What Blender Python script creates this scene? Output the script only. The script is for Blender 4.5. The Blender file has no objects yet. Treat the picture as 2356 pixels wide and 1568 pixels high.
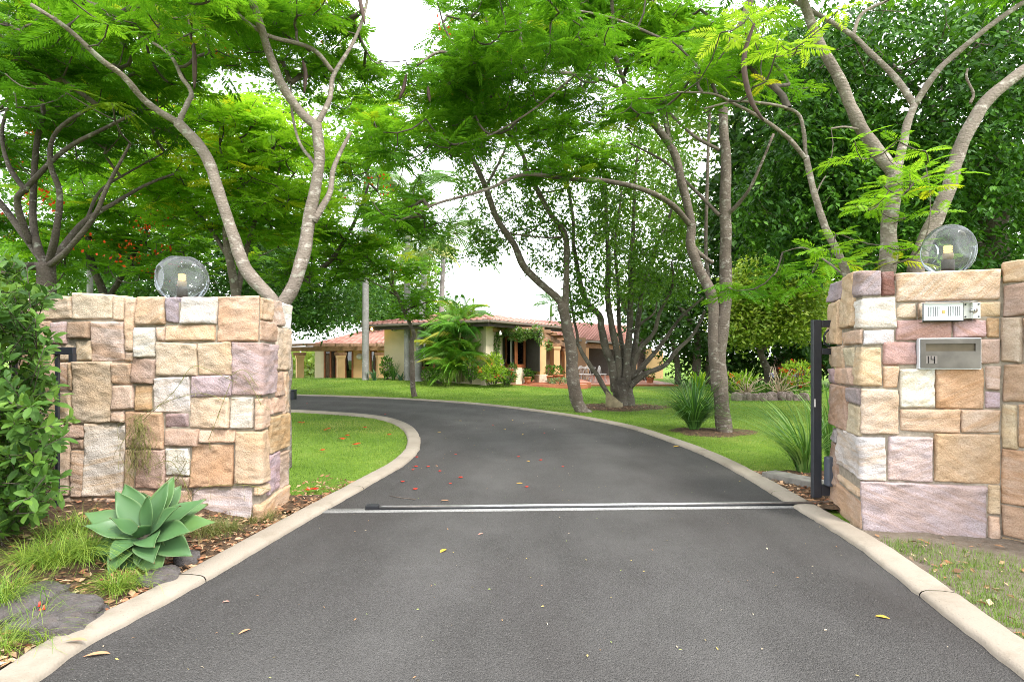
import bpy, math, random
import numpy as np
from mathutils import Vector

# ------------------------------------------------------------------ camera, sky, sun, exposure
scene = bpy.context.scene
COL = scene.collection
F_PX, CX, HY, CAM_H = 1300.0, 1178.0, 820.0, 1.3      # measured on the photograph at 2356 x 1568

cam_d = bpy.data.cameras.new("camera")
cam = bpy.data.objects.new("camera", cam_d)
COL.objects.link(cam)
cam.location = (0, 0, CAM_H)
cam.rotation_euler = (math.radians(90), 0, 0)
cam_d.sensor_width = 36.0
cam_d.lens = F_PX / 2356 * 36
cam_d.shift_y = (HY - 784) / 2356
cam_d.clip_start = 0.05
cam_d.clip_end = 2000
scene.camera = cam

SUN_EL, SUN_AZ = 52, 138          # veiled sun, high behind the camera to its right
world = bpy.data.worlds.new("World")
scene.world = world
world.use_nodes = True
wt = world.node_tree
wt.nodes.clear()
w_out = wt.nodes.new("ShaderNodeOutputWorld")
w_bg = wt.nodes.new("ShaderNodeBackground")
w_sky = wt.nodes.new("ShaderNodeTexSky")
w_sky.sky_type = 'NISHITA'
w_sky.sun_disc = False
w_sky.sun_elevation = math.radians(SUN_EL)
w_sky.sun_rotation = math.radians(SUN_AZ)
w_mix = wt.nodes.new("ShaderNodeMixRGB")              # overcast: white cloud over most of the blue
w_co = wt.nodes.new("ShaderNodeTexCoord")
w_no = wt.nodes.new("ShaderNodeTexNoise")
w_no.inputs["Scale"].default_value = 2.2
w_no.inputs["Detail"].default_value = 5
w_ra = wt.nodes.new("ShaderNodeMapRange")
w_ra.inputs[1].default_value, w_ra.inputs[2].default_value = 0.3, 0.62
w_ra.inputs[3].default_value, w_ra.inputs[4].default_value = 0.78, 0.97
wt.links.new(w_co.outputs["Generated"], w_no.inputs["Vector"])
wt.links.new(w_no.outputs["Fac"], w_ra.inputs[0])
wt.links.new(w_ra.outputs[0], w_mix.inputs[0])
wt.links.new(w_sky.outputs[0], w_mix.inputs[1])
w_mix.inputs[2].default_value = (7.6, 7.7, 7.9, 1)
wt.links.new(w_mix.outputs[0], w_bg.inputs["Color"])
w_bg.inputs["Strength"].default_value = 0.15
wt.links.new(w_bg.outputs[0], w_out.inputs["Surface"])

sun_d = bpy.data.lights.new("sun", 'SUN')
sun_d.energy = 1.5
sun_d.angle = math.radians(14)
sun_d.color = (1.0, 0.95, 0.87)
sun = bpy.data.objects.new("sun", sun_d)
COL.objects.link(sun)
_az, _el = math.radians(SUN_AZ), math.radians(SUN_EL)
_to = Vector((math.sin(_az) * math.cos(_el), math.cos(_az) * math.cos(_el), math.sin(_el)))
sun.rotation_euler = _to.to_track_quat('Z', 'Y').to_euler()

vs = scene.view_settings
vs.view_transform = 'Standard'
vs.look = 'None'
vs.gamma = 1
vs.use_curve_mapping = False
vs.exposure = 1.8
scene.cycles.use_denoising = True
scene.cycles.denoising_prefilter = 'NONE'
scene.cycles.denoising_input_passes = 'RGB_ALBEDO_NORMAL'
scene.cycles.adaptive_threshold = 0.02
scene.cycles.filter_width = 0.95
scene.cycles.max_bounces = 7
scene.cycles.diffuse_bounces = 4
scene.cycles.glossy_bounces = 2
scene.cycles.transmission_bounces = 5
scene.cycles.transparent_max_bounces = 8
scene.cycles.caustics_reflective = False
scene.cycles.caustics_refractive = False

rng = np.random.default_rng(7)
random.seed(7)
PI = math.pi

# ------------------------------------------------------------------ helpers
def P(px, py, Y):
    """point at depth Y seen at photo pixel (px, py)"""
    return np.array([(px - CX) / F_PX * Y, Y, CAM_H - (py - HY) / F_PX * Y])

def Gd(px, py, z=0.0):
    """point of the level z seen at photo pixel"""
    Y = F_PX * (CAM_H - z) / (py - HY)
    return np.array([(px - CX) / F_PX * Y, Y, z])

def unit(v):
    v = np.asarray(v, float)
    return v / np.maximum(np.linalg.norm(v, axis=-1, keepdims=True), 1e-9)

def hash3(ix, iy, iz, seed):
    h = (ix * 374761393 + iy * 668265263 + iz * 2147483647 + seed * 1274126177) & 0xffffffff
    h = ((h ^ (h >> 13)) * 1274126177) & 0xffffffff
    h = h ^ (h >> 16)
    return (h & 0xffff) / 65535.0

def vnoise(p, seed=0):
    """smooth value noise, p (N,3) -> (-1,1)"""
    p = np.asarray(p, float)
    i = np.floor(p).astype(np.int64)
    f = p - i
    f = f * f * (3 - 2 * f)
    r = 0
    for dx in (0, 1):
        for dy in (0, 1):
            for dz in (0, 1):
                w = (f[:, 0] if dx else 1 - f[:, 0]) * (f[:, 1] if dy else 1 - f[:, 1]) * (f[:, 2] if dz else 1 - f[:, 2])
                r = r + w * hash3(i[:, 0] + dx, i[:, 1] + dy, i[:, 2] + dz, seed)
    return r * 2 - 1

def fbm(p, seed=0, oct=4):
    r, a = 0, 1.0
    p = np.asarray(p, float)
    for k in range(oct):
        r = r + a * vnoise(p * 2 ** k + 17.3 * k, seed + k)
        a *= 0.5
    return r

def smooth(a, b, x):
    t = np.clip((x - a) / (b - a), 0, 1)
    return t * t * (3 - 2 * t)

def catmull(pts, n=6):
    pts = [np.asarray(p, float) for p in pts]
    q = [2 * pts[0] - pts[1]] + pts + [2 * pts[-1] - pts[-2]]
    out = []
    for i in range(1, len(q) - 2):
        p0, p1, p2, p3 = q[i - 1:i + 3]
        for k in range(n):
            t = k / n
            out.append(0.5 * ((2 * p1) + (-p0 + p2) * t + (2 * p0 - 5 * p1 + 4 * p2 - p3) * t * t + (-p0 + 3 * p1 - 3 * p2 + p3) * t ** 3))
    out.append(pts[-1])
    return np.array(out)

class Acc:
    """collects quads, triangles and point colours for ONE mesh"""
    def __init__(s):
        s.v, s.q, s.t, s.c, s.n = [], [], [], [], 0
    def add(s, V, Q=None, T=None, C=None):
        V = np.asarray(V, np.float32).reshape(-1, 3)
        if Q is not None and len(Q): s.q.append(np.asarray(Q, np.int64).reshape(-1, 4) + s.n)
        if T is not None and len(T): s.t.append(np.asarray(T, np.int64).reshape(-1, 3) + s.n)
        if C is None: C = (0.5, 0.5, 0.5)
        C = np.asarray(C, np.float32)
        if C.ndim == 1: C = np.tile(C, (len(V), 1))
        s.c.append(C); s.v.append(V); s.n += len(V)
    def box(s, o, ax, ay, az, C=None):
        o, ax, ay, az = [np.asarray(k, float) for k in (o, ax, ay, az)]
        V = [o, o + ax, o + ax + ay, o + ay, o + az, o + ax + az, o + ax + ay + az, o + ay + az]
        s.add(V, [[0, 3, 2, 1], [4, 5, 6, 7], [0, 1, 5, 4], [1, 2, 6, 5], [2, 3, 7, 6], [3, 0, 4, 7]], None, C)
    def cbox(s, c, sx, sy, sz, rz=0, C=None):
        """box standing on c (centre of its foot), turned by rz"""
        c = np.asarray(c, float)
        ax = np.array([math.cos(rz), math.sin(rz), 0]) * sx
        ay = np.array([-math.sin(rz), math.cos(rz), 0]) * sy
        s.box(c - ax / 2 - ay / 2, ax, ay, (0, 0, sz), C)
    def tube(s, pts, rad, sides=8, C=None, cap=True):
        pts = np.asarray(pts, float)
        n = len(pts)
        rad = np.broadcast_to(np.asarray(rad, float), (n,))
        tan = np.gradient(pts, axis=0)
        tan = unit(tan)
        ref = np.array([0.31, 0.93, 0.2]) if abs(unit(pts[-1] - pts[0])[2]) > 0.75 else np.array([0.05, 0.1, 1.0])
        a = unit(np.cross(tan, ref)); b = np.cross(tan, a)
        th = np.arange(sides) / sides * 2 * PI
        ring = (a[:, None, :] * np.cos(th)[None, :, None] + b[:, None, :] * np.sin(th)[None, :, None])
        V = pts[:, None, :] + ring * rad[:, None, None]
        V = V.reshape(-1, 3)
        i = np.arange(n - 1)[:, None] * sides
        j = np.arange(sides)[None, :]
        k = (j + 1) % sides
        Q = np.stack([i + j, i + k, i + sides + k, i + sides + j], -1).reshape(-1, 4)
        T = []
        if cap:
            V = np.vstack([V, pts[0], pts[-1]])
            m = n * sides
            for q in range(sides):
                T.append([m, (q + 1) % sides, q]); T.append([m + 1, (n - 1) * sides + q, (n - 1) * sides + (q + 1) % sides])
        s.add(V, Q, T, C)
    def lathe(s, c, prof, sides=20, C=None, sy=1.0):
        """prof: (radius, height) from foot to top round c"""
        th = np.arange(sides) / sides * 2 * PI
        V = np.array([[c[0] + r * math.cos(t), c[1] + sy * r * math.sin(t), c[2] + h] for r, h in prof for t in th])
        n = len(prof)
        Q = [[i * sides + j, i * sides + (j + 1) % sides, (i + 1) * sides + (j + 1) % sides, (i + 1) * sides + j] for i in range(n - 1) for j in range(sides)]
        s.add(V, Q, None, C)
    def scatter(s, tv, tq, tt, pos, X, Y, Z, scale, col, var=0.0):
        """copies of a small leaf shape into this one mesh"""
        N, M = len(pos), len(tv)
        sc = np.asarray(scale, float)
        if sc.ndim == 1: sc = sc[:, None]
        L = tv[None] * sc[:, None, :]
        V = pos[:, None, :] + L[..., 0:1] * X[:, None, :] + L[..., 1:2] * Y[:, None, :] + L[..., 2:3] * Z[:, None, :]
        off = (np.arange(N) * M)[:, None, None]
        Q = (np.asarray(tq)[None] + off).reshape(-1, 4) if tq is not None else None
        T = (np.asarray(tt)[None] + off).reshape(-1, 3) if tt is not None else None
        col = np.asarray(col, float)
        if col.ndim == 1: col = np.tile(col, (N, 1))
        C = np.repeat(col, M, axis=0)
        if var: C = C * (1 + var * rng.uniform(-1, 1, (len(C), 1)))
        s.add(V.reshape(-1, 3), Q, T, C)
    def build(s, name, mat=None, parent=None, flat=False, bevel=0.0):
        me = bpy.data.meshes.new(name)
        V = np.concatenate(s.v); C = np.concatenate(s.c)
        q = np.concatenate(s.q) if s.q else np.zeros((0, 4), np.int64)
        t = np.concatenate(s.t) if s.t else np.zeros((0, 3), np.int64)
        me.vertices.add(len(V)); me.vertices.foreach_set("co", V.ravel())
        me.loops.add(q.size + t.size)
        me.loops.foreach_set("vertex_index", np.concatenate([q.ravel(), t.ravel()]).astype(np.int32))
        me.polygons.add(len(q) + len(t))
        st = np.concatenate([np.arange(len(q)) * 4, q.size + np.arange(len(t)) * 3]).astype(np.int32)
        me.polygons.foreach_set("loop_start", st)
        me.update(calc_edges=True)
        at = me.attributes.new("col", 'FLOAT_COLOR', 'POINT')
        at.data.foreach_set("color", np.hstack([C, np.ones((len(C), 1), np.float32)]).astype(np.float32).ravel())
        if flat: me.shade_flat()
        else: me.shade_smooth()
        return link(name, me, mat, parent, bevel)

def link(name, me, mat=None, parent=None, bevel=0.0):
    ob = bpy.data.objects.new(name, me)
    COL.objects.link(ob)
    if mat is not None and not me.materials: me.materials.append(mat)
    if parent is not None: ob.parent = parent
    if bevel:
        b = ob.modifiers.new("edge", 'BEVEL'); b.width = bevel; b.segments = 2; b.limit_method = 'ANGLE'
    return ob

def tag(ob, label, cat, group=None, kind=None):
    ob["label"] = label
    ob["category"] = cat
    if group: ob["group"] = group
    if kind: ob["kind"] = kind
    return ob

def thing(name, label, cat, group=None, loc=(0, 0, 0)):
    ob = bpy.data.objects.new(name, None)
    ob.empty_display_size = 0.1
    COL.objects.link(ob)
    ob.location = loc
    return tag(ob, label, cat, group)

def struct(ob, label=None):
    ob["kind"] = "structure"
    if label: ob["label"] = label
    return ob

def copy_thing(ob, loc, rz=None, scale=None, label=None):
    c = ob.copy(); COL.objects.link(c); c.location = loc
    if rz is not None: c.rotation_euler = (0, 0, rz)
    if scale is not None: c.scale = (scale,) * 3
    if label: c["label"] = label
    for ch in ob.children:
        d = ch.copy(); COL.objects.link(d); d.parent = c
    return c

# ------------------------------------------------------------------ materials
class NT:
    def __init__(s, name):
        s.m = bpy.data.materials.new(name); s.m.use_nodes = True
        s.t = s.m.node_tree; s.t.nodes.clear()
        s.out = s.t.nodes.new("ShaderNodeOutputMaterial")
    def n(s, typ, **kw):
        nd = s.t.nodes.new("ShaderNode" + typ)
        for k, v in kw.items():
            if k.startswith("_"): setattr(nd, k[1:], v)
            else:
                key = int(k[1:]) if k[0] == "i" and k[1:].isdigit() else k.replace("__", " ")
                if isinstance(v, bpy.types.NodeSocket): s.t.links.new(v, nd.inputs[key])
                else: nd.inputs[key].default_value = v
        return nd
    def coord(s, kind="Object", scale=(1, 1, 1), rot=(0, 0, 0)):
        c = s.n("TexCoord").outputs[kind]
        m = s.n("Mapping", Vector=c)
        m.inputs["Scale"].default_value = scale; m.inputs["Rotation"].default_value = rot
        return m.outputs[0]
    def noise(s, vec, scale, detail=4, rough=0.55, out="Fac"):
        return s.n("TexNoise", Vector=vec, Scale=scale, Detail=detail, Roughness=rough).outputs[out]
    def ramp(s, fac, stops):
        r = s.n("ValToRGB", Fac=fac)
        e = r.color_ramp.elements
        while len(e) < len(stops): e.new(0.5)
        for k, (p, c) in enumerate(stops):
            e[k].position = p
            c = c if not np.isscalar(c) else (c, c, c)
            e[k].color = (*c, 1)
        return r.outputs[0]
    def mix(s, fac, a, b, mode='MIX'):
        m = s.n("MixRGB", _blend_type=mode)
        for k, v in enumerate((fac, a, b)):
            if isinstance(v, bpy.types.NodeSocket): s.t.links.new(v, m.inputs[k])
            elif k == 0: m.inputs[0].default_value = v
            else: m.inputs[k].default_value = (*v, 1)
        return m.outputs[0]
    def bump(s, h, strength=0.3, dist=0.01, normal=None):
        b = s.n("Bump", Height=h, Strength=strength, Distance=dist)
        if normal is not None: s.t.links.new(normal, b.inputs["Normal"])
        return b.outputs[0]
    def pbr(s, color, rough=0.7, normal=None, metal=0.0, spec=0.4, **kw):
        p = s.n("BsdfPrincipled", Metallic=metal)
        for key, v in (("Base Color", color), ("Roughness", rough)):
            if isinstance(v, bpy.types.NodeSocket): s.t.links.new(v, p.inputs[key])
            else: p.inputs[key].default_value = (*v, 1) if key == "Base Color" else v
        p.inputs["Specular IOR Level"].default_value = spec
        if normal is not None: s.t.links.new(normal, p.inputs["Normal"])
        return p.outputs[0]
    def done(s, sh):
        s.t.links.new(sh, s.out.inputs["Surface"]); return s.m

def m_plain(name, color, rough=0.6, var=0.12, scale=6.0, metal=0.0, bump=0.0, spec=0.4):
    k = NT(name); v = k.coord()
    f = k.noise(v, scale, 5)
    c = k.ramp(f, [(0.3, tuple(x * (1 - var) for x in color)), (0.7, tuple(min(1, x * (1 + var)) for x in color))])
    nm = k.bump(k.noise(v, scale * 9, 3), 0.4, bump) if bump else None
    return k.done(k.pbr(c, rough, nm, metal, spec))

def m_leaf(name, trans=0.4, rough=0.45, spec=0.35, warm=(1.25, 1.2, 0.55)):
    k = NT(name)
    c = k.n("Attribute", _attribute_name="col").outputs["Color"]
    d = k.pbr(c, rough, None, 0, spec)
    t = k.n("BsdfTranslucent", Color=k.mix(1.0, c, warm, 'MULTIPLY')).outputs[0]
    return k.done(k.n("MixShader", i0=trans, i1=d, i2=t).outputs[0])

def m_bark(name, base, pale, dark, blot=0.56, sc=1.0):
    k = NT(name); v = k.coord()
    vs_ = k.coord(scale=(1, 1, 1.5))
    big = k.noise(v, 2.3 * sc, 5, 0.6)
    c = k.ramp(big, [(0.3, dark), (0.62, base)])
    bl = k.noise(vs_, 9 * sc, 5, 0.62)
    c = k.mix(k.ramp(bl, [(blot - 0.02, 0), (blot + 0.08, 0.85)]), c, pale)
    fine = k.noise(k.coord(scale=(1, 1, 3.2)), 26 * sc, 4, 0.65)
    c = k.mix(k.ramp(fine, [(0.36, 0.55), (0.52, 0)]), c, dark)
    lich = k.noise(v, 5.5 * sc, 3)
    c = k.mix(k.ramp(lich, [(0.66, 0), (0.72, 0.5)]), c, (0.34, 0.36, 0.29))
    h = k.n("Math", _operation='ADD', i0=k.noise(v, 40 * sc, 4), i1=k.noise(k.coord(scale=(1, 1, 4)), 12 * sc, 5)).outputs[0]
    return k.done(k.pbr(c, 0.88, k.bump(h, 0.6, 0.025), 0, 0.2))

M = {}
M['frond'] = m_leaf("frond leaf", 0.52, 0.55, 0.15, (1.25, 1.15, 0.5))
M['leaf'] = m_leaf("broad leaf", 0.36, 0.5, 0.25)
M['gloss'] = m_leaf("glossy leaf", 0.28, 0.5, 0.22)
M['blade'] = m_leaf("blade leaf", 0.3, 0.45, 0.35)
M['petal'] = m_leaf("petal", 0.35, 0.6, 0.2, (1, 1, 1))
M['dry'] = m_leaf("dry leaf", 0.1, 0.75, 0.2, (1, 1, 1))
M['bark'] = m_bark("smooth grey bark", (0.24, 0.20, 0.168), (0.40, 0.365, 0.32), (0.135, 0.11, 0.09))
M['bark_dark'] = m_bark("dark bark", (0.10, 0.082, 0.066), (0.2, 0.19, 0.165), (0.045, 0.036, 0.03), 0.6)
M['bark_mid'] = m_bark("mottled bark", (0.155, 0.125, 0.102), (0.30, 0.275, 0.24), (0.08, 0.063, 0.051), 0.58)
M['bark_furrow'] = m_bark("furrowed bark", (0.135, 0.115, 0.092), (0.27, 0.275, 0.235), (0.05, 0.042, 0.034), 0.6, 0.9)
M['twig'] = m_plain("twig", (0.085, 0.068, 0.055), 0.85, 0.35, 8)
M['palm_trunk'] = m_bark("ringed palm trunk", (0.32, 0.31, 0.3), (0.45, 0.47, 0.45), (0.2, 0.19, 0.185), 0.6, 0.6)

def m_sandstone():
    k = NT("split sandstone")
    oi = k.n("ObjectInfo")
    base = oi.outputs["Color"]
    g = k.n("NewGeometry").outputs["Position"]
    rnd = k.n("VectorMath", _operation='SCALE', i0=k.n("CombineXYZ", X=1.0, Y=0.63, Z=0.27).outputs[0])
    sc = k.n("Math", _operation='MULTIPLY', i0=oi.outputs["Random"], i1=37.0).outputs[0]
    k.t.links.new(sc, rnd.inputs["Scale"])
    v = k.n("VectorMath", _operation='ADD', i0=g, i1=rnd.outputs[0]).outputs[0]
    # colour drifts inside one block, and sedimentary bands at each block's own tilt
    rotv = k.n("VectorRotate", _rotation_type='AXIS_ANGLE', Vector=v, Axis=(0.1, 1, 0.05))
    ang = k.n("MapRange", i0=oi.outputs["Random"], i1=0.0, i2=1.0, i3=-0.9, i4=0.9).outputs[0]
    k.t.links.new(ang, rotv.inputs["Angle"])
    st = k.n("Mapping", Vector=rotv.outputs[0]); st.inputs["Scale"].default_value = (1.5, 1.5, 17)
    band = k.noise(st.outputs[0], 1.6, 5, 0.6)
    drift = k.noise(v, 3.2, 4)
    warm = k.mix(1.0, base, (1.08, 0.95, 0.80), 'MULTIPLY')
    cool = k.mix(0.35, base, (0.60, 0.54, 0.51))
    c = k.mix(k.ramp(drift, [(0.42, 0), (0.68, 0.8)]), base, warm)
    c = k.mix(k.ramp(drift, [(0.25, 0.6), (0.42, 0)]), c, cool)
    alpha = oi.outputs["Alpha"]
    bf = k.n("Math", _operation='MULTIPLY', i0=k.ramp(band, [(0.45, 0), (0.62, 1)]), i1=alpha).outputs[0]
    c = k.mix(bf, c, k.mix(1.0, base, (0.86, 0.70, 0.52), 'MULTIPLY'))
    fine = k.noise(v, 95, 4, 0.65)
    c = k.mix(k.ramp(fine, [(0.34, 0.5), (0.56, 0)]), c, k.mix(1.0, base, (0.6, 0.52, 0.45), 'MULTIPLY'))
    # soot and lichen marks with a shape of their own
    stain = k.noise(v, 2.0, 6, 0.65)
    c = k.mix(k.ramp(stain, [(0.72, 0), (0.80, 0.6)]), c, (0.13, 0.11, 0.095))
    h = k.n("Math", _operation='ADD', i0=fine, i1=k.noise(v, 34, 5, 0.6)).outputs[0]
    h2 = k.n("Math", _operation='ADD', i0=h, i1=band).outputs[0]
    return k.done(k.pbr(c, 0.9, k.bump(h2, 0.6, 0.012), 0, 0.15))
M['stone'] = m_sandstone()
M['mortar'] = m_plain("mortar", (0.28, 0.24, 0.19), 0.95, 0.25, 30, bump=0.01)

def m_asphalt():
    k = NT("asphalt"); v = k.coord()
    big = k.noise(v, 0.55, 5, 0.6)
    c = k.ramp(big, [(0.3, (0.044, 0.0415, 0.0395)), (0.7, (0.060, 0.057, 0.0545))])
    ag = k.n("TexVoronoi", Vector=v, Scale=150.0)
    c = k.mix(k.ramp(ag.outputs["Color"], [(0.5, 0), (0.95, 0.5)]), c, (0.112, 0.108, 0.103))
    sp = k.noise(v, 120, 2, 0.4)
    c = k.mix(k.ramp(sp, [(0.66, 0), (0.72, 0.6)]), c, (0.24, 0.22, 0.20))
    c = k.mix(k.ramp(sp, [(0.28, 0.7), (0.4, 0)]), c, (0.02, 0.02, 0.021))
    st = k.noise(k.coord(scale=(1.4, 0.5, 1)), 1.6, 4)
    c = k.mix(k.ramp(st, [(0.42, 0), (0.68, 0.5)]), c, (0.090, 0.086, 0.083))
    st2 = k.noise(k.coord(scale=(1, 0.6, 1)), 0.9, 5, 0.6)
    c = k.mix(k.ramp(st2, [(0.48, 0), (0.68, 0.5)]), c, (0.040, 0.034, 0.032))
    wear = k.n("Attribute", _attribute_name="col").outputs["Fac"]
    wf = k.n("Math", _operation='MULTIPLY', i0=wear, i1=k.ramp(k.noise(v, 1.1, 5, 0.6), [(0.3, 0.15), (0.65, 1)])).outputs[0]
    c = k.mix(wf, c, k.mix(0.5, c, (0.115, 0.111, 0.107)))
    h = k.n("Math", _operation='SUBTRACT', i0=k.noise(v, 60, 4), i1=ag.outputs["Distance"]).outputs[0]
    return k.done(k.pbr(c, 0.84, k.bump(h, 0.85, 0.012), 0, 0.25))
M['asphalt'] = m_asphalt()

def m_concrete():
    k = NT("kerb concrete"); v = k.coord()
    c = k.ramp(k.noise(v, 1.3, 5), [(0.3, (0.235, 0.20, 0.16)), (0.7, (0.32, 0.28, 0.23))])
    sp = k.noise(v, 110, 2)
    c = k.mix(k.ramp(sp, [(0.26, 0.8), (0.36, 0)]), c, (0.15, 0.13, 0.105))
    st = k.noise(v, 3.2, 7, 0.75)
    c = k.mix(k.ramp(st, [(0.52, 0), (0.72, 0.75)]), c, (0.19, 0.16, 0.12))
    return k.done(k.pbr(c, 0.9, k.bump(k.noise(v, 90, 4), 0.4, 0.008), 0, 0.2))
M['concrete'] = m_concrete()

def m_lawn():
    k = NT("lawn"); v = k.coord()
    c = k.ramp(k.noise(v, 0.8, 5, 0.6), [(0.3, (0.09, 0.17, 0.014)), (0.55, (0.145, 0.24, 0.026)), (0.75, (0.22, 0.28, 0.06))])
    c = k.mix(k.ramp(k.noise(v, 26, 4, 0.7), [(0.35, 0.55), (0.55, 0)]), c, (0.03, 0.075, 0.008))
    c = k.mix(k.ramp(k.noise(k.coord(scale=(0.5, 1, 1)), 0.55, 6, 0.65), [(0.6, 0), (0.74, 0.55)]), c, (0.24, 0.21, 0.085))
    return k.done(k.pbr(c, 0.9, k.bump(k.noise(v, 60, 4), 0.9, 0.03), 0, 0.15))
M['lawn'] = m_lawn()

def m_soil(name, a, b, speck):
    k = NT(name); v = k.coord()
    c = k.ramp(k.noise(v, 9, 6, 0.7), [(0.3, a), (0.7, b)])
    c = k.mix(k.ramp(k.n("TexVoronoi", Vector=v, Scale=34.0).outputs["Color"], [(0.5, 0), (0.9, 0.7)]), c, speck)
    return k.done(k.pbr(c, 0.95, k.bump(k.noise(v, 30, 6, 0.7), 1.0, 0.03), 0, 0.1))
M['mulch'] = m_soil("leaf mulch", (0.05, 0.034, 0.024), (0.12, 0.08, 0.052), (0.20, 0.125, 0.075))
M['sand'] = m_soil("sandy soil", (0.13, 0.105, 0.08), (0.23, 0.195, 0.155), (0.19, 0.145, 0.11))
M['rock'] = m_soil("bush rock", (0.075, 0.068, 0.066), (0.16, 0.145, 0.14), (0.12, 0.1, 0.09))
M['edging'] = m_soil("edging rock", (0.13, 0.1, 0.085), (0.26, 0.2, 0.17), (0.33, 0.28, 0.25))
M['black'] = m_plain("charcoal powder coat", (0.022, 0.025, 0.032), 0.42, 0.1, 12, 0.0, 0.0, 0.5)
M['rubber'] = m_plain("black rubber", (0.012, 0.013, 0.016), 0.6)
M['steel'] = m_plain("rail steel", (0.62, 0.62, 0.62), 0.3, 0.15, 20, 0.9)
M['brushed'] = m_plain("brushed stainless", (0.125, 0.112, 0.103), 0.4, 0.5, 4, 0.9)
M['panel'] = m_plain("silver panel", (0.66, 0.68, 0.70), 0.45, 0.05, 9, 0.3)
M['slot'] = m_plain("dark slot", (0.05, 0.055, 0.065), 0.7)
M['brass'] = m_plain("brass button", (0.55, 0.36, 0.12), 0.4, 0.1, 9, 0.6)
M['white'] = m_plain("white paint", (0.612, 0.603, 0.586), 0.5, 0.05)
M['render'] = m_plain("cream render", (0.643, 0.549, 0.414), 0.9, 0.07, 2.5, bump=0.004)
M['olive'] = m_plain("shaded cream render", (0.506, 0.440, 0.286), 0.9, 0.06, 2.5, bump=0.004)  # cream render with the front wall's shade mixed into its colour
M['peach'] = m_plain("peach render", (0.645, 0.406, 0.207), 0.9, 0.08, 3, bump=0.006)
M['timber'] = m_plain("weathered beam", (0.30, 0.17, 0.095), 0.8, 0.35, 5)
M['cedar'] = m_plain("red cedar frame", (0.26, 0.085, 0.03), 0.5, 0.25, 6)
M['fascia'] = m_plain("brown fascia", (0.055, 0.04, 0.035), 0.6)
M['gutter'] = m_plain("taupe gutter", (0.17, 0.14, 0.115), 0.5)
M['deck'] = m_plain("red deck tile", (0.33, 0.115, 0.055), 0.6, 0.25, 5)
M['terracotta'] = m_plain("terracotta", (0.46, 0.18, 0.09), 0.8, 0.15, 6)
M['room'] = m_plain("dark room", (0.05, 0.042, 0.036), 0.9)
M['curtain'] = m_plain("pale curtain", (0.6, 0.58, 0.55), 0.9, 0.05, 12)
def m_tile():
    k = NT("terracotta roof tile")
    oi = k.n("ObjectInfo")
    v = k.coord()
    c = k.ramp(oi.outputs["Random"], [(0.0, (0.33, 0.145, 0.115)), (0.5, (0.42, 0.205, 0.165)), (1.0, (0.48, 0.27, 0.225))])
    c = k.mix(k.ramp(k.noise(v, 9, 5), [(0.5, 0), (0.75, 0.5)]), c, (0.42, 0.31, 0.27))
    return k.done(k.pbr(c, 0.8, None, 0, 0.25))
M['tile'] = m_tile()
def m_window():
    k = NT("window glass")
    g = k.n("BsdfGlossy", Color=(1, 1, 1, 1), Roughness=0.02).outputs[0]
    t = k.n("BsdfTransparent", Color=(0.72, 0.76, 0.76, 1)).outputs[0]
    f = k.n("Fresnel", IOR=1.6).outputs[0]
    return k.done(k.n("MixShader", i0=f, i1=t, i2=g).outputs[0])
M['glass'] = m_window()
def m_globe():
    k = NT("smoky lamp glass")
    g = k.n("BsdfGlossy", Color=(0.62, 0.64, 0.66, 1), Roughness=0.03).outputs[0]
    t = k.n("BsdfTransparent", Color=(0.82, 0.85, 0.85, 1)).outputs[0]
    f = k.n("LayerWeight", Blend=0.2).outputs["Fresnel"]
    sm = k.n("BsdfDiffuse", Color=(0.3, 0.32, 0.32, 1)).outputs[0]
    base = k.n("MixShader", i0=0.22, i1=t, i2=sm).outputs[0]
    return k.done(k.n("MixShader", i0=f, i1=base, i2=g).outputs[0])
M['globe'] = m_globe()
def m_emit(name, col, s):
    k = NT(name)
    return k.done(k.n("Emission", Color=(*col, 1), Strength=s).outputs[0])
M['bulb'] = m_emit("lit bulb", (1.0, 0.52, 0.14), 1.3)
M['bulb_base'] = m_plain("bulb ballast", (0.30, 0.20, 0.10), 0.5)
M['socket'] = m_plain("brown lamp holder", (0.045, 0.034, 0.028), 0.6)
# ------------------------------------------------------------------ the ground
def gz(x, y):
    x, y = np.asarray(x, float), np.asarray(y, float)
    m = 0.36 * np.exp(-((y - 25.5) / 4.2) ** 2) * smooth(3.5, -1.5, x)
    m = np.maximum(m - 0.035, 0)
    far = -0.28 * smooth(29, 34, y) * smooth(0, -3, x)
    return -0.02 + m + far

def axis(*parts):
    return np.unique(np.concatenate([np.linspace(a, b, n) for a, b, n in parts]))

gx = axis((-900, -60, 12), (-60, -16, 14), (-16, 16, 81), (16, 60, 14), (60, 900, 12))
gy = axis((-120, -6, 8), (-6, 14, 41), (14, 40, 66), (40, 90, 14), (90, 1200, 14))
GX, GY = np.meshgrid(gx, gy)
a = Acc()
nx, ny = len(gx), len(gy)
Q = [[j * nx + i, j * nx + i + 1, (j + 1) * nx + i + 1, (j + 1) * nx + i] for j in range(ny - 1) for i in range(nx - 1)]
a.add(np.stack([GX.ravel(), GY.ravel(), gz(GX.ravel(), GY.ravel())], -1), Q)
ground = struct(a.build("ground", M['lawn']), "mown green lawn rising gently to the house")

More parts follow.
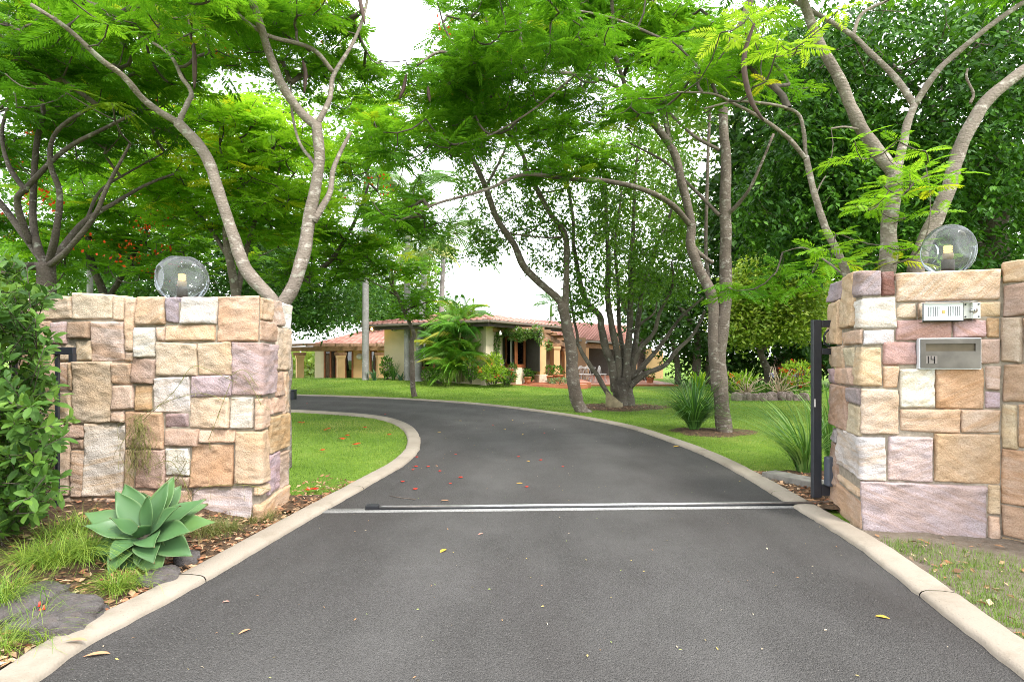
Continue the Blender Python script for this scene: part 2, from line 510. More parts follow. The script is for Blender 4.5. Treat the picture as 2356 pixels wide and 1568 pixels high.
# driveway edges, traced along the kerb's inner side
L_in = [Gd(*p)[:2] for p in [(-1500, 2500), (-260, 1790), (-80, 1680), (97, 1561), (194, 1492), (323, 1420), (430, 1363), (540, 1300), (663, 1226), (760, 1169), (872, 1104), (938, 1064), (967, 1027), (958, 992), (925, 971), (870, 958), (780, 950), (662, 944)]]
L_in += [np.array(p) for p in [(-9.2, 14.7), (-14, 15.6), (-22, 16.4)]]
R_in = [Gd(*p)[:2] for p in [(4200, 2900), (2600, 1772), (2356, 1564), (2154, 1402), (1965, 1255), (1824, 1167), (1708, 1095), (1623, 1050), (1530, 1013), (1426, 980), (1285, 954), (1130, 934), (1000, 923), (850, 915), (662, 909)]]
R_in += [np.array(p) for p in [(-12, 20.0), (-22, 21.0)]]
def resample(pts, step):
    c = catmull([np.append(p, 0) for p in pts], 14)[:, :2]
    d = np.concatenate([[0], np.cumsum(np.linalg.norm(np.diff(c, axis=0), axis=1))])
    n = int(d[-1] / step)
    t = np.linspace(0, d[-1], n)
    return np.stack([np.interp(t, d, c[:, 0]), np.interp(t, d, c[:, 1])], -1)
Lp, Rp = resample(L_in, 0.06), resample(R_in, 0.06)
def side(p, sgn):
    tn = unit(np.gradient(p, axis=0))
    # smooth the normals so the kerb does not kink
    k = np.ones(9) / 9
    tn = unit(np.stack([np.convolve(np.pad(tn[:, i], 4, mode='edge'), k, 'valid') for i in (0, 1)], -1))
    return np.stack([-tn[:, 1], tn[:, 0]], -1) * sgn
Ln, Rn = side(Lp, 1), side(Rp, -1)

a = Acc()
n = 240
ti = np.linspace(0, 1, n)
li = (ti * (len(Lp) - 1)).astype(int); ri = (ti * (len(Rp) - 1)).astype(int)
Lq, Rq = Lp[li] + Ln[li] * 0.05, Rp[ri] + Rn[ri] * 0.05
cols = 41
V = np.stack([np.append(Lq[i] * (1 - w) + Rq[i] * w, 0.0) for i in range(n) for w in np.linspace(0, 1, cols)])
wv = np.tile(np.linspace(0, 1, cols), n)
tr = np.exp(-((wv - 0.32) / 0.075) ** 2) + np.exp(-((wv - 0.68) / 0.075) ** 2) + 0.35 * np.exp(-((wv - 0.5) / 0.2) ** 2)     # worn wheel tracks
a.add(V, [[i * cols + j, i * cols + j + 1, (i + 1) * cols + j + 1, (i + 1) * cols + j] for i in range(n - 1) for j in range(cols - 1)], None, np.repeat(np.clip(tr, 0, 1)[:, None], 3, axis=1))
struct(a.build("road", M['asphalt']), "dark grey asphalt driveway curving left through the gate")

KW = 0.2
def kerb(name, p, nrm, label, joint):
    a = Acc()
    prof = [(-0.004, -0.03), (0.0, 0.012), (0.010, 0.026), (0.032, 0.034), (0.1, 0.038), (0.17, 0.034), (0.192, 0.024), (0.2, -0.05)]
    m = len(prof)
    s = 0
    while s < len(p) - 1:
        e = min(s + joint, len(p) - 1)
        ids = np.arange(s, e + 1)
        q = p[ids].copy()
        tn = unit(q[-1] - q[0]); q[0] = q[0] + unit(p[min(s + 1, len(p) - 1)] - p[s]) * 0.004; q[-1] = q[-1] - unit(p[e] - p[e - 1]) * 0.004
        jit = 0.005 * vnoise(np.stack([q[:, 0] * 9, q[:, 1] * 9, q[:, 0] * 0], -1), 3) + 0.006 * vnoise(np.stack([q[:, 0] * 30, q[:, 1] * 30, q[:, 0] * 0], -1), 5)
        V = []
        for k in range(len(ids)):
            for w, (o, z) in enumerate(prof):
                oo = o + (jit[k] if w < 3 else 0) + (jit[k] * 0.6 if w > 5 else 0)
                V.append((*(q[k] + nrm[ids[k]] * oo), min(z + 0.15 * jit[k], 0.002 if (q[k, 0] > 1.5 and abs(q[k, 1] - 4.95) < 0.075) else 9)))
        K = len(ids)
        Q = [[i * m + j, i * m + j + 1, (i + 1) * m + j + 1, (i + 1) * m + j] for i in range(K - 1) for j in range(m - 1)]
        a.add(V, Q)
        s = e
    return struct(a.build(name, M['concrete']), label)
kerb("kerb", Lp, Ln, "pale concrete kerb strip along the driveway beside the agave bed", 38)
kerb("kerb", Rp, Rn, "pale concrete kerb strip along the driveway beside the letterbox wall", 38)
Lo, Ro = Lp + Ln * KW, Rp + Rn * KW

def pip(x, y, poly):
    c = np.zeros(len(x), bool)
    j = len(poly) - 1
    for i in range(len(poly)):
        xi, yi = poly[i]; xj, yj = poly[j]
        if yi != yj:
            c ^= ((yi > y) != (yj > y)) & (x < (xj - xi) * (y - yi) / (yj - yi) + xi)
        j = i
    return c
DRIVE = np.vstack([Lo[::6], Ro[::-6]])
def dist_to(p, x, y):
    q = p[::4]
    return np.sqrt(((x[:, None] - q[None, :, 0]) ** 2 + (y[:, None] - q[None, :, 1]) ** 2).min(1))

def bed_mesh(name, edge, y0, y1, xfar, rise, mat, label, nxs=70, nys=70):
    sel = edge[(edge[:, 1] > y0 - 0.2) & (edge[:, 1] < y1 + 0.2)]
    sel = sel[np.argsort(sel[:, 1])]
    ys = np.linspace(y0, y1, nys)
    ex = np.interp(ys, sel[:, 1], sel[:, 0])
    V = []
    for k, y in enumerate(ys):
        for w in np.linspace(0, 1, nxs) ** 1.6:
            V.append((ex[k] + (xfar - ex[k]) * w, y, 0))
    V = np.array(V)
    d = dist_to(edge, V[:, 0], V[:, 1])
    V[:, 2] = 0.012 + rise * smooth(0.0, 0.9, d) + 0.012 * fbm(V * np.array([6, 6, 0]) + 3, 11, 4) * smooth(0, 0.1, d)
    a = Acc()
    a.add(V, [[i * nxs + j, i * nxs + j + 1, (i + 1) * nxs + j + 1, (i + 1) * nxs + j] for i in range(nys - 1) for j in range(nxs - 1)])
    return struct(a.build(name, mat), label)
def bedz(x, y):
    x, y = np.atleast_1d(np.asarray(x, float)), np.atleast_1d(np.asarray(y, float))
    return 0.012 + 0.17 * smooth(0.0, 0.9, dist_to(Lo, x, y))
bed_mesh("garden_bed", Lo, 0.5, 4.62, -7.5, 0.17, M['mulch'], "mulched garden bed below the agave and the hedge")
bed_mesh("verge", Ro, 0.3, 4.3, 8.0, 0.0, M['sand'], "sandy verge with patchy grass in front of the letterbox wall")
bed_mesh("mulch_strip", Ro, 4.75, 6.4, 6.0, 0.0, M['mulch'], "mulch strip beside the open sliding gate", 50, 40)
bed_mesh("mulch_corner", Lo, 4.7, 5.25, -4.5, 0.02, M['mulch'], "leaf litter patch behind the stone pier beside the lawn", 30, 20)
def disc(name, c, r, mat, label):
    a = Acc()
    th = np.arange(40) / 40 * 2 * PI
    V = [(c[0], c[1], 0.05)]
    for q, hh in ((0.35, 0.045), (0.7, 0.03), (1.0, 0.0)):
        rr = r * q * (1 + 0.12 * np.sin(3 * th + 1) + 0.06 * np.sin(7 * th))
        V += [(c[0] + rr[k] * math.cos(th[k]), c[1] + rr[k] * 0.8 * math.sin(th[k]), hh) for k in range(40)]
    V = np.array(V); V[:, 2] += gz(V[:, 0], V[:, 1])
    T = [[0, 1 + k, 1 + (k + 1) % 40] for k in range(40)]
    Q = [[1 + 40 * i + k, 41 + 40 * i + k, 41 + 40 * i + (k + 1) % 40, 1 + 40 * i + (k + 1) % 40] for i in range(2) for k in range(40)]
    a.add(V, Q, T)
    return struct(a.build(name, mat), label)
disc("mulch_ring", P(1425, 935, 14.7), 1.25, M['mulch'], "ring of mulch round the many-stemmed tree")
disc("mulch_patch", P(1640, 990, 9.9), 0.75, M['mulch'], "mulch patch round the twin trunk by the drive")

# concrete sill and rail of the sliding gate
ga, gb = Gd(770, 1173), Gd(1905, 1161)
gd_ = unit(gb - ga); gn = np.array([-gd_[1], gd_[0], 0])
a = Acc()
a.box(ga - gd_ * 0.12 - gn * 0.085 + (0, 0, -0.03), gd_ * (np.linalg.norm(gb - ga) + 0.4), gn * 0.12, (0, 0, 0.036))
struct(a.build("gate_sill", m_plain("rough concrete", (0.26, 0.26, 0.25), 0.95, 0.35, 60, bump=0.01)), "rough concrete strip under the gate rail")
rail = thing("gate_rail", "silver sliding gate rail with black edge laid across the asphalt", "rail", loc=tuple(Gd(840, 1171)))
r0 = Gd(842, 1171); rl = np.linalg.norm(gb - r0) + 0.3
o = -np.array(rail.location)
a = Acc(); a.tube([r0 + gd_ * 0.06 + (0, 0, 0.018) + o, r0 + gd_ * rl + (0, 0, 0.018) + o], 0.013, 10)
a.build("running_rail", M['steel'], rail)
a = Acc(); a.box(r0 + o - gn * 0.045 + (0, 0, 0.005), gd_ * rl, gn * 0.018, (0, 0, 0.009)); a.build("edge_strip", M['rubber'], rail)
a = Acc(); a.box(r0 + o - gn * 0.03 + (0, 0, 0.004), gd_ * 0.11, gn * 0.06, (0, 0, 0.036)); a.build("end_stop", M['rubber'], rail, True, 0.006)

# ------------------------------------------------------------------ sandstone walls
class Path:
    def __init__(s, pts):
        s.p = np.array(pts, float)
        s.seg = np.linalg.norm(np.diff(s.p, axis=0), axis=1)
        s.cum = np.concatenate([[0], np.cumsum(s.seg)])
    def t(s, px):
        u = (px - CX) / F_PX
        best = None
        for k in range(len(s.seg)):
            A, d = s.p[k], s.p[k + 1] - s.p[k]
            w = (u * A[1] - A[0]) / (d[0] - u * d[1])
            lo = -9 if k == 0 else 0
            hi = 9 if k == len(s.seg) - 1 else 1
            if lo <= w <= hi: best = s.cum[k] + w * s.seg[k]; break
        return best if best is not None else (0 if px < 1000 else s.cum[-1])
    def at(s, t):
        t = np.atleast_1d(t)
        k = np.clip(np.searchsorted(s.cum, t, side='right') - 1, 0, len(s.seg) - 1)
        d = (s.p[1:] - s.p[:-1]) / s.seg[:, None]
        pos = s.p[k] + d[k] * (t - s.cum[k])[:, None]
        nr = np.stack([d[:, 1], -d[:, 0]], -1)
        nn = nr[k].copy()
        r = 0.035
        for c in range(1, len(s.cum) - 1):
            w = np.clip((t - s.cum[c]) / r, -1, 1)
            m = np.abs(t - s.cum[c]) < r
            nn[m] = (nr[c - 1] * (1 - w[:, None]) / 2 + nr[c] * (1 + w[:, None]) / 2)[m]
        return pos, unit(nn)
    def z(s, px, py):
        pos, _ = s.at(s.t(px))
        return CAM_H - (py - HY) / F_PX * pos[0, 1]

TONES = {'C': (0.504, 0.421, 0.330), 'O': (0.440, 0.314, 0.203), 'T': (0.486, 0.366, 0.287), 'P': (0.387, 0.310, 0.323), 'W': (0.540, 0.528, 0.518),
         'B': (0.315, 0.235, 0.198), 'G': (0.304, 0.272, 0.299), 'R': (0.162, 0.080, 0.072), 'K': (0.409, 0.246, 0.232), 'D': (0.454, 0.371, 0.270), 'S': (0.305, 0.238, 0.182)}
def stone(parent, path, t0, t1, z0, z1, tone, seed, proud, rough=1.0):
    r_ = np.random.default_rng(seed)
    j = 0.0018
    w, h = t1 - t0 - 2 * j, z1 - z0 - 2 * j
    nx = int(np.clip(w / 0.012, 7, 34)); nz = int(np.clip(h / 0.012, 7, 34))
    # rows crowd towards the rim so the arris is round
    def rim(n): 
        u = np.linspace(0, 1, n); return 0.5 - 0.5 * np.cos(PI * (0.12 + 0.76 * u)) 
    u = np.linspace(0, 1, nx); v = np.linspace(0, 1, nz)
    u = 0.3 * u + 0.7 * (0.5 - 0.5 * np.cos(PI * u)); v = 0.3 * v + 0.7 * (0.5 - 0.5 * np.cos(PI * v))
    U, Vv = np.meshgrid(u, v)
    U, Vv = U.ravel(), Vv.ravel()
    S = np.stack([U * w, Vv * h, np.zeros_like(U)], -1)
    off = r_.uniform(0, 50, 3)
    # irregular outline: corners pulled, edges wavering
    cj = r_.uniform(-1, 1, (4, 2)) * min(0.009, 0.05 * min(w, h))
    bil = lambda k: cj[0, k] * (1 - U) * (1 - Vv) + cj[1, k] * U * (1 - Vv) + cj[2, k] * (1 - U) * Vv + cj[3, k] * U * Vv
    ex = bil(0) + 0.0035 * fbm(S * 14 + off, seed, 2)
    ez = bil(1) + 0.0035 * fbm(S * 14 + off + 9, seed + 4, 2)
    # rounded corners in plan
    cu, cv = np.abs(U - 0.5) * 2, np.abs(Vv - 0.5) * 2
    rr = min(0.011, 0.2 * min(w, h))
    du, dv = np.maximum(cu * w / 2 - (w / 2 - rr), 0), np.maximum(cv * h / 2 - (h / 2 - rr), 0)
    dl = np.sqrt(du ** 2 + dv ** 2)
    k = np.where(dl > rr, rr / np.maximum(dl, 1e-6), 1)
    ct = np.sign(U - 0.5) * np.where(du > 0, (w / 2 - rr) + du * k, cu * w / 2)
    cz = np.sign(Vv - 0.5) * np.where(dv > 0, (h / 2 - rr) + dv * k, cv * h / 2)
    T = (t0 + t1) / 2 + ct + ex
    Z = (z0 + z1) / 2 + cz + ez
    e = np.minimum(np.minimum(U, 1 - U) * w, np.minimum(Vv, 1 - Vv) * h)
    rnd = np.sqrt(np.clip(1 - (1 - np.clip(e / 0.012, 0, 1)) ** 2, 0, 1))
    tilt = (U - 0.5) * r_.uniform(-1, 1) * 0.022 + (Vv - 0.5) * r_.uniform(-1, 1) * 0.022
    face = fbm(S * 7 + off, seed, 3) * 0.010 + fbm(S * np.array([18, 34, 1]) + off, seed + 8, 4) * 0.0065
    # split-face facets
    f2 = fbm(S * 5 + off + 31, seed + 3, 2)
    face = face + 0.010 * np.abs(f2) - 0.004
    D = rnd * (proud + rough * (tilt + face)) - 0.007 * (1 - rnd)
    pos, nn = path.at(T)
    V3 = np.column_stack([pos + nn * D[:, None], Z])
    idx = np.arange(nx * nz).reshape(nz, nx)
    Q = np.stack([idx[:-1, :-1], idx[:-1, 1:], idx[1:, 1:], idx[1:, :-1]], -1).reshape(-1, 4)
    ring = np.concatenate([idx[0, :], idx[1:, -1], idx[-1, -2::-1], idx[-2:0:-1, 0]])
    pos2, n2 = path.at(T[ring])
    back = np.column_stack([pos2 - n2 * 0.07, Z[ring]])
    b0 = nx * nz
    R = np.arange(len(ring)); R1 = (R + 1) % len(ring)
    Q2 = np.stack([ring[R1], ring[R], b0 + R, b0 + R1], -1)
    a = Acc(); a.add(np.vstack([V3, back]), np.vstack([Q, Q2]))
    ob = a.build("stone", M['stone'], parent)
    base = np.array(TONES[tone[0]])
    if len(tone) > 1: base = base * 0.55 + 0.45 * np.array(TONES[tone[1]])
    base = np.clip(base * r_.uniform(0.9, 1.1) * (1 + r_.uniform(-0.04, 0.04, 3)), 0, 0.85)
    ob.color = (*base, r_.uniform(0.1, 0.85))
    return ob

def core(parent, path, z1f, depth, name="core", inset=0.005):
    ts = np.concatenate([path.cum, np.linspace(0, path.cum[-1], 14)]); ts = np.unique(ts)
    p = np.array([path.at(np.array([min(t, path.cum[-1] - 1e-6)]))[0][0] for t in ts])
    # mitred inset of the mortar behind the stone faces
    d = unit(np.diff(path.p, axis=0)); nr = np.stack([d[:, 1], -d[:, 0]], -1)
    vn = [nr[0]] + [unit(nr[i] + nr[i + 1]) / max(0.3, np.dot(unit(nr[i] + nr[i + 1]), nr[i])) for i in range(len(nr) - 1)] + [nr[-1]]
    q = path.p - np.array(vn) * inset
    return q

def wall(name, label, path, rows, zx, zy, top, back_pts, seed0, outfile=None):
    root = thing(name, label, "wall", loc=(float(path.p[0, 0]), float(path.p[0, 1]), 0))
    root.location = (0, 0, 0)
    q = core(root, path, None, None)
    poly = [tuple(k) for k in q] + list(back_pts)
    a = Acc(); n = len(poly)
    V = [(x, y, -0.1) for x, y in poly] + [(x, y, top) for x, y in poly]
    a.add(V, [[i, (i + 1) % n, n + (i + 1) % n, n + i] for i in range(n)])
    me_c = np.mean(poly, axis=0)
    a.add([(x, y, top) for x, y in poly] + [(me_c[0], me_c[1], top)], None, [[i, (i + 1) % n, n] for i in range(n)])
    a.build("mortar_core", M['mortar'], root, True)
    for k, (x0, y0, x1, y1, tone) in enumerate(rows):
        ax, bx = zx(x0), zx(x1)
        ta, tb = path.t(ax), path.t(bx)
        mx = (ax + bx) / 2
        za, zb = path.z(mx, zy(y1)), path.z(mx, zy(y0))
        r_ = random.Random(seed0 + k)
        stone(root, path, ta, tb, za, zb, tone, seed0 + k, 0.010 + 0.018 * r_.random() + 0.014 * min(0.4, (tb - ta) * (zb - za) * 3))
    return root

LW = Path([(-3.95, 4.43), (-1.963, 4.40), (-2.03, 5.16)])
lrows = [(100, 330, 185, 440, 'C'), (185, 318, 370, 438, 'C'), (372, 300, 578, 438, 'C'), (580, 312, 645, 440, 'C'), (645, 320, 695, 600, 'T'), (697, 318, 852, 466, 'TO'),
 (853, 320, 919, 455, 'G'), (921, 316, 1118, 460, 'WP'), (1114, 314, 1330, 548, 'TO'), (170, 445, 262, 560, 'T'), (262, 445, 342, 560, 'P'), (343, 442, 470, 538, 'B'), (472, 442, 643, 650, 'PC'),
 (387, 540, 470, 645, 'C'), (280, 562, 385, 648, 'CT'), (690, 470, 803, 628, 'W'), (805, 470, 847, 550, 'T'), (849, 462, 1105, 548, 'TO'), (640, 602, 688, 652, 'T'),
 (679, 632, 796, 768, 'B'), (798, 552, 1012, 725, 'C'), (1014, 550, 1195, 720, 'CO'), (1192, 552, 1405, 828, 'P'), (376, 650, 570, 968, 'DC'), (572, 655, 676, 767, 'TO'),
 (572, 769, 690, 897, 'T'), (692, 770, 784, 903, 'O'), (785, 728, 978, 913, 'W'), (980, 722, 1187, 832, 'P'), (562, 897, 640, 966, 'T'), (642, 905, 843, 1095, 'OT'),
 (846, 915, 963, 987, 'BP'), (966, 835, 1175, 995, 'CD'), (1176, 832, 1300, 997, 'CW'), (1301, 832, 1373, 998, 'CT'), (305, 973, 438, 1045, 'TB'), (285, 1050, 358, 1340, 'TC'),
 (360, 1047, 430, 1100, 'TB'), (362, 1103, 438, 1345, 'TC'), (434, 970, 638, 1345, 'CW'), (846, 990, 1020, 1085, 'TB'), (1022, 998, 1208, 1067, 'T'), (690, 1098, 848, 1300, 'BT'),
 (850, 1087, 975, 1232, 'W'), (978, 1069, 1203, 1293, 'O'), (1206, 1002, 1363, 1280, 'TO'), (985, 1297, 1296, 1500, 'WP'), (640, 1098, 688, 1300, 'T'), (852, 1235, 976, 1300, 'T'),
 (300, 652, 350, 800, 'T'), (351, 652, 374, 800, 'TO'), (290, 803, 374, 970, 'TC'), (200, 562, 280, 760, 'T'), (200, 762, 288, 960, 'O'), (200, 963, 300, 1200, 'C'), (200, 1203, 284, 1440, 'T'),
 (286, 1345, 480, 1500, 'T'), (482, 1347, 640, 1500, 'TB'), (642, 1303, 800, 1500, 'TO'), (802, 1303, 984, 1500, 'T'), (100, 445, 168, 760, 'O'), (100, 763, 198, 1080, 'T'), (100, 1085, 198, 1440, 'C'),
 (1332, 326, 1385, 440, 'T'), (1387, 332, 1443, 470, 'TG'), (1445, 356, 1484, 488, 'W'), (1332, 442, 1405, 550, 'BC'), (1408, 478, 1482, 697, 'C'), (1408, 702, 1441, 828, 'TB'),
 (1443, 702, 1478, 915, 'T'), (1376, 832, 1440, 915, 'T'), (1376, 922, 1470, 1107, 'O'), (1366, 1002, 1374, 1107, 'T'), (1366, 1112, 1423, 1318, 'P'), (1425, 1112, 1466, 1300, 'TB'), (1298, 1284, 1363, 1335, 'T'), (1298, 1338, 1466, 1510, 'OT')]
lrows = [r for r in lrows if r[2] - r[0] > 10]
left_wall = wall("stone_pier", "sandstone block pier with one globe lamp behind the large agave", LW, lrows,
                 lambda x: x * 0.44955, lambda y: 539.05 + y * 0.44955, 1.725, [(-2.45, 5.16), (-2.45, 4.85), (-3.95, 4.88)], 100)

RW = Path([(2.845, 4.95), (2.632, 4.25), (3.487, 4.02), (4.1, 2.75)])
rrows = [(165, 362, 212, 447, 'PG'), (213, 332, 271, 568, 'OT'), (158, 450, 212, 635, 'OT'), (222, 572, 305, 640, 'T'), (160, 638, 223, 735, 'OT'), (225, 645, 268, 730, 'C'),
 (162, 738, 188, 808, 'P'), (190, 735, 268, 810, 'T'), (168, 814, 241, 1000, 'BT'), (243, 822, 295, 893, 'G'), (243, 897, 298, 1028, 'C'), (168, 1003, 198, 1062, 'G'),
 (168, 1065, 198, 1245, 'B'), (200, 1232, 296, 1262, 'T'), (172, 1266, 298, 1530, 'OT'), (272, 312, 380, 428, 'PG'), (382, 316, 444, 424, 'R'), (446, 312, 905, 450, 'CT'),
 (272, 432, 448, 569, 'W'), (307, 571, 442, 640, 'W'), (451, 455, 537, 523, 'CO'), (539, 453, 795, 523, 'T'), (797, 450, 904, 514, 'TC'), (445, 526, 690, 620, 'PK'), (692, 526, 838, 608, 'PK'), (840, 517, 900, 607, 'O'),
 (270, 643, 385, 818, 'CO'), (387, 624, 540, 725, 'KP'), (542, 622, 795, 735, 'P'), (797, 611, 903, 722, 'PT'), (388, 728, 460, 822, 'OC'), (462, 738, 612, 907, 'W'), (613, 738, 832, 912, 'O'),
 (834, 725, 904, 835, 'PT'), (834, 838, 904, 912, 'P'), (299, 825, 457, 1027, 'C'), (460, 912, 722, 1019, 'OC'), (724, 916, 900, 1019, 'T'), (200, 1033, 405, 1228, 'WP'),
 (410, 1030, 605, 1230, 'PW'), (608, 1023, 906, 1236, 'O'), (299, 1238, 843, 1530, 'PG'), (846, 1242, 905, 1375, 'OT'), (846, 1379, 904, 1530, 'T'),
 (908, 268, 1040, 365, 'OT'), (910, 368, 1040, 515, 'BS'), (906, 518, 1000, 715, 'CS'), (908, 718, 1040, 890, 'BS'), (906, 895, 978, 1088, 'CS'), (980, 895, 1040, 1088, 'O'),
 (908, 1092, 1040, 1340, 'OS'), (908, 1343, 1040, 1478, 'OB'), (908, 1481, 1040, 1560, 'O'), (1042, 250, 1200, 440, 'C'), (1042, 445, 1200, 700, 'O'), (1003, 518, 1040, 715, 'T'), (1042, 705, 1200, 1000, 'P'), (1042, 1004, 1200, 1300, 'C'), (1042, 1304, 1200, 1600, 'O'),
 (1202, 250, 1420, 600, 'T'), (1202, 605, 1420, 1000, 'C'), (1202, 1005, 1420, 1600, 'P')]
right_wall = wall("stone_wall", "sandstone block gate wall holding the letterbox and intercom", RW, rrows,
                  lambda x: 1824.5 + x * 0.5289, lambda y: 456.1 + y * 0.5289, 1.862, [(4.7, 3.1), (3.75, 4.75), (3.2, 5.0)], 400)

# ------------------------------------------------------------------ globe lamps
def globe_lamp(label, c, r, dents, squash=0.86, xs=1.0):
    root = thing("globe_lamp", label, "lamp", "globe lamps on the gate walls", loc=tuple(c))
    a = Acc(); nu, nv = 64, 40
    V = []
    for j in range(nv):
        ph = -PI / 2 + PI * (0.245 + 0.755 * j / (nv - 1))
        for i in range(nu):
            th = i / nu * 2 * PI
            V.append((math.cos(ph) * math.cos(th), math.cos(ph) * math.sin(th), math.sin(ph)))
    V = np.array(V); rad = np.ones(len(V))
    for d, ang, dep in dents:
        d = unit(d); cs = V @ d
        m = smooth(math.cos(ang), math.cos(ang * 0.72), cs)
        # inside the dent the wall is a flat, slightly hollow disc
        flat = math.cos(ang) * (1 - dep) / np.maximum(cs, 0.2)
        rad = rad * (1 - m) + np.minimum(rad, flat) * m
    V = V * rad[:, None] * np.array([r * xs, r, r * squash])
    V[:, 2] += r * squash * 0.72
    Q = [[j * nu + i, j * nu + (i + 1) % nu, (j + 1) * nu + (i + 1) % nu, (j + 1) * nu + i] for j in range(nv - 1) for i in range(nu)]
    a.add(V, Q)
    a.build("lamp_shade", M['globe'], root)
    a = Acc(); a.lathe((0, 0, -0.05), [(0.0, 0), (0.042, 0), (0.042, 0.125), (0.034, 0.13), (0, 0.13)], 18); a.build("lamp_holder", M['socket'], root)
    a = Acc(); a.lathe((0, 0, 0.08), [(0.0, 0), (0.03, 0), (0.036, 0.03), (0.034, 0.05), (0, 0.052)], 18); a.build("ballast", M['bulb_base'], root)
    a = Acc()
    for q in range(3):
        th = np.linspace(0, 2 * PI, 15)
        a.tube(np.stack([0.022 * np.cos(th), 0.022 * np.sin(th), np.full_like(th, 0.145 + 0.018 * q)], -1), 0.008, 8)
    a.build("bulb", M['bulb'], root)
    return root
globe_lamp("clear dimpled glass globe lamp on the stone pier above the agave", P(419, 683, 4.68), 0.203,
           [((-0.62, -0.75, 0.0), 0.56, 0.08), ((0.66, -0.72, 0.05), 0.56, 0.08), ((0, 0.95, 0.1), 0.55, 0.08), ((0.05, -0.1, 1), 0.42, 0.0)], 1.0)
globe_lamp("clear dimpled glass globe lamp on the wall above the intercom", P(2181, 622, 4.32), 0.192,
           [((-0.8, -0.6, 0.05), 0.45, 0.07), ((0.1, -0.95, 0.15), 0.55, 0.08), ((0.85, 0.5, 0.1), 0.5, 0.05), ((-0.1, 0.9, 0.1), 0.55, 0.08)], 1.06, 0.86)

# ------------------------------------------------------------------ letterbox and intercom set into the right-hand wall
def on_wall(path, px, py, out):
    t = path.t(px); pos, nn = path.at(t)
    z = CAM_H - (py - HY) / F_PX * pos[0, 1]
    d = np.array([-nn[0, 1], nn[0, 0]])
    n3 = np.array([nn[0, 0], nn[0, 1], 0]); d3 = np.array([d[0], d[1], 0])
    return np.array([pos[0, 0], pos[0, 1], z]) + n3 * out, d3, n3
o0, wd, wn = on_wall(RW, 2110, 846, 0.062)
o1, _, _ = on_wall(RW, 2246, 779, 0.062)
W_ = np.linalg.norm((o1 - o0)[:2]); H_ = o1[2] - o0[2]
up = np.array([0, 0, 1.0])
lb = thing("letterbox", "brushed steel letterbox with a slot and the number 14", "letterbox", loc=tuple(o0))
def plate(acc, x0, z0, x1, z1, d0, d1):
    acc.box(wd * x0 + up * z0 - wn * d1, wd * (x1 - x0), wn * (d1 - d0), up * (z1 - z0))
a = Acc()
sx0, sx1, sz0, sz1 = W_ * 0.085, W_ * 0.915, H_ * 0.58, H_ * 0.83
for q in ((0, 0, W_, sz0), (0, sz1, W_, H_), (0, sz0, sx0, sz1), (sx1, sz0, W_, sz1)): plate(a, *q, 0.0, 0.03)
a.build("face_plate", M['brushed'], lb, True)
a = Acc(); plate(a, sx0, sz0, sx1, sz1, 0.012, 0.05); a.build("slot_flap", m_plain("slot flap", (0.10, 0.08, 0.055), 0.45, 0.2, 9, 0.6), lb, True)
a = Acc()
for q in ((-0.006, -0.006, W_ + 0.006, 0), (-0.006, H_, W_ + 0.006, H_ + 0.006), (-0.006, 0, 0, H_), (W_, 0, W_ + 0.006, H_)): plate(a, *q, 0.008, 0.06)
a.build("frame", M['panel'], lb, True)
a = Acc(); plate(a, W_ * 0.09, H_ * 0.16, W_ * 0.28, H_ * 0.42, -0.0012, 0.001); a.build("number_sticker", m_plain("faded sticker", (0.17, 0.15, 0.135), 0.6), lb, True)
def stroke(acc, pts, x0, z0, sc, dd=-0.003, r=0.0024):
    acc.tube([wd * (x0 + x * sc) + up * (z0 + z * sc) - wn * dd for x, z in pts], r, 6)
a = Acc()
sc = H_ * 0.24
stroke(a, [(0.0, 1), (0.05, 0.5), (0.05, 0.0)], W_ * 0.125, H_ * 0.17, sc)
stroke(a, [(0.0, 1.02), (0.0, 0.55), (0.45, 0.52)], W_ * 0.175, H_ * 0.17, sc)
stroke(a, [(0.40, 1.0), (0.42, 0.5), (0.40, -0.05)], W_ * 0.175, H_ * 0.17, sc)
a.build("number", m_plain("black marker", (0.008, 0.008, 0.01), 0.8, 0.1, 6, 0, 0, 0.1), lb)

i0, wd, wn = on_wall(RW, 2114, 739, 0.062)
i1, _, _ = on_wall(RW, 2203, 698, 0.062)
IW, IH = np.linalg.norm((i1 - i0)[:2]), i1[2] - i0[2]
ic = thing("intercom", "silver intercom panel with slotted speaker under a clear rain hood", "intercom", loc=tuple(i0))
a = Acc(); plate(a, 0, 0, IW, IH, -0.022, 0.05); a.build("face_plate", M['panel'], ic, True, 0.002)
a = Acc(); plate(a, -0.004, -0.006, IW + 0.006, -0.0005, -0.014, 0.05); plate(a, IW + 0.0005, -0.0055, IW + 0.006, IH, -0.014, 0.05); a.build("housing", M['rubber'], ic, True)
for g0 in (0.11, 0.62):
    for q in range(7):
        a = Acc(); x = IW * (g0 + q * 0.045); plate(a, x, IH * 0.24, x + IW * 0.012, IH * 0.78, -0.0235, 0.0); a.build("speaker_slot", M['slot'], ic, True)
a = Acc(); plate(a, IW * 0.465, IH * 0.40, IW * 0.54, IH * 0.58, -0.028, 0.0); a.build("call_button", M['brass'], ic, True, 0.002)
a = Acc()
a.box(wd * (-0.012) + up * (IH + 0.004) - wn * 0.03, wd * (IW + 0.07), wn * 0.11, up * 0.004)
a.box(wd * (-0.012) + up * (-0.01) - wn * 0.03, wd * 0.003, wn * 0.055, up * (IH + 0.01)); a.box(wd * (IW + 0.055) + up * (-0.005) - wn * 0.03, wd * 0.003, wn * 0.05, up * (IH + 0.006))
a.build("rain_hood", M['glass'], ic, True)
k0, wd, wn = on_wall(RW, 2207, 734, 0.058)
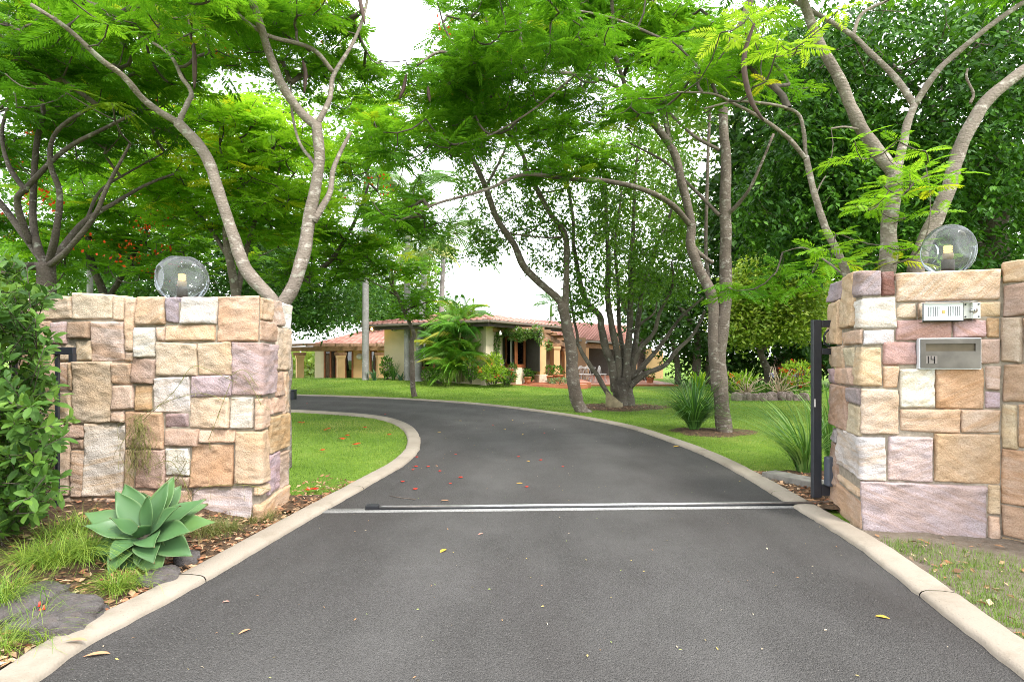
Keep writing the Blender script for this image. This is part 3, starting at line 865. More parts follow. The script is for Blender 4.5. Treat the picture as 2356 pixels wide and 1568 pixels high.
ks = thing("key_switch", "small steel key switch plate beside the intercom", "switch", loc=tuple(k0))
KWd = 0.105; KHt = 0.115
a = Acc(); plate(a, 0, 0, KWd, KHt, 0, 0.05); a.build("face_plate", m_plain("weathered plate", (0.5, 0.49, 0.46), 0.5, 0.15, 14, 0.5), ks, True, 0.002)
a = Acc(); a.tube([wd * KWd * 0.55 + up * KHt * 0.5 - wn * 0.01, wd * KWd * 0.55 + up * KHt * 0.5 + wn * 0.022], 0.02, 16); a.build("key_barrel", M['steel'], ks)
a = Acc(); plate(a, KWd * 0.53, KHt * 0.42, KWd * 0.57, KHt * 0.58, -0.0235, 0); a.build("keyhole", M['slot'], ks, True)
for sx_, sz_ in ((0.12, 0.12), (0.88, 0.12), (0.12, 0.88), (0.88, 0.88)):
    a = Acc(); a.tube([wd * KWd * sx_ + up * KHt * sz_ - wn * 0.01, wd * KWd * sx_ + up * KHt * sz_ + wn * 0.003], 0.006, 8); a.build("screw", M['slot'], ks)

# ------------------------------------------------------------------ sliding gate pushed open behind the right-hand wall
GY_ = 5.09
gx0 = (1863 - CX) / F_PX * GY_
gt = thing("sliding_gate", "charcoal metal sliding gate slid open behind the letterbox wall", "gate", loc=(gx0, GY_, 0.03))
GH = 1.60
a = Acc(); a.box((0.02, -0.02, 0), (0.08, 0, 0), (0, 0.05, 0), (0, 0, GH)); a.build("post", M['black'], gt, True, 0.008)
for z0, h_ in ((GH - 0.065, 0.062), (GH - 0.31, 0.055), (0.02, 0.10)):
    a = Acc(); a.box((0.101, -0.015, z0), (3.2, 0, 0), (0, 0.04, 0), (0, 0, h_)); a.build("rail", M['black'], gt, True, 0.005)
for q in range(5):
    th = np.linspace(0, 2 * PI, 25)
    a = Acc(); a.tube(np.stack([0.215 + q * 0.24 + 0.085 * np.cos(th), np.full_like(th, 0.005), GH - 0.165 + 0.085 * np.sin(th)], -1), 0.008, 6); a.build("ring", M['black'], gt)
for q in range(2):
    a = Acc(); a.box((0.42 + q * 0.14, -0.008, 0.12), (0.02, 0, 0), (0, 0.02, 0), (0, 0, GH - 0.43)); a.build("bar", M['black'], gt, True)
a = Acc(); a.box((0.03, -0.0215, 0.82), (0.012, 0, 0), (0, 0.001, 0), (0, 0, 0.07)); a.build("paint_chip", M['white'], gt, True)
mo = tag(None or (lambda A: (A.box((gx0 + 0.112, GY_ - 0.10, 0.15), (0.2, 0, 0), (0, 0.08, 0), (0, 0, 0.26)), A.build("gate_motor", m_plain("grey motor case", (0.07, 0.08, 0.1), 0.5), None, True, 0.012))[1])(Acc()),
         "dark grey gate motor box between the gate post and stone wall", "motor")

# black pedestrian gate beside the hedge
pg = thing("garden_gate", "black tubular garden gate hidden in the leafy hedge", "gate", loc=(-3.395, 4.25, 0.1))
zt = CAM_H - (806 - HY) / F_PX * 4.25 - 0.1
a = Acc(); a.box((-1.0, -0.02, zt - 0.03), (1.105, 0, 0), (0, 0.04, 0), (0, 0, 0.055)); a.build("top_rail", M['black'], pg, True, 0.004)
a = Acc(); a.box((0.075, -0.02, zt - 0.085), (0.03, 0, 0), (0, 0.04, 0), (0, 0, 0.0545)); a.build("latch_bracket", M['black'], pg, True)
for q in range(6):
    a = Acc(); a.box((-0.035 - q * 0.16, -0.011, 0.05), (0.022, 0, 0), (0, 0.022, 0), (0, 0, zt - 0.08)); a.build("bar", M['black'], pg, True)
a = Acc(); a.box((-1.0, -0.02, 0.0), (1.0, 0, 0), (0, 0.04, 0), (0, 0, 0.05)); a.build("bottom_rail", M['black'], pg, True)

# black box by the far kerb
bx = P(672, 916, 17.1)
bb = thing("meter_box", "small charcoal box standing on the lawn edge beyond the pier", "box", loc=(bx[0] - 0.02, 17.1, 0.0))
a = Acc(); a.cbox((0, 0, 0), 0.24, 0.24, 0.27); a.build("body", M['black'], bb, True, 0.015)
a = Acc(); a.cbox((0, 0, 0.272), 0.26, 0.26, 0.03); a.build("lid", M['black'], bb, True, 0.008)
# old sleeper beside the gate
c0 = P(1826, 1117, 5.55)
sl = Acc(); sl.cbox((c0[0] + 0.16, 5.72, -0.02), 0.22, 0.75, 0.10, 0.5)
tag(sl.build("timber_sleeper", m_plain("grey weathered timber", (0.17, 0.16, 0.14), 0.9, 0.35, 9, bump=0.01), None, True, 0.01), "grey weathered timber sleeper lying beside the gate post", "sleeper")
# ------------------------------------------------------------------ leaf shapes
def frond_template(pairs, width, droop, curl=0.0, lat=0.24, seed=0):
    """feathery twice-divided leaf: unit length along x, pinnae as slim folded kites"""
    r_ = np.random.default_rng(seed)
    V, Q = [], []
    for i in range(pairs):
        t = 0.10 + 0.90 * (i + 0.5) / pairs
        ln = lat * (0.45 + 0.75 * math.sin(PI * min(1, t * 0.86 + 0.1)))
        for s in (-1, 1):
            tt = t + r_.uniform(-0.012, 0.012)
            bx, bz = tt, -droop * tt * tt
            ang = math.radians(62 - 26 * t + r_.uniform(-7, 7))
            dx, dy = math.cos(ang), s * math.sin(ang)
            l = ln * r_.uniform(0.85, 1.1)
            w = width * r_.uniform(0.85, 1.15)
            zt = -0.30 * l + r_.uniform(-0.02, 0.02)
            n = len(V)
            V += [(bx, 0, bz), (bx + dx * l * 0.45 - dy * w * s * 0.5, dy * l * 0.45 + dx * w * s * 0.5, bz + zt * 0.2 + 0.006),
                  (bx + dx * l, dy * l, bz + zt), (bx + dx * l * 0.5 + dy * w * s * 0.5, dy * l * 0.5 - dx * w * s * 0.5, bz + zt * 0.2 - 0.006)]
            Q.append([n, n + 1, n + 2, n + 3] if s > 0 else [n, n + 3, n + 2, n + 1])
    n = len(V)                                      # the leaf stalk
    V += [(0, 0.004, 0), (0, -0.004, 0), (0.5, -0.004, -droop * 0.25), (0.5, 0.004, -droop * 0.25), (1, 0.001, -droop), (1, -0.001, -droop)]
    Q += [[n, n + 1, n + 2, n + 3], [n + 3, n + 2, n + 5, n + 4]]
    return np.array(V), np.array(Q)
FR_HI = [frond_template(13, 0.056, d, seed=k) for k, d in enumerate((0.10, 0.22, 0.34))]
FR_LO = [frond_template(8, 0.098, d, seed=9 + k) for k, d in enumerate((0.10, 0.22, 0.34))]
FR_FAR = [frond_template(5, 0.15, d, seed=19 + k) for k, d in enumerate((0.12, 0.28))]

LEAF4 = (np.array([(0, 0, 0), (0.45, 0.23, 0.05), (1, 0, -0.08), (0.45, -0.23, 0.05), (0.5, 0, -0.01)]), None, np.array([[0, 4, 1], [1, 4, 2], [0, 3, 4], [3, 2, 4]]))
LEAF2 = (np.array([(0, 0, 0), (0.45, 0.24, 0.06), (1, 0, -0.05), (0.45, -0.24, 0.06)]), None, np.array([[0, 2, 1], [0, 3, 2]]))
def leaf8():
    V = [(0, 0, 0)]
    prof = [(0.14, 0.09), (0.36, 0.185), (0.62, 0.20), (0.85, 0.125)]
    for x, w in prof: V += [(x, w, 0.045 * math.sin(PI * x) + w * 0.22), (x, 0, 0.045 * math.sin(PI * x)), (x, -w, 0.045 * math.sin(PI * x) + w * 0.22)]
    V.append((1, 0, -0.03))
    Q, T = [], [[0, 2, 1], [0, 3, 2]]
    for k in range(3):
        b = 1 + 3 * k
        Q += [[b, b + 1, b + 4, b + 3], [b + 1, b + 2, b + 5, b + 4]]
    T += [[10, 11, 13], [11, 12, 13]]
    return np.array(V), np.array(Q), np.array(T)
LEAF8 = leaf8()

def frames(d, up, roll):
    """leaf frames: x along d, z close to up, rolled a little"""
    X = unit(d)
    Y = unit(np.cross(up, X))
    Z = np.cross(X, Y)
    c, s = np.cos(roll)[:, None], np.sin(roll)[:, None]
    return X, Y * c + Z * s, Z * c - Y * s

SKY_GAPS = [(905, 70, 52, 78), (545, 188, 75, 24), (1020, 430, 26, 80), (1120, 655, 118, 68), (1200, 700, 55, 55), (1060, 540, 22, 60), (990, 30, 26, 26), (600, 195, 30, 20), (1180, 590, 40, 40)]
def in_gap(p):
    px = CX + F_PX * p[:, 0] / p[:, 1]; py = HY - F_PX * (p[:, 2] - CAM_H) / p[:, 1]
    m = np.zeros(len(p), bool)
    for cx, cy, rx, ry in SKY_GAPS: m |= ((px - cx) / rx) ** 2 + ((py - cy) / ry) ** 2 < 1
    return m

def limb_world(pts, Y):
    return np.array([P(q[0], q[1], Y + (q[2] if len(q) > 2 else 0)) for q in pts])

def grow(acc, limbs, Y, tips, bark_col=None, twig_r=0.0045, sides=10, wig=0.06, twigacc=None, maxtw=0.045):
    """limbs: traced (points, r0, r1); tips: where the leaves sit. Twigs join each tip to the nearest wood."""
    nodes, prad = [], []
    for pts, r0, r1 in limbs:
        w = catmull(limb_world(pts, Y), 6)
        n = len(w)
        s = np.linspace(0, 1, n)
        jit = np.stack([vnoise(np.column_stack([s * n * 0.35, np.full(n, 7.7 * k + r0 * 100), np.full(n, w[0, 0])]), 5 + k) for k in range(3)], -1)
        w = w + jit * min(0.03, r0 * 0.18) * np.sin(PI * s)[:, None]
        rad = (r0 + (r1 - r0) * s) * (1 + 0.09 * vnoise(np.column_stack([s * n * 0.5, s * 0 + w[0, 0], s * 0]), 8))
        acc.tube(w, rad, sides)
        nodes.append(w); prad.append(rad)
    nodes = np.concatenate(nodes); nrad = np.concatenate(prad)
    if tips is None or not len(tips): return
    K = len(nodes)
    N = len(tips)
    d0 = np.sqrt(((tips[:, None, :] - nodes[None]) ** 2).sum(-1)).min(1)
    order = np.argsort(d0)
    pos = np.zeros((K + 3 * N, 3)); pos[:K] = nodes
    par = np.full(K + 3 * N, -1); pl = np.zeros(K + 3 * N)
    n = K
    ends = []
    for i in order:
        p = tips[i]
        d = np.sqrt(((pos[:n] - p) ** 2).sum(1))
        cost = d + 0.22 * pl[:n]
        q = int(np.argmin(cost))
        v = p - pos[q]
        L = np.linalg.norm(v)
        side = np.cross(v, rng.normal(size=3)); side = side / max(np.linalg.norm(side), 1e-6)
        bend = side * L * rng.uniform(-0.16, 0.16) + np.array([0, 0, -0.10 * L])
        prev = q
        for f in (0.36, 0.7, 1.0):
            pos[n] = pos[q] + v * f + bend * (math.sin(PI * f))
            par[n] = prev; pl[n] = pl[prev] + L / 3
            prev = n; n += 1
    cnt = np.zeros(n); cnt[K:] = 0
    ch = np.zeros(n, bool)
    for k in range(K, n): ch[par[k]] = True
    cnt[K:][~ch[K:n]] = 1
    for k in range(n - 1, K - 1, -1):
        if par[k] >= 0: cnt[par[k]] += cnt[k]
    e = np.arange(K, n)
    r1 = np.minimum(twig_r * np.maximum(cnt[e], 1) ** 0.52, maxtw)
    rp = np.where(par[e] >= K, np.minimum(twig_r * np.maximum(cnt[par[e]], 1) ** 0.52, maxtw), r1 * 1.15)
    A, B = pos[par[e]], pos[e]
    tan = unit(B - A); ref = np.where(np.abs(tan[:, 2:3]) > 0.8, [[1., 0, 0]], [[0, 0, 1.]])
    u = unit(np.cross(tan, ref)); v = np.cross(tan, u)
    sd = 5
    th = np.arange(sd) / sd * 2 * PI
    ring = u[:, None] * np.cos(th)[None, :, None] + v[:, None] * np.sin(th)[None, :, None]
    V = np.concatenate([A[:, None] + ring * np.minimum(rp, r1 * 1.8)[:, None, None], B[:, None] + ring * r1[:, None, None]], 1)
    off = (np.arange(len(e)) * 2 * sd)[:, None, None]
    j = np.arange(sd)
    Q = np.stack([j, (j + 1) % sd, sd + (j + 1) % sd, sd + j], -1)[None] + off
    (twigacc if twigacc is not None else acc).add(V.reshape(-1, 3), Q.reshape(-1, 4))

def pads(clusters, per, gaps=True):
    """flat leaf layers: clusters (cx, cy, rx, ry, Y0, Y1, n) in photo pixels and metres of depth"""
    out = []
    for cx, cy, rx, ry, y0, y1, n in clusters:
        k = 0
        tries = 0
        while k < n and tries < n * 6:
            tries += 1
            a = rng.uniform(0, 2 * PI); q = math.sqrt(rng.uniform(0, 1))
            c = P(cx + rx * q * math.cos(a), cy + ry * q * math.sin(a), rng.uniform(y0, y1))
            if c[2] < 0.6: continue
            m = per
            R = rng.uniform(0.35, 0.75)
            a2 = rng.uniform(0, 2 * PI, m); q2 = np.sqrt(rng.uniform(0, 1, m)) * R
            pt = c[None] + np.stack([q2 * np.cos(a2), q2 * np.sin(a2), rng.normal(0, 0.07, m) - 0.12 * (q2 / R) ** 2], -1)
            out.append(pt); k += 1
    pt = np.concatenate(out)
    pt = pt[pt[:, 1] > 2.2]
    if gaps: pt = pt[~in_gap(pt)]
    return pt

def frond_crown(acc, tips, nfr, ln, templates, pal, updir=0.12, gaps=True):
    N = len(tips) * nfr
    pos = np.repeat(tips, nfr, axis=0)
    az = np.tile(np.arange(nfr) / nfr * 2 * PI, len(tips)) + np.repeat(rng.uniform(0, 2 * PI, len(tips)), nfr) + rng.normal(0, 0.25, N)
    el = rng.normal(updir, 0.24, N)
    d = np.stack([np.cos(az) * np.cos(el), np.sin(az) * np.cos(el), np.sin(el)], -1)
    upv = unit(np.array([0, 0, 1.0]) + rng.normal(0, 0.18, (N, 3)))
    X, Yv, Z = frames(d, upv, rng.normal(0, 0.28, N))
    L = ln * rng.uniform(0.75, 1.15, N) * np.repeat(rng.uniform(0.65, 1.25, len(tips)), nfr)
    shade = np.repeat(rng.uniform(0, 1, len(tips)), nfr) * 0.7 + rng.uniform(0, 1, N) * 0.3
    pal = np.array(pal)
    f = shade * (len(pal) - 1); i = np.minimum(f.astype(int), len(pal) - 2); w = (f - i)[:, None]
    col = pal[i] * (1 - w) + pal[i + 1] * w
    yel = np.repeat(rng.uniform(0, 1, len(tips)) < 0.05, nfr)
    col[yel] = col[yel] * np.array([1.9, 1.15, 1.0])
    keep = np.ones(N, bool)
    if gaps: keep = ~in_gap(pos + X * L[:, None] * 0.9)
    which = rng.integers(0, len(templates), N)
    for k, (tv, tq) in enumerate(templates):
        m = keep & (which == k)
        if m.any(): acc.scatter(tv, tq, None, pos[m], X[m], Yv[m], Z[m], L[m], col[m], 0.10)

G_SHADE = [(0.03, 0.10, 0.01), (0.06, 0.175, 0.014), (0.105, 0.26, 0.02)]  # greens darkened to put the left crown's shade into the leaf colour
G_DARK = [(0.045, 0.145, 0.013), (0.09, 0.24, 0.018), (0.15, 0.335, 0.026)]
G_MID = [(0.06, 0.18, 0.015), (0.12, 0.295, 0.021), (0.205, 0.41, 0.034)]
G_BRIGHT = [(0.12, 0.295, 0.02), (0.21, 0.43, 0.03), (0.31, 0.52, 0.055)]
G_LIME = [(0.22, 0.42, 0.028), (0.34, 0.55, 0.05), (0.45, 0.6, 0.09)]

def poinciana(label, Y, base, limbs, clusters, per=5, nfr=7, ln=0.44, tmpl=None, pal=G_MID, bark='bark', flowers=None, gaps=True, group="feathery poinciana trees", extra=None, twig_r=0.0075, pods=None):
    b = P(base[0], base[1], Y)
    root = thing("poinciana_tree", label, "tree", group, loc=(float(b[0]), float(Y), float(gz(b[0], Y))))
    off = -np.array(root.location)
    tips = pads(clusters, per, gaps)
    wood = Acc(); tw0 = Acc()
    grow(wood, limbs, Y, tips, twig_r=twig_r, twigacc=tw0)
    for k in range(len(wood.v)): wood.v[k] = wood.v[k] + off.astype(np.float32)
    for k in range(len(tw0.v)): tw0.v[k] = tw0.v[k] + off.astype(np.float32)
    wood.build("trunk", M[bark], root)
    tw0.build("twigs", M['twig'], root)["kind"] = "stuff"
    cr = Acc()
    frond_crown(cr, tips, nfr, ln, tmpl or FR_HI, pal, gaps=gaps)
    if extra:
        for cl, per2, nf2, ln2, pal2 in extra:
            tp = pads(cl, per2, False)
            frond_crown(cr, tp, nf2, ln2, FR_HI, pal2, gaps=False)
            tw = Acc(); grow(tw, limbs, Y, tp, twig_r=0.004)
            for k in range(len(tw.v)): tw.v[k] = tw.v[k] + off.astype(np.float32)
            # only the twigs are new: skip the limb tubes
            tw2 = Acc(); q = tw.q[-1]; 
            v = tw.v[-1]; tw2.add(v, q - q.min()); tw2.build("twigs", M['twig'], root)["kind"] = "stuff"
    for k in range(len(cr.v)): cr.v[k] = cr.v[k] + off.astype(np.float32)
    cr.build("crown", M['frond'], root, True)["kind"] = "stuff"
    if flowers:
        fl = Acc()
        for cx, cy, rx, ry, y0, y1, n in flowers:
            a = rng.uniform(0, 2 * PI, n); q = np.sqrt(rng.uniform(0, 1, n))
            for k in range(n):
                c = P(cx + rx * q[k] * math.cos(a[k]), cy + ry * q[k] * math.sin(a[k]), rng.uniform(y0, y1)) + off
                m = 9
                pos = c + rng.normal(0, 0.08, (m, 3)) * np.array([1.5, 1.5, 0.6])
                d = unit(rng.normal(0, 1, (m, 3)) + (0, 0, 0.6))
                X, Yv, Z = frames(d, unit(rng.normal(0, 1, (m, 3))), rng.uniform(0, 6, m))
                fl.scatter(*LEAF2, pos, X, Yv, Z, np.stack([np.full(m, 0.075), np.full(m, 0.1), np.full(m, 0.075)], -1), np.array([[0.75, 0.09, 0.015]]) * rng.uniform(0.7, 1.2, (m, 1)), 0.1)
        fl.build("blossom", M['petal'], root, True)
    if pods:
        for q in pods:
            pd = Acc()
            pts = catmull([P(*k) for k in q], 8) + off
            n = len(pts); s = np.linspace(0, 1, n)
            w = 0.022 * np.sin(PI * np.clip(s * 0.92 + 0.06, 0, 1)) ** 0.6 + 0.003
            pd.tube(pts, w, 8); pd.build("seed_pod", m_plain("dark seed pod", (0.055, 0.03, 0.022), 0.7, 0.4, 14), root)
    return root

# ------------------------------------------------------------------ poincianas beside the drive
poinciana("pale poinciana with a U-shaped fork rising behind the stone pier", 6.7, (642, 1070),
  [([(644, 1090), (646, 900), (645, 780), (642, 700)], 0.131, 0.103),
   ([(642, 712), (612, 672), (575, 632), (545, 570), (520, 490), (488, 395), (458, 335), (410, 283)], 0.079, 0.059),
   ([(410, 283), (340, 238, -.2), (290, 182, -.4), (225, 130, -.6), (150, 62, -.8), (70, 10, -1.0)], 0.043, 0.019),
   ([(410, 283), (432, 236, .1), (440, 212, .2), (415, 172, .2), (385, 120, .3), (300, 70, .4), (230, 20, .5)], 0.034, 0.013),
   ([(640, 715), (680, 650), (703, 560, .1), (717, 470, .1), (735, 370, .1), (728, 285, .1)], 0.082, 0.062),
   ([(728, 290, .1), (692, 258, .1), (655, 205), (622, 130, -.1), (600, 60, -.3), (580, 0, -.5), (570, -70, -.7)], 0.055, 0.038),
   ([(728, 290, .1), (758, 228, .2), (767, 175, .3), (805, 112, .4), (834, 45, .5), (850, -20, .6)], 0.034, 0.015),
   ([(766, 165, .3), (716, 112, .1), (616, 82, -.2), (556, 40, -.4), (500, -5, -.6)], 0.028, 0.017),
   ([(722, 510, .1), (758, 442, .2), (769, 382, .3), (806, 305, .5)], 0.041, 0.021),
   ([(728, 380, .1), (690, 330, .4), (672, 260, .6), (668, 190, .8)], 0.021, 0.011)],
  [(330, 70, 330, 110, 7.0, 10, 41), (640, 70, 230, 110, 7.0, 10, 26), (330, 10, 330, 50, 5.2, 7, 7), (560, -60, 420, 60, 5.0, 9.0, 6), (830, 160, 60, 60, 7, 9, 5), (300, 190, 160, 50, 7.2, 9, 7), (640, 10, 220, 40, 5.5, 7, 5)],
  6, 7, 0.34, FR_HI, G_MID, 'bark', [(540, 95, 260, 60, 6, 9, 4)],
  pods=[[(438, -20, 6.4), (437, 40, 6.4), (440, 95, 6.4)], [(446, 100, 6.3), (448, 150, 6.3), (447, 205, 6.3)], [(822, -30, 6.6), (830, 10, 6.6), (839, 55, 6.6)], [(358, -10, 6.1), (362, 40, 6.1), (366, 88, 6.1)], [(697, 140, 6.8), (703, 170, 6.8), (700, 215, 6.8)]])

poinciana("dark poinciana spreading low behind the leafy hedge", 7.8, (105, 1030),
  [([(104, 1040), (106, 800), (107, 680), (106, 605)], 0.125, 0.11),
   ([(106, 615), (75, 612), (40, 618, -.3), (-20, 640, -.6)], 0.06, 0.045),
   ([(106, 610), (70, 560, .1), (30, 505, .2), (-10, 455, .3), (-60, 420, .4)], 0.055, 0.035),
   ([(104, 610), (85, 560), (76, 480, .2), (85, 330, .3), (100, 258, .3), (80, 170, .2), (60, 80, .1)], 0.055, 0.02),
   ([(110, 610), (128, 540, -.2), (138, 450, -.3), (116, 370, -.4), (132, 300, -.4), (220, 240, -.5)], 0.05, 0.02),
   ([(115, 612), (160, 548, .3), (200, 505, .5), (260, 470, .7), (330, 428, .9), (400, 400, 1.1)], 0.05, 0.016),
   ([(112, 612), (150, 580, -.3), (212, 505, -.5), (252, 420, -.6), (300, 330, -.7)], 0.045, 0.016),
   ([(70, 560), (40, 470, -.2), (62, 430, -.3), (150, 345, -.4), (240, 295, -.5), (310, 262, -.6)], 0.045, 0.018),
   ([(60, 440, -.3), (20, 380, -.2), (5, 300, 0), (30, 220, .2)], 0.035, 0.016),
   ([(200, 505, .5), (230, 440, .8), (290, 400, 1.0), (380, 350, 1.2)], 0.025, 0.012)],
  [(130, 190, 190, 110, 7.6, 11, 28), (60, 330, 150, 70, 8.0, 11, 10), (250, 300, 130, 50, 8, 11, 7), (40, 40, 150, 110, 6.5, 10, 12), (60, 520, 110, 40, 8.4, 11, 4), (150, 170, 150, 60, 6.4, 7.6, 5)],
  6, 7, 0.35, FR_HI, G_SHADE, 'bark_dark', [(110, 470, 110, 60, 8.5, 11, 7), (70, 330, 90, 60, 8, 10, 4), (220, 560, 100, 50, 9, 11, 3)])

poinciana("pale two-stemmed poinciana close behind the letterbox wall", 6.0, (2060, 1090),
  [([(2044, 1110), (2043, 800), (2042, 620), (2052, 490), (2060, 395)], 0.093, 0.078),
   ([(2062, 405), (2018, 348), (1976, 290), (1946, 220), (1920, 160), (1882, 90), (1856, 25), (1832, -40)], 0.071, 0.041),
   ([(2062, 400), (2076, 340), (2086, 290), (2104, 240)], 0.047, 0.037),
   ([(2104, 242), (2062, 182, .1), (2010, 130, .2), (1960, 82, .3), (1880, 32, .4), (1800, -10, .5)], 0.036, 0.021),
   ([(1962, 84, .3), (1985, 30, .4), (2060, -5, .5)], 0.022, 0.015),
   ([(2104, 242), (2150, 172, -.1), (2190, 132, -.1), (2262, 72, -.2), (2340, 15, -.2), (2420, -30, -.3)], 0.034, 0.022),
   ([(2095, 1100), (2100, 800), (2108, 620), (2130, 560), (2162, 478), (2192, 400), (2218, 320), (2262, 242), (2322, 186), (2420, 120)], 0.093, 0.056),
   ([(2232, 238), (2240, 215), (2224, 180), (2226, 158)], 0.016, 0.010),
   ([(2040, 610), (2100, 590, -.3), (2135, 530, -.5), (2140, 450, -.6), (2130, 380, -.6)], 0.010, 0.004),
   ([(1985, 300), (1945, 292, -.1), (1912, 296, -.1)], 0.012, 0.009)],
  [(1830, -120, 220, 60, 5, 8, 6), (2250, -150, 240, 60, 4.5, 7.5, 5)], 5, 7, 0.42, FR_HI, G_MID, 'bark', None, False,
  extra=[([(2080, 345, 50, 40, 5.2, 5.7, 4), (2130, 350, 35, 25, 5.3, 5.6, 2), (2060, 430, 55, 30, 5.2, 5.6, 4), (2010, 520, 60, 28, 5.2, 5.6, 4), (2110, 430, 40, 60, 5.3, 5.7, 3), (2060, 560, 50, 30, 5.3, 5.7, 3)], 2, 4, 0.25, G_BRIGHT)],
  pods=[[(1735, 55, 5.2), (1714, 120, 5.2), (1714, 175, 5.2), (1730, 235, 5.2), (1757, 278, 5.2)]])

poinciana("slender poinciana stem leaning left out from behind the letterbox wall", 6.3, (1975, 1070),
  [([(1985, 1080), (1972, 800), (1950, 640), (1926, 580), (1898, 520), (1873, 440), (1854, 360)], 0.047, 0.032),
   ([(1854, 365), (1848, 300), (1831, 258), (1762, 238, -.2), (1690, 234, -.3), (1620, 250, -.4)], 0.023, 0.009),
   ([(1854, 365), (1813, 318, -.1), (1757, 275, -.2), (1694, 241, -.3), (1640, 216, -.4), (1560, 212, -.5)], 0.025, 0.007),
   ([(1878, 445), (1890, 420), (1900, 405)], 0.009, 0.006),
   ([(1950, 640), (1900, 600, .3), (1850, 570, .5), (1800, 580, .7)], 0.013, 0.005)],
  [(1650, 150, 110, 90, 6.3, 7.6, 12), (1560, 210, 70, 60, 6.0, 7.2, 6), (1780, 110, 70, 90, 6.4, 7.6, 6)], 3, 6, 0.34, FR_HI, G_MID, 'bark', None, False,
  extra=[([(1700, 110, 75, 75, 5.0, 5.6, 6), (1730, 40, 50, 40, 5.0, 5.6, 3)], 2, 4, 0.26, G_LIME), ([(1770, 645, 60, 20, 7.0, 8.0, 4), (1850, 620, 40, 20, 7, 8, 2)], 3, 5, 0.40, G_MID)])

poinciana("twin-trunked poinciana with mottled bark at the drive edge by the strappy clump", 9.7, (1665, 998),
  [([(1670, 1010), (1663, 960), (1658, 900), (1656, 800), (1668, 700), (1668, 600), (1668, 500), (1670, 400), (1666, 300), (1668, 200), (1690, 100), (1730, -10)], 0.135, 0.058),
   ([(1650, 900), (1642, 780), (1640, 690), (1606, 610), (1588, 560), (1590, 510), (1568, 418), (1548, 346), (1486, 260), (1440, 200)], 0.097, 0.055),
   ([(1550, 350), (1532, 290, .2), (1521, 250, .3), (1510, 180, .5)], 0.036, 0.019),
   ([(1590, 520), (1545, 470, -.4), (1481, 436, -.7), (1404, 418, -1.0), (1315, 412, -1.3), (1207, 401, -1.6), (1121, 436, -1.8), (1009, 467, -2.0), (919, 508, -2.1)], 0.049, 0.011),
   ([(1672, 495), (1700, 467, -.2), (1732, 420, -.4), (1780, 308, -.6)], 0.038, 0.019),
   ([(1655, 495), (1593, 432, .4), (1530, 373, .7), (1450, 330, 1.0)], 0.032, 0.016),
   ([(1640, 690), (1625, 600, .3), (1625, 494, .4), (1629, 350, .5), (1634, 250, .6)], 0.032, 0.026),
   ([(1655, 345), (1593, 310, .3), (1517, 240, .6), (1430, 180, 1.0)], 0.032, 0.016),
   ([(1640, 605), (1612, 585), (1590, 560)], 0.032, 0.038),
   ([(1668, 210), (1600, 130, -.6), (1500, 80, -1.2), (1400, 40, -1.6), (1300, 20, -2)], 0.032, 0.013),
   ([(1486, 262), (1400, 190, -.6), (1260, 165, -1.2), (1100, 165, -1.8), (1020, 120, -2.2), (960, 150, -2.5)], 0.038, 0.013),
   ([(1440, 205), (1415, 120, -.4), (1410, 40, -.6), (1405, -40, -.8)], 0.038, 0.023),
   ([(1415, 110, -.4), (1380, 60, -.2), (1340, -10, .1)], 0.029, 0.019),
   ([(1320, 175, -1.0), (1230, 250, -1.4), (1130, 310, -1.8), (1060, 330, -2)], 0.019, 0.008)],
  [(1300, 60, 330, 95, 8.2, 12, 49), (1130, 180, 220, 60, 7.6, 11, 21), (1560, 60, 160, 80, 9.5, 12, 13), (1080, 300, 150, 50, 7.6, 10, 9), (950, 470, 90, 50, 7.5, 9, 6), (1330, -60, 380, 50, 6, 10, 5), (1430, 210, 150, 60, 9, 11.5, 8), (1250, 405, 110, 20, 8.2, 9.2, 2), (1250, 90, 280, 70, 6.8, 8.2, 7)],
  6, 7, 0.38, FR_HI, G_DARK, 'bark_mid', [(1080, 140, 200, 80, 7, 9, 4)],
  pods=[[(1150, 95, 8.4), (1156, 115, 8.4), (1160, 142, 8.4)], [(935, 170, 7.4), (928, 205, 7.4), (918, 228, 7.4)], [(985, 200, 7.4), (986, 215, 7.4), (989, 235, 7.4)], [(1118, 40, 8), (1124, 60, 8), (1135, 75, 8)]])

poinciana("poinciana with a leaning fork standing on the far side of the drive", 13.5, (1328, 945),
  [([(1352, 958), (1334, 938), (1322, 890), (1316, 830), (1308, 770), (1294, 700)], 0.180, 0.122),
   ([(1296, 705), (1279, 683), (1207, 616), (1184, 562), (1144, 503), (1117, 431), (1085, 360), (1052, 322)], 0.101, 0.054),
   ([(1300, 715), (1303, 620), (1300, 540), (1265, 490), (1234, 431), (1211, 391), (1202, 355), (1160, 285)], 0.083, 0.043),
   ([(1296, 545), (1252, 546), (1180, 538), (1140, 528)], 0.025, 0.013),
   ([(1117, 431), (1150, 370, .5), (1180, 300, .8)], 0.036, 0.018),
   ([(1085, 360), (1000, 330, -.5), (930, 340, -.8)], 0.036, 0.014)],
  [(1150, 270, 170, 60, 11.5, 15, 22), (950, 380, 80, 90, 11, 14, 7), (1300, 330, 120, 60, 12, 15, 10), (920, 300, 90, 70, 10.5, 13, 8)],
  6, 6, 0.42, FR_LO, G_MID, 'bark_mid', twig_r=0.006)

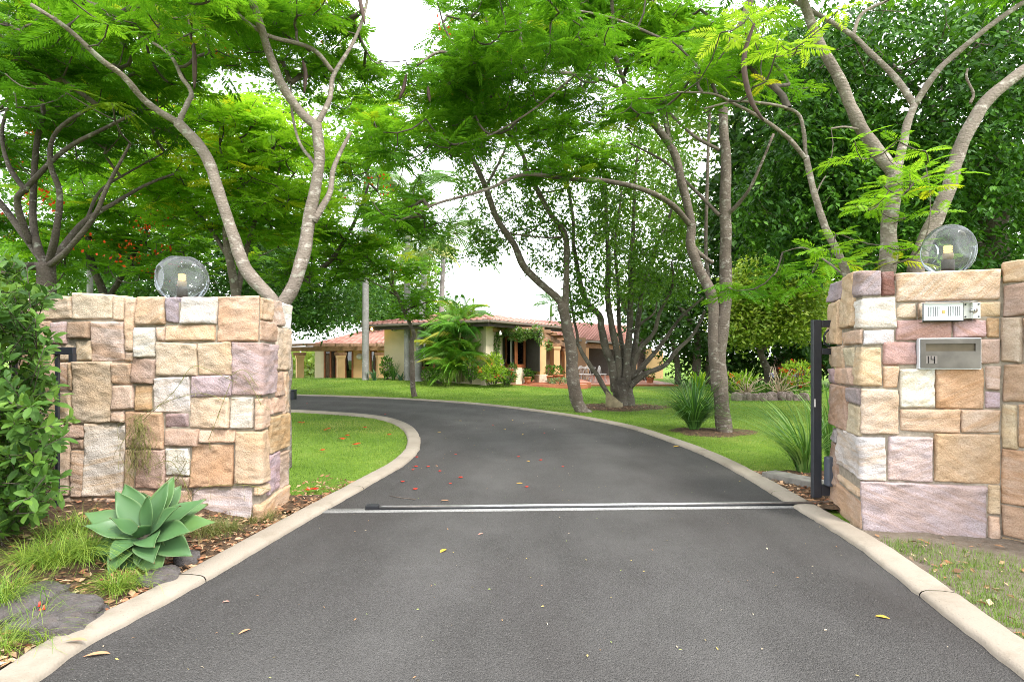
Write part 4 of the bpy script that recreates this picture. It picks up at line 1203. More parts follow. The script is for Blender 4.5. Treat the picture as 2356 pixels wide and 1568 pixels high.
poinciana("young thin poinciana on the lawn in front of the grey palms", 18.2, (950, 905),
  [([(954, 912), (950, 890), (949, 850), (947, 790), (952, 765), (932, 722), (915, 682), (893, 640)], 0.095, 0.04),
   ([(930, 716), (965, 700, -.2), (1005, 690, -.3)], 0.03, 0.015), ([(915, 682), (870, 655, .2), (840, 640, .3)], 0.03, 0.015), ([(905, 660), (900, 620), (885, 590)], 0.03, 0.015)],
  [(900, 600, 80, 40, 16.5, 19.5, 9), (960, 690, 50, 22, 17, 19, 5), (830, 640, 50, 25, 17, 19.5, 4), (975, 620, 40, 25, 17, 19, 3), (965, 722, 18, 8, 17.5, 18.5, 2)],
  5, 6, 0.44, FR_LO, G_MID, 'bark_mid', [(880, 640, 60, 40, 17, 19, 3)], twig_r=0.007)

poinciana("bright lime green poinciana behind the U-forked tree", 11.5, (548, 960),
  [([(552, 970), (548, 800), (543, 690), (530, 600), (520, 520), (560, 430)], 0.12, 0.05), ([(543, 690), (562, 600, .3), (590, 500, .6), (640, 430, .9)], 0.07, 0.03), ([(530, 600), (480, 520, .5), (420, 450, .8)], 0.05, 0.03)],
  [(560, 300, 190, 90, 10.5, 13.5, 43), (430, 400, 120, 90, 10.5, 13.5, 21), (640, 420, 110, 90, 11, 14, 22), (520, 500, 160, 60, 11, 13, 14)],
  6, 6, 0.42, FR_LO, G_BRIGHT, 'bark_mid', [(420, 220, 60, 50, 11, 13, 5), (380, 510, 60, 40, 11, 13, 6)], twig_r=0.006)

poinciana("mid green poinciana filling the space between the U-forked tree and palms", 16, (630, 925),
  [([(630, 935), (632, 800), (650, 690), (690, 600), (700, 500)], 0.15, 0.06), ([(665, 660), (760, 600), (820, 500), (850, 420)], 0.08, 0.03)],
  [(800, 420, 110, 110, 14, 18, 22), (850, 260, 80, 60, 12, 16, 12), (740, 560, 130, 80, 15, 18, 22), (640, 600, 60, 60, 13, 16, 7), (860, 520, 60, 60, 14, 18, 6)],
  6, 6, 0.44, FR_LO, G_MID, 'bark_dark', [(830, 470, 80, 90, 14, 17, 5)], twig_r=0.007)

poinciana("shaded poinciana seen above the hedge left of the globe lamp", 14, (250, 950),
  [([(255, 960), (250, 800), (240, 690), (210, 600), (200, 500)], 0.14, 0.06), ([(242, 700), (300, 600), (340, 520), (360, 450)], 0.08, 0.03)],
  [(230, 560, 150, 100, 12, 16, 28), (330, 520, 110, 110, 12, 16, 20), (100, 600, 100, 70, 12, 15, 10), (230, 420, 170, 60, 12, 15, 16), (420, 600, 70, 70, 13, 16, 8)],
  6, 6, 0.44, FR_LO, G_MID, 'bark_dark', [(300, 620, 140, 60, 12, 14, 8), (60, 520, 60, 40, 12, 14, 4), (330, 480, 80, 60, 12, 14, 5)], twig_r=0.007)

# ------------------------------------------------------------------ broad-leaved trees
def leafy_tree(name, label, Y, base, limbs, blobs, n_leaf, size, pal, mat='leaf', bark='bark_dark', group=None, hang=0.0, tmpl=LEAF4, twigs=True, clump=14, gaps=False, cl_r=0.28, cat="tree", twig_r=0.006, spray=0.0):
    b = P(base[0], base[1], Y)
    root = thing(name, label, cat, group, loc=(float(b[0]), float(Y), float(gz(b[0], Y))))
    off = -np.array(root.location)
    tot = sum(q[6] for q in blobs)
    cent = []
    for cx, cy, rx, ry, y0, y1, wgt in blobs:
        n = max(3, int(n_leaf / clump * wgt / tot))
        a = rng.uniform(0, 2 * PI, n); q = rng.uniform(0, 1, n) ** 0.42
        yy = rng.uniform(y0, y1, n)
        cent.append(np.stack([P(cx + rx * q[k] * math.cos(a[k]), cy + ry * q[k] * math.sin(a[k]), yy[k]) for k in range(n)]))
    cent = np.concatenate(cent)
    cent = cent[cent[:, 2] > 0.25]
    if gaps: cent = cent[~in_gap(cent)]
    wood = Acc()
    tw = cent[rng.permutation(len(cent))[:min(len(cent), 500)]] if twigs else None
    grow(wood, limbs, Y, tw, twig_r=twig_r)
    for k in range(len(wood.v)): wood.v[k] = wood.v[k] + off.astype(np.float32)
    wood.build("trunk", M[bark], root)
    N = len(cent) * clump
    cs = np.repeat(np.arange(len(cent)), clump)
    pos = cent[cs] + rng.normal(0, 1, (N, 3)) * cl_r * np.array([1, 1, 0.7])
    d = unit(rng.normal(0, 1, (N, 3)) * np.array([1, 1, 0.6]) + np.array([0, 0, -hang]))
    if spray:
        az = rng.uniform(0, 2 * PI, len(cent)); ax = unit(np.stack([np.cos(az), np.sin(az) - 0.3, -rng.uniform(0.1, 1.1, len(cent))], -1))[cs]
        tt = np.tile(np.linspace(0, 1, clump), len(cent))[:, None]
        sd = unit(np.cross(ax, np.array([[0, 0, 1.0]]))) * np.where(np.arange(N) % 2 == 0, 1.0, -1.0)[:, None]
        pos = cent[cs] + ax * (tt - 0.3) * spray + rng.normal(0, 0.035, (N, 3)) - np.array([0, 0, 0.12]) * tt ** 2
        d = unit(ax * 0.8 + sd * rng.uniform(0.3, 0.9, (N, 1)) + rng.normal(0, 0.2, (N, 3)) + np.array([0, 0, -0.25]))
    X, Yv, Z = frames(d, unit(np.array([0, 0, 1.0]) + rng.normal(0, 0.45, (N, 3))), rng.normal(0, 0.4, N))
    pal = np.array(pal)
    sh = (0.65 * rng.uniform(0, 1, len(cent)))[cs] + 0.35 * rng.uniform(0, 1, N)
    f = sh * (len(pal) - 1); i = np.minimum(f.astype(int), len(pal) - 2); w = (f - i)[:, None]
    col = pal[i] * (1 - w) + pal[i + 1] * w
    cr = Acc()
    cr.scatter(*tmpl, pos + off, X, Yv, Z, size * rng.uniform(0.7, 1.25, N), col, 0.08)
    cr.build("crown", M[mat], root, True)["kind"] = "stuff"
    return root

FIG = [(0.012, 0.045, 0.007), (0.026, 0.085, 0.010), (0.06, 0.165, 0.016), (0.115, 0.26, 0.026)]
leafy_tree("fig_tree", "huge dark glossy fig tree filling the background above the letterbox wall", 11.5, (2330, 940),
  [([(2330, 960), (2320, 800), (2300, 620), (2280, 520), (2240, 420), (2180, 300)], 0.3, 0.12), ([(2300, 620), (2240, 560), (2170, 540), (2090, 520)], 0.14, 0.05), ([(2290, 560), (2330, 420), (2400, 300)], 0.14, 0.06),
   ([(2240, 420), (2290, 320), (2280, 200), (2320, 60)], 0.1, 0.05), ([(2180, 300), (2100, 200), (2020, 120)], 0.09, 0.04), ([(2320, 700), (2390, 600), (2440, 560)], 0.12, 0.06)],
  [(2100, 260, 300, 260, 9.6, 14, 10), (2330, 200, 200, 260, 9.0, 13, 6), (1950, 420, 220, 190, 10, 14, 7), (2300, 500, 160, 130, 10, 13, 3), (1830, 480, 150, 130, 10.5, 14, 4), (2130, -40, 420, 110, 9, 14, 2), (1880, 180, 170, 140, 10.5, 14, 4)],
  76000, 0.135, FIG, 'gloss', 'bark_mid', None, 0.55, LEAF4, True, 14, False, 0.26, spray=0.75)
leafy_tree("dense_tree", "dark dense tree behind the fig closing the right of the garden", 24, (1990, 900),
  [([(1990, 905), (1985, 780), (1980, 650)], 0.3, 0.2), ([(1980, 660), (1920, 560), (1880, 420)], 0.2, 0.08), ([(1980, 660), (2080, 540), (2150, 400)], 0.2, 0.08)],
  [(1950, 480, 330, 220, 22.5, 26, 6), (2180, 560, 260, 240, 22.5, 26, 4), (1800, 300, 130, 190, 22.5, 26, 2.4), (1750, 520, 90, 160, 22.5, 26, 2), (1960, 760, 160, 90, 22.5, 26, 2)],
  26000, 0.42, [(0.010, 0.03, 0.006), (0.02, 0.06, 0.01), (0.04, 0.10, 0.012)], 'leaf', 'bark_dark', "dense trees behind the garden", 0.3, LEAF2, False, 14, False, 0.45)
leafy_tree("dense_tree", "shadowy tree with dark stems right of the patio", 24, (1600, 882),
  [([(1602, 884), (1604, 830), (1600, 760), (1560, 700)], 0.2, 0.1), ([(1560, 884), (1556, 820), (1540, 760)], 0.14, 0.08), ([(1630, 884), (1636, 800), (1660, 720)], 0.16, 0.08)],
  [(1600, 740, 130, 70, 22, 27, 3), (1670, 700, 50, 110, 24, 28, 2.0), (1520, 700, 70, 90, 24, 28, 1.6), (1640, 830, 90, 45, 25, 28, 1.6), (1760, 800, 90, 70, 25, 28, 1.4), (1860, 760, 70, 110, 24, 28, 1.6)],
  17000, 0.26, [(0.012, 0.036, 0.006), (0.024, 0.07, 0.01), (0.05, 0.12, 0.016)], 'leaf', 'bark_dark', "dense trees behind the garden", 0.3, LEAF2, False, 14, False, 0.45)
leafy_tree("bushy_tree", "yellow-green rounded bushy tree beyond the twin-trunked poinciana", 20.5, (1770, 895),
  [([(1772, 900), (1765, 850), (1750, 800), (1760, 730)], 0.16, 0.07), ([(1752, 805), (1800, 760), (1830, 700)], 0.09, 0.04), ([(1752, 805), (1710, 760), (1690, 690)], 0.09, 0.04)],
  [(1760, 690, 90, 95, 18.6, 21, 4), (1840, 700, 70, 80, 18.6, 21, 3), (1710, 730, 50, 60, 18.6, 20.5, 1.5), (1800, 620, 60, 40, 19, 21, 1.2)],
  22000, 0.17, [(0.07, 0.15, 0.012), (0.18, 0.28, 0.03), (0.33, 0.39, 0.08)], 'leaf', 'bark_dark', None, 0.0, LEAF2, True, 14, False, 0.28)

# the many-stemmed tree
leafy_tree("multi_stem_tree", "many-stemmed tree with furrowed bark fanning from a stump on the lawn", 14.8, (1425, 940),
  [([(1430, 950), (1428, 925), (1426, 890), (1426, 868)], 0.230, 0.162), ([(1450, 948), (1446, 915), (1442, 870), (1446, 840)], 0.159, 0.104),
   ([(1405, 915, -.2), (1399, 906, -.2), (1371, 859, -.2), (1345, 821, -.2), (1330, 792, -.1), (1328, 767), (1319, 726), (1309, 656)], 0.080, 0.021),
   ([(1415, 900), (1408, 840), (1393, 802), (1384, 757), (1379, 726), (1348, 694), (1333, 637), (1320, 561), (1318, 497), (1302, 400), (1290, 320)], 0.116, 0.027),
   ([(1422, 890), (1421, 821), (1406, 745), (1399, 688), (1399, 593), (1396, 529), (1390, 420), (1384, 320)], 0.104, 0.027),
   ([(1430, 880), (1433, 814, .3), (1425, 751, .4), (1421, 656, .5), (1416, 560, .6), (1430, 440, .7)], 0.073, 0.027),
   ([(1436, 880), (1447, 783), (1450, 703), (1453, 593), (1456, 529), (1462, 400), (1470, 320)], 0.098, 0.027),
   ([(1446, 870), (1463, 783, .2), (1472, 703, .3), (1485, 640, .4), (1513, 561, .5), (1536, 513, .6), (1560, 420, .8)], 0.080, 0.025),
   ([(1450, 872), (1470, 805, -.2), (1504, 767, -.3), (1517, 719, -.4), (1548, 656, -.5), (1545, 602, -.5)], 0.067, 0.025),
   ([(1452, 872), (1497, 821, -.1), (1529, 783, -.1), (1564, 732, -.1), (1618, 684, -.1)], 0.067, 0.025),
   ([(1450, 888, -.2), (1485, 859, -.3), (1529, 840, -.4), (1561, 802, -.4), (1596, 767, -.4), (1622, 715, -.4)], 0.080, 0.031),
   ([(1447, 770), (1480, 740, -.3), (1505, 720, -.4), (1512, 690, -.4)], 0.037, 0.019)],
  [(1330, 420, 130, 130, 13, 16.5, 4), (1480, 440, 120, 150, 13, 16.5, 4), (1130, 470, 110, 130, 13.5, 16, 2.6), (1400, 620, 110, 80, 13.5, 16, 2.0), (1540, 600, 70, 90, 13.5, 16, 1.6), (1260, 560, 70, 60, 13.5, 16, 0.8), (1100, 560, 90, 40, 14, 16, 1.2), (1320, 700, 40, 30, 14, 15.5, 0.5)],
  30000, 0.105, [(0.05, 0.13, 0.012), (0.09, 0.205, 0.02), (0.16, 0.29, 0.035)], 'leaf', 'bark_furrow', None, 0.2, LEAF2, True, 16, True, 0.2, twig_r=0.005, spray=0.45)

# trees beyond the house and the hedge line
FARG = [(0.035, 0.10, 0.012), (0.07, 0.17, 0.02), (0.13, 0.25, 0.035)]
def fartree(label, Y, base, blobs, n, size, pal=FARG, name="shade_tree", group="trees beyond the lawn"):
    bx, by = base
    return leafy_tree(name, label, Y, base, [([(bx, by + 6), (bx - 4, by - 60), (bx + 6, by - 130), (bx + 2, by - 210)], 0.28, 0.12), ([(bx, by - 90), (bx + 40, by - 160), (bx + 70, by - 230)], 0.16, 0.06), ([(bx, by - 100), (bx - 45, by - 170), (bx - 70, by - 240)], 0.16, 0.06)],
                      blobs, n, size, pal, 'leaf', 'bark_dark', group, 0.2, LEAF2, False, 14, True, 0.42)
fartree("tall feathery shade tree over the left end of the house", 29, (632, 880), [(740, 640, 110, 120, 25, 32, 5), (690, 700, 70, 60, 25, 31, 3), (800, 690, 60, 45, 36, 40, 2), (650, 560, 80, 100, 25, 31, 2), (850, 700, 60, 50, 36, 40, 1.6)], 19000, 0.25, [(0.02, 0.07, 0.012), (0.045, 0.13, 0.02), (0.10, 0.22, 0.03)])
fartree("grey-green tree standing behind the roof of the house", 42, (900, 860), [(920, 620, 130, 110, 39, 46, 4), (880, 700, 90, 40, 40, 46, 2), (1010, 700, 70, 35, 40, 44, 1.2), (960, 480, 80, 60, 39, 45, 1.2)], 11000, 0.36)
fartree("deep green tree behind the stone pier and globe lamp", 21, (480, 900), [(470, 600, 120, 110, 18, 23, 4), (600, 620, 80, 90, 18, 23, 3), (330, 640, 110, 80, 18, 23, 3), (480, 480, 170, 70, 18, 22, 2)], 16000, 0.21, [(0.018, 0.06, 0.012), (0.04, 0.11, 0.018), (0.08, 0.19, 0.03)])
fartree("green tree at the far end of the garden behind the hedge", 24, (80, 890), [(120, 520, 170, 150, 21, 27, 4), (250, 640, 120, 70, 21, 26, 2), (40, 650, 120, 90, 21, 26, 2), (220, 320, 200, 120, 21, 27, 2.5)], 14000, 0.24)
fartree("tall bright green tree rising at the top behind the forked trunks", 26, (560, 880), [(430, 260, 230, 150, 23, 29, 4), (250, 120, 250, 130, 22, 28, 3), (700, 330, 130, 120, 23, 29, 2), (650, 500, 120, 100, 23, 29, 2)], 15000, 0.26, [(0.05, 0.13, 0.012), (0.10, 0.22, 0.02), (0.18, 0.32, 0.035)])
fartree("olive tree seen through the stems of the many-stemmed tree", 30, (1480, 870), [(1500, 560, 150, 130, 27, 33, 3), (1420, 400, 160, 120, 27, 33, 1.0), (1600, 400, 130, 180, 25, 31, 2.2), (1520, 690, 90, 60, 28, 33, 1.6), (1600, 200, 120, 120, 24, 30, 1.2)], 14000, 0.27, [(0.05, 0.11, 0.014), (0.11, 0.2, 0.03), (0.2, 0.28, 0.05)])
# ------------------------------------------------------------------ the house
def v3(p, z): return np.array([p[0], p[1], z])
house = thing("house", "low cream rendered house with terracotta tiled hip roofs and timber pergolas", "house", loc=(-3.4, 24.0, 0.25))
HO = -np.array(house.location)
def hp(acc, name, mat, parent=None, flat=True, bevel=0.0):
    if parent is None or parent is house:
        for k in range(len(acc.v)): acc.v[k] = acc.v[k] + HO.astype(np.float32)
        return acc.build(name, M[mat] if isinstance(mat, str) else mat, house, flat, bevel)
    for k in range(len(acc.v)): acc.v[k] = acc.v[k] + HO.astype(np.float32)
    return acc.build(name, M[mat] if isinstance(mat, str) else mat, parent, flat, bevel)
def slab(p0, p1, z0, z1, th, z0b=None, z1b=None):
    """upright slab between two plan points, thickness away from the camera"""
    a = Acc(); p0, p1 = np.array(p0[:2], float), np.array(p1[:2], float)
    d = unit(p1 - p0); n = np.array([-d[1], d[0]])
    if n[1] < 0: n = -n
    a.box(v3(p0, z0), v3(p1 - p0, 0), v3(n * th, 0), (0, 0, z1 - z0))
    return a
HA, HB = np.array([-5.76, 25.5]), np.array([-1.07, 22.5])
hd = unit(HB - HA); hn = np.array([hd[1], -hd[0]])        # hn looks towards the lawn
def wp(s, out=0.0): return HA + hd * s + hn * out
WL = np.linalg.norm(HB - HA)
def s_at(px):
    u = (px - CX) / F_PX
    return (u * HA[1] - HA[0]) / (hd[0] - u * hd[1])
def z_at(px, py):
    return CAM_H - (py - HY) / F_PX * (HA + hd * s_at(px))[1]
# front wall with its window opening left free
w0, w1 = s_at(968), s_at(1066); wz0, wz1 = z_at(1000, 847), z_at(1000, 776)
for s0, s1, z0, z1 in ((0, w0, 0, 2.64), (w1, WL, 0, 2.64), (w0, w1, 0, wz0), (w0, w1, wz1, 2.64)):
    hp(slab(wp(s0), wp(s1), z0, z1, 0.22), "wall", 'olive')
side_end = HB - hn * 1.25
hp(slab(HB + hd * 0.0, side_end, 0, 2.64, 0.2), "wall", 'render')
a = Acc(); a.box(v3(HB - hd * 0.06 - hn * 0.02 + hn * 0.05, 0), v3(hd * 0.12, 0), v3(-hn * 0.2, 0), (0, 0, 2.62)); hp(a, "corner_pilaster", 'render')
hp(slab(HA - hn * 0.2, HA - hn * 6, 0, 2.64, 0.2), "wall", 'olive')
def window(p0, p1, z0, z1, fw=0.07, mull=1, room=True, curtain=False, nm="window", out=0.03, depth=0.1):
    p0, p1 = np.array(p0[:2], float), np.array(p1[:2], float)
    d = unit(p1 - p0); n = np.array([d[1], -d[0]])
    if n[1] > 0: n = -n
    L = np.linalg.norm(p1 - p0)
    def bx(x0, x1, za, zb, dep, o):
        a = Acc(); a.box(v3(p0 + d * x0 + n * o, za), v3(d * (x1 - x0), 0), v3(-n * dep, 0), (0, 0, zb - za)); return a
    fr = bx(0, L, z1 - fw, z1, depth, out)
    for q in ((0, L, z0, z0 + fw), (0, fw, z0 + fw, z1 - fw), (L - fw, L, z0 + fw, z1 - fw)):
        b = bx(*q, depth, out); fr.add(np.concatenate(b.v), np.concatenate(b.q))
    W = hp(fr, nm, 'cedar')
    for k in range(mull):
        x = L * (k + 1) / (mull + 1); hp(bx(x - fw / 2, x + fw / 2, z0 + fw, z1 - fw, depth, out - 0.004), "mullion", 'cedar', W)
    for k in range(mull + 1):
        xa, xb = L * k / (mull + 1) + (fw if k == 0 else fw / 2), L * (k + 1) / (mull + 1) - (fw if k == mull else fw / 2)
        hp(bx(xa, xb, z0 + fw, z1 - fw, 0.006, out - 0.05), "pane", 'glass', W)
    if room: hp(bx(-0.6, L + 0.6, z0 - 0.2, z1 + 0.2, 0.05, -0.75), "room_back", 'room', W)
    if curtain: hp(bx(fw, L * 0.55, z0 + fw, z1 - fw, 0.02, -0.3), "curtain", 'curtain', W)
    return W
window(wp(w0), wp(w1), wz0, wz1, 0.07, 2)
a = Acc(); a.box(v3(wp(w0 - 0.05, 0.07), wz0 - 0.07), v3(hd * (w1 - w0 + 0.1), 0), v3(-hn * 0.1, 0), (0, 0, 0.066)); hp(a, "sill", 'deck')

# hip roof of the front block
OV = 0.7
FL, FR = HA - hd * OV + hn * OV, HB + hd * OV + hn * OV
BR = FR - hn * 7.0; BL = FL - hn * 7.0
RLp, RRp = FL + hd * 2.5 - hn * 2.9, FR - hd * 2.5 - hn * 2.9
EZ, RZ = 2.70, 3.22
e4 = [v3(FL, EZ), v3(FR, EZ), v3(BR, EZ), v3(BL, EZ)]
top4 = [v3(RLp, RZ), v3(RRp, RZ)]
a = Acc()
a.add(e4 + top4, [[0, 1, 5, 4]], [[1, 2, 5]]); a.add([e4[2], e4[3], top4[0], top4[1]], [[0, 1, 2, 3]]); a.add([e4[3], e4[0], top4[0]], None, [[0, 1, 2]])
main_roof = hp(a, "roof", 'terracotta')
# soffit, fascia and gutter
a = Acc(); a.add([v3(p, EZ - 0.075) for p in (FL, FR, BR, BL)], [[0, 1, 2, 3]]); hp(a, "soffit", 'render')
for p, q in ((FL, FR), (FR, BR)):
    d_ = unit(q - p); n_ = np.array([d_[1], -d_[0]])
    a = Acc(); a.box(v3(p - n_ * 0.02, EZ - 0.24), v3(q - p, 0), v3(-n_ * 0.03, 0), (0, 0, 0.2)); hp(a, "fascia", 'fascia')
    a = Acc(); a.box(v3(p + n_ * 0.10, EZ - 0.095), v3(q - p, 0), v3(-n_ * 0.118, 0), (0, 0, 0.105)); hp(a, "gutter", 'gutter', None, True, 0.02)

# one barrel-edged tile, shared by every tile object
def tile_mesh(w=0.30, l=0.40):
    a = Acc(); V = []
    us = np.linspace(0, 1, 7)
    prof = [0.035 * max(0.0, math.sin(PI * min(1, u / 0.55))) + (0.006 if u >= 0.55 else 0) for u in us]
    for vv, lift in ((0, 0.03), (1, 0.0)):
        for u, h in zip(us, prof): V.append((u * w, vv * l, h + lift))
    for u, h in zip(us, prof): V.append((u * w, 0.001, h + 0.004))
    Q = [[i, i + 1, 8 + i, 7 + i] for i in range(6)] + [[14 + i, 15 + i, i + 1, i] for i in range(6)]
    a.add(V, Q); o = a.build("roof_tile", M['tile']); me = o.data; bpy.data.objects.remove(o); return me
TILE = tile_mesh()
from mathutils import Matrix
def tile_area(parent, E0, E1, R0, R1, objects=True, lim=400, w=0.30, l=0.35):
    """tiles laid in courses over the slope E0 E1 (eave) R0 R1 (ridge)"""
    E0, E1, R0, R1 = [np.asarray(k, float) for k in (E0, E1, R0, R1)]
    nv = int(np.linalg.norm((R0 + R1) / 2 - (E0 + E1) / 2) / l) + 1
    x = unit(E1 - E0)
    acc = Acc() if not objects else None
    tv = np.array([v.co[:] for v in TILE.vertices]); tq = np.array([p.vertices[:] for p in TILE.polygons])
    cnt = 0
    for j in range(nv):
        f = j / nv
        a0, a1 = E0 + (R0 - E0) * f, E1 + (R1 - E1) * f
        b0 = E0 + (R0 - E0) * (j + 1) / nv
        # keep the tile columns aligned from course to course
        up_ = (R0 + R1) / 2 - (E0 + E1) / 2; y = unit(up_ - x * np.dot(up_, x)); zz = np.cross(x, y)
        s0, s1 = np.dot(a0 - E0, x), np.dot(a1 - E0, x)
        base = E0 + y * (np.linalg.norm(up_ - x * np.dot(up_, x)) * f)
        drop = (a1 - a0) - x * np.dot(a1 - a0, x)
        for i in range(int(math.ceil(s0 / w)), int(s1 / w)):
            p = base + x * (i * w) + drop * ((i * w - s0) / max(s1 - s0, 0.1)) + zz * 0.006
            Mx = np.array([x, y, zz]).T
            if objects and cnt < lim:
                o = bpy.data.objects.new("roof_tile", TILE); COL.objects.link(o); o.parent = parent
                m4 = Matrix([[*Mx[0], p[0] + HO[0]], [*Mx[1], p[1] + HO[1]], [*Mx[2], p[2] + HO[2]], [0, 0, 0, 1]])
                o.matrix_local = m4; cnt += 1
            else:
                if acc is None: acc = Acc()
                acc.add((tv @ Mx.T) + p + HO, tq)
    if acc is not None and acc.n:
        acc.build("roof_tiling", M['tile'], parent, True)["kind"] = "stuff"
    return cnt
nt = tile_area(main_roof, e4[0], e4[1], top4[0], top4[1], True, 180)
tile_area(main_roof, e4[1], e4[2], top4[1], top4[1] + 0.001 * (e4[2] - e4[1]), False)
def ridge(parent, p, q, r=0.09):
    n = int(np.linalg.norm(np.array(q) - np.array(p)) / 0.4)
    for k in range(n):
        a = Acc(); u0, u1 = k / n, (k + 1.08) / n
        p0 = np.array(p) + (np.array(q) - np.array(p)) * u0 + HO + (0, 0, 0.02); p1 = np.array(p) + (np.array(q) - np.array(p)) * u1 + HO + (0, 0, 0.03)
        a.tube([p0, p1], [r * 0.92, r], 10); a.build("ridge_cap", M['tile'], parent)
ridge(main_roof, e4[0], top4[0]); ridge(main_roof, e4[1], top4[1]); ridge(main_roof, top4[0], top4[1])

# right-hand wing: long low roof over the verandah
W0, W1 = P(1150, 766, 25.2), P(1440, 789, 35.5)
U0, U1 = P(1150, 741, 31), P(1440, 757, 40)
a = Acc(); a.add([W0, W1, U1, U0, W0 - (0, 0, 0.1), W1 - (0, 0, 0.1), U1 - (0, 0, 0.1), U0 - (0, 0, 0.1)], [[0, 1, 2, 3], [5, 4, 7, 6], [4, 5, 1, 0], [1, 5, 6, 2], [3, 2, 6, 7]])
wing_roof = hp(a, "roof", 'terracotta')
tile_area(wing_roof, W0, W1, U0, U1, False)
ridge(wing_roof, U0, U1)
wd2 = unit((W1 - W0)[:2]); wn2 = np.array([wd2[1], -wd2[0]])
a = Acc(); a.box(v3(W0[:2] + wn2 * 0.1, W0[2] - 0.11), W1 - W0, v3(-wn2 * 0.1, 0), (0, 0, 0.1)); hp(a, "gutter", 'gutter')
a = Acc(); a.box(v3(W0[:2] - wn2 * 0.25, W0[2] - 0.42), W1 - W0, v3(-wn2 * 0.14, 0), (0, 0, 0.26)); hp(a, "verandah_beam", 'timber')
# back wall of the porch and verandah with its dark opening
def pslab(x0, x1, y0, y1, Ya, Yb, th=0.15, z1=None):
    A, B = P(x0, y1, Ya), P(x1, y1, Yb)
    return slab(A, B, P(x0, y1, (Ya + Yb) / 2)[2], P(x0, y0, (Ya + Yb) / 2)[2], th)
hp(pslab(1190, 1348, 775, 884, 29.0, 31.0), "wall", m_plain("shaded peach render", (0.33, 0.22, 0.13), 0.9, 0.08, 3))  # peach back wall, darkened so the colour holds the porch shade
hp(pslab(1352, 1402, 780, 886, 36.5, 37.5), "wall", 'room')  # near-black slabs paint the deep shade of the verandah opening
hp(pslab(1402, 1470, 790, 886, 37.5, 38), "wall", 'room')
hp(pslab(1468, 1500, 800, 886, 33, 33.5), "wall", 'peach')
hp(pslab(1500, 1526, 806, 886, 33.5, 34), "wall", 'peach')
hp(pslab(1345, 1355, 800, 884, 31.0, 31.2, 0.3), "wall", 'peach')
window(P(1211, 800, 28.9), P(1233, 800, 28.9), P(1211, 878, 28.9)[2], P(1211, 802, 28.9)[2], 0.1, 0, True, False, "door", 0.03)
a = Acc(); A_, B_ = P(1236, 830, 28.8), P(1254, 830, 28.8); hp(slab(A_, B_, P(0, 878, 28.8)[2], P(0, 806, 28.8)[2], 0.05), "door", 'render')
window(P(1386, 800, 30.2) * 0 + P(1308, 800, 30.2), P(1322, 800, 30.3), P(0, 846, 30.2)[2], P(0, 812, 30.2)[2], 0.06, 0, True)
# bay window
b0, b1, b2 = P(1163, 0, 23.9), P(1187, 0, 23.2), P(1208, 0, 23.8)
bz0, bz1, bz2 = 0.1, P(0, 842, 23.5)[2], P(0, 772, 23.5)[2]
for p, q in ((b0, b1), (b1, b2)):
    hp(slab(p, q, bz0, bz1 - 0.06, 0.3), "bay_base", 'render')
    window(p, q, bz1, bz2, 0.08, 0, True, True)
    d_ = unit(q - p)[:2]; n_ = np.array([d_[1], -d_[0]])
    a = Acc(); a.box(v3(p[:2] + n_ * 0.05, bz1 - 0.06), v3((q - p)[:2], 0), v3(-n_ * 0.2, 0), (0, 0, 0.058)); hp(a, "sill", 'deck')
window(P(1150, 0, 24.6), P(1161, 0, 24.2), P(0, 850, 24.4)[2], P(0, 776, 24.4)[2], 0.06, 0, True, True)

# pergola columns and beams
def column(px, Y, ytop, ybot, wpx, stonebase=False, bracket=True):
    c = P(px, ybot, Y); z0, z1 = c[2], P(px, ytop, Y)[2]; w = wpx / F_PX * Y
    a = Acc(); rz = 0.5
    a.cbox((c[0], Y, z0), w, w, z1 - z0 - 0.16, rz)
    C_ = hp(a, "column", 'peach', None, True, 0.012)
    a = Acc(); a.cbox((c[0], Y, z1 - 0.158), w * 1.12, w * 1.12, 0.055, rz); a.cbox((c[0], Y, z1 - 0.10), w * 1.22, w * 1.22, 0.10, rz); hp(a, "capital", 'peach', C_)
    if bracket:
        a = Acc(); a.cbox((c[0], Y, z1 + 0.002), w * 1.7, w * 0.6, 0.16, rz if Y < 31 else 0.05); hp(a, "corbel", 'timber', C_, True, 0.02)
    if stonebase:
        a = Acc(); a.cbox((c[0], Y, z0 - 0.02), w * 1.35, w * 1.35, 0.36, rz); hp(a, "stone_foot", m_plain("pale stone foot", (0.55, 0.44, 0.34), 0.9, 0.25, 6, bump=0.02), C_, True, 0.03)
    return C_
for px in (690, 784, 876): column(px, 31.5, 817, 882, 16)
column(1245, 24.0, 787, 880, 17.5, True); column(1277, 26.6, 797, 876, 16.5); column(1301, 29.2, 808, 876, 13)
def beam(p, q, w, h, nm="pergola_beam", mat='timber'):
    p, q = np.asarray(p, float), np.asarray(q, float)
    d_ = unit(q - p); s_ = unit(np.cross(d_, (0, 0, 1)))
    a = Acc(); a.box(p - s_ * w / 2, q - p, s_ * w, (0, 0, h)); return hp(a, nm, mat, None, True, 0.012)
beam(P(670, 808, 31.5), P(886, 806, 31.5), 0.16, 0.26)
for k, px in enumerate((680, 712, 745, 778, 811, 844, 872)):
    beam(P(px, 797, 31.0) + (0, -0.5, 0), P(px, 797, 31.0) + (0.6, 3.0, 0.12), 0.09, 0.15, "rafter")
beam(P(1230, 770, 23.6), P(1308, 803, 30.4), 0.15, 0.24)
beam(P(1132, 763, 23.0), P(1236, 763, 23.4), 0.12, 0.15, "rafter")
for k in range(5):
    a0 = P(1222 + 16 * k, 764 + 5.4 * k, 23.4 + 1.3 * k); beam(a0 - (1.8, 0.2, -0.06), a0 + (0.55, 0.05, 0.06), 0.09, 0.15, "rafter")
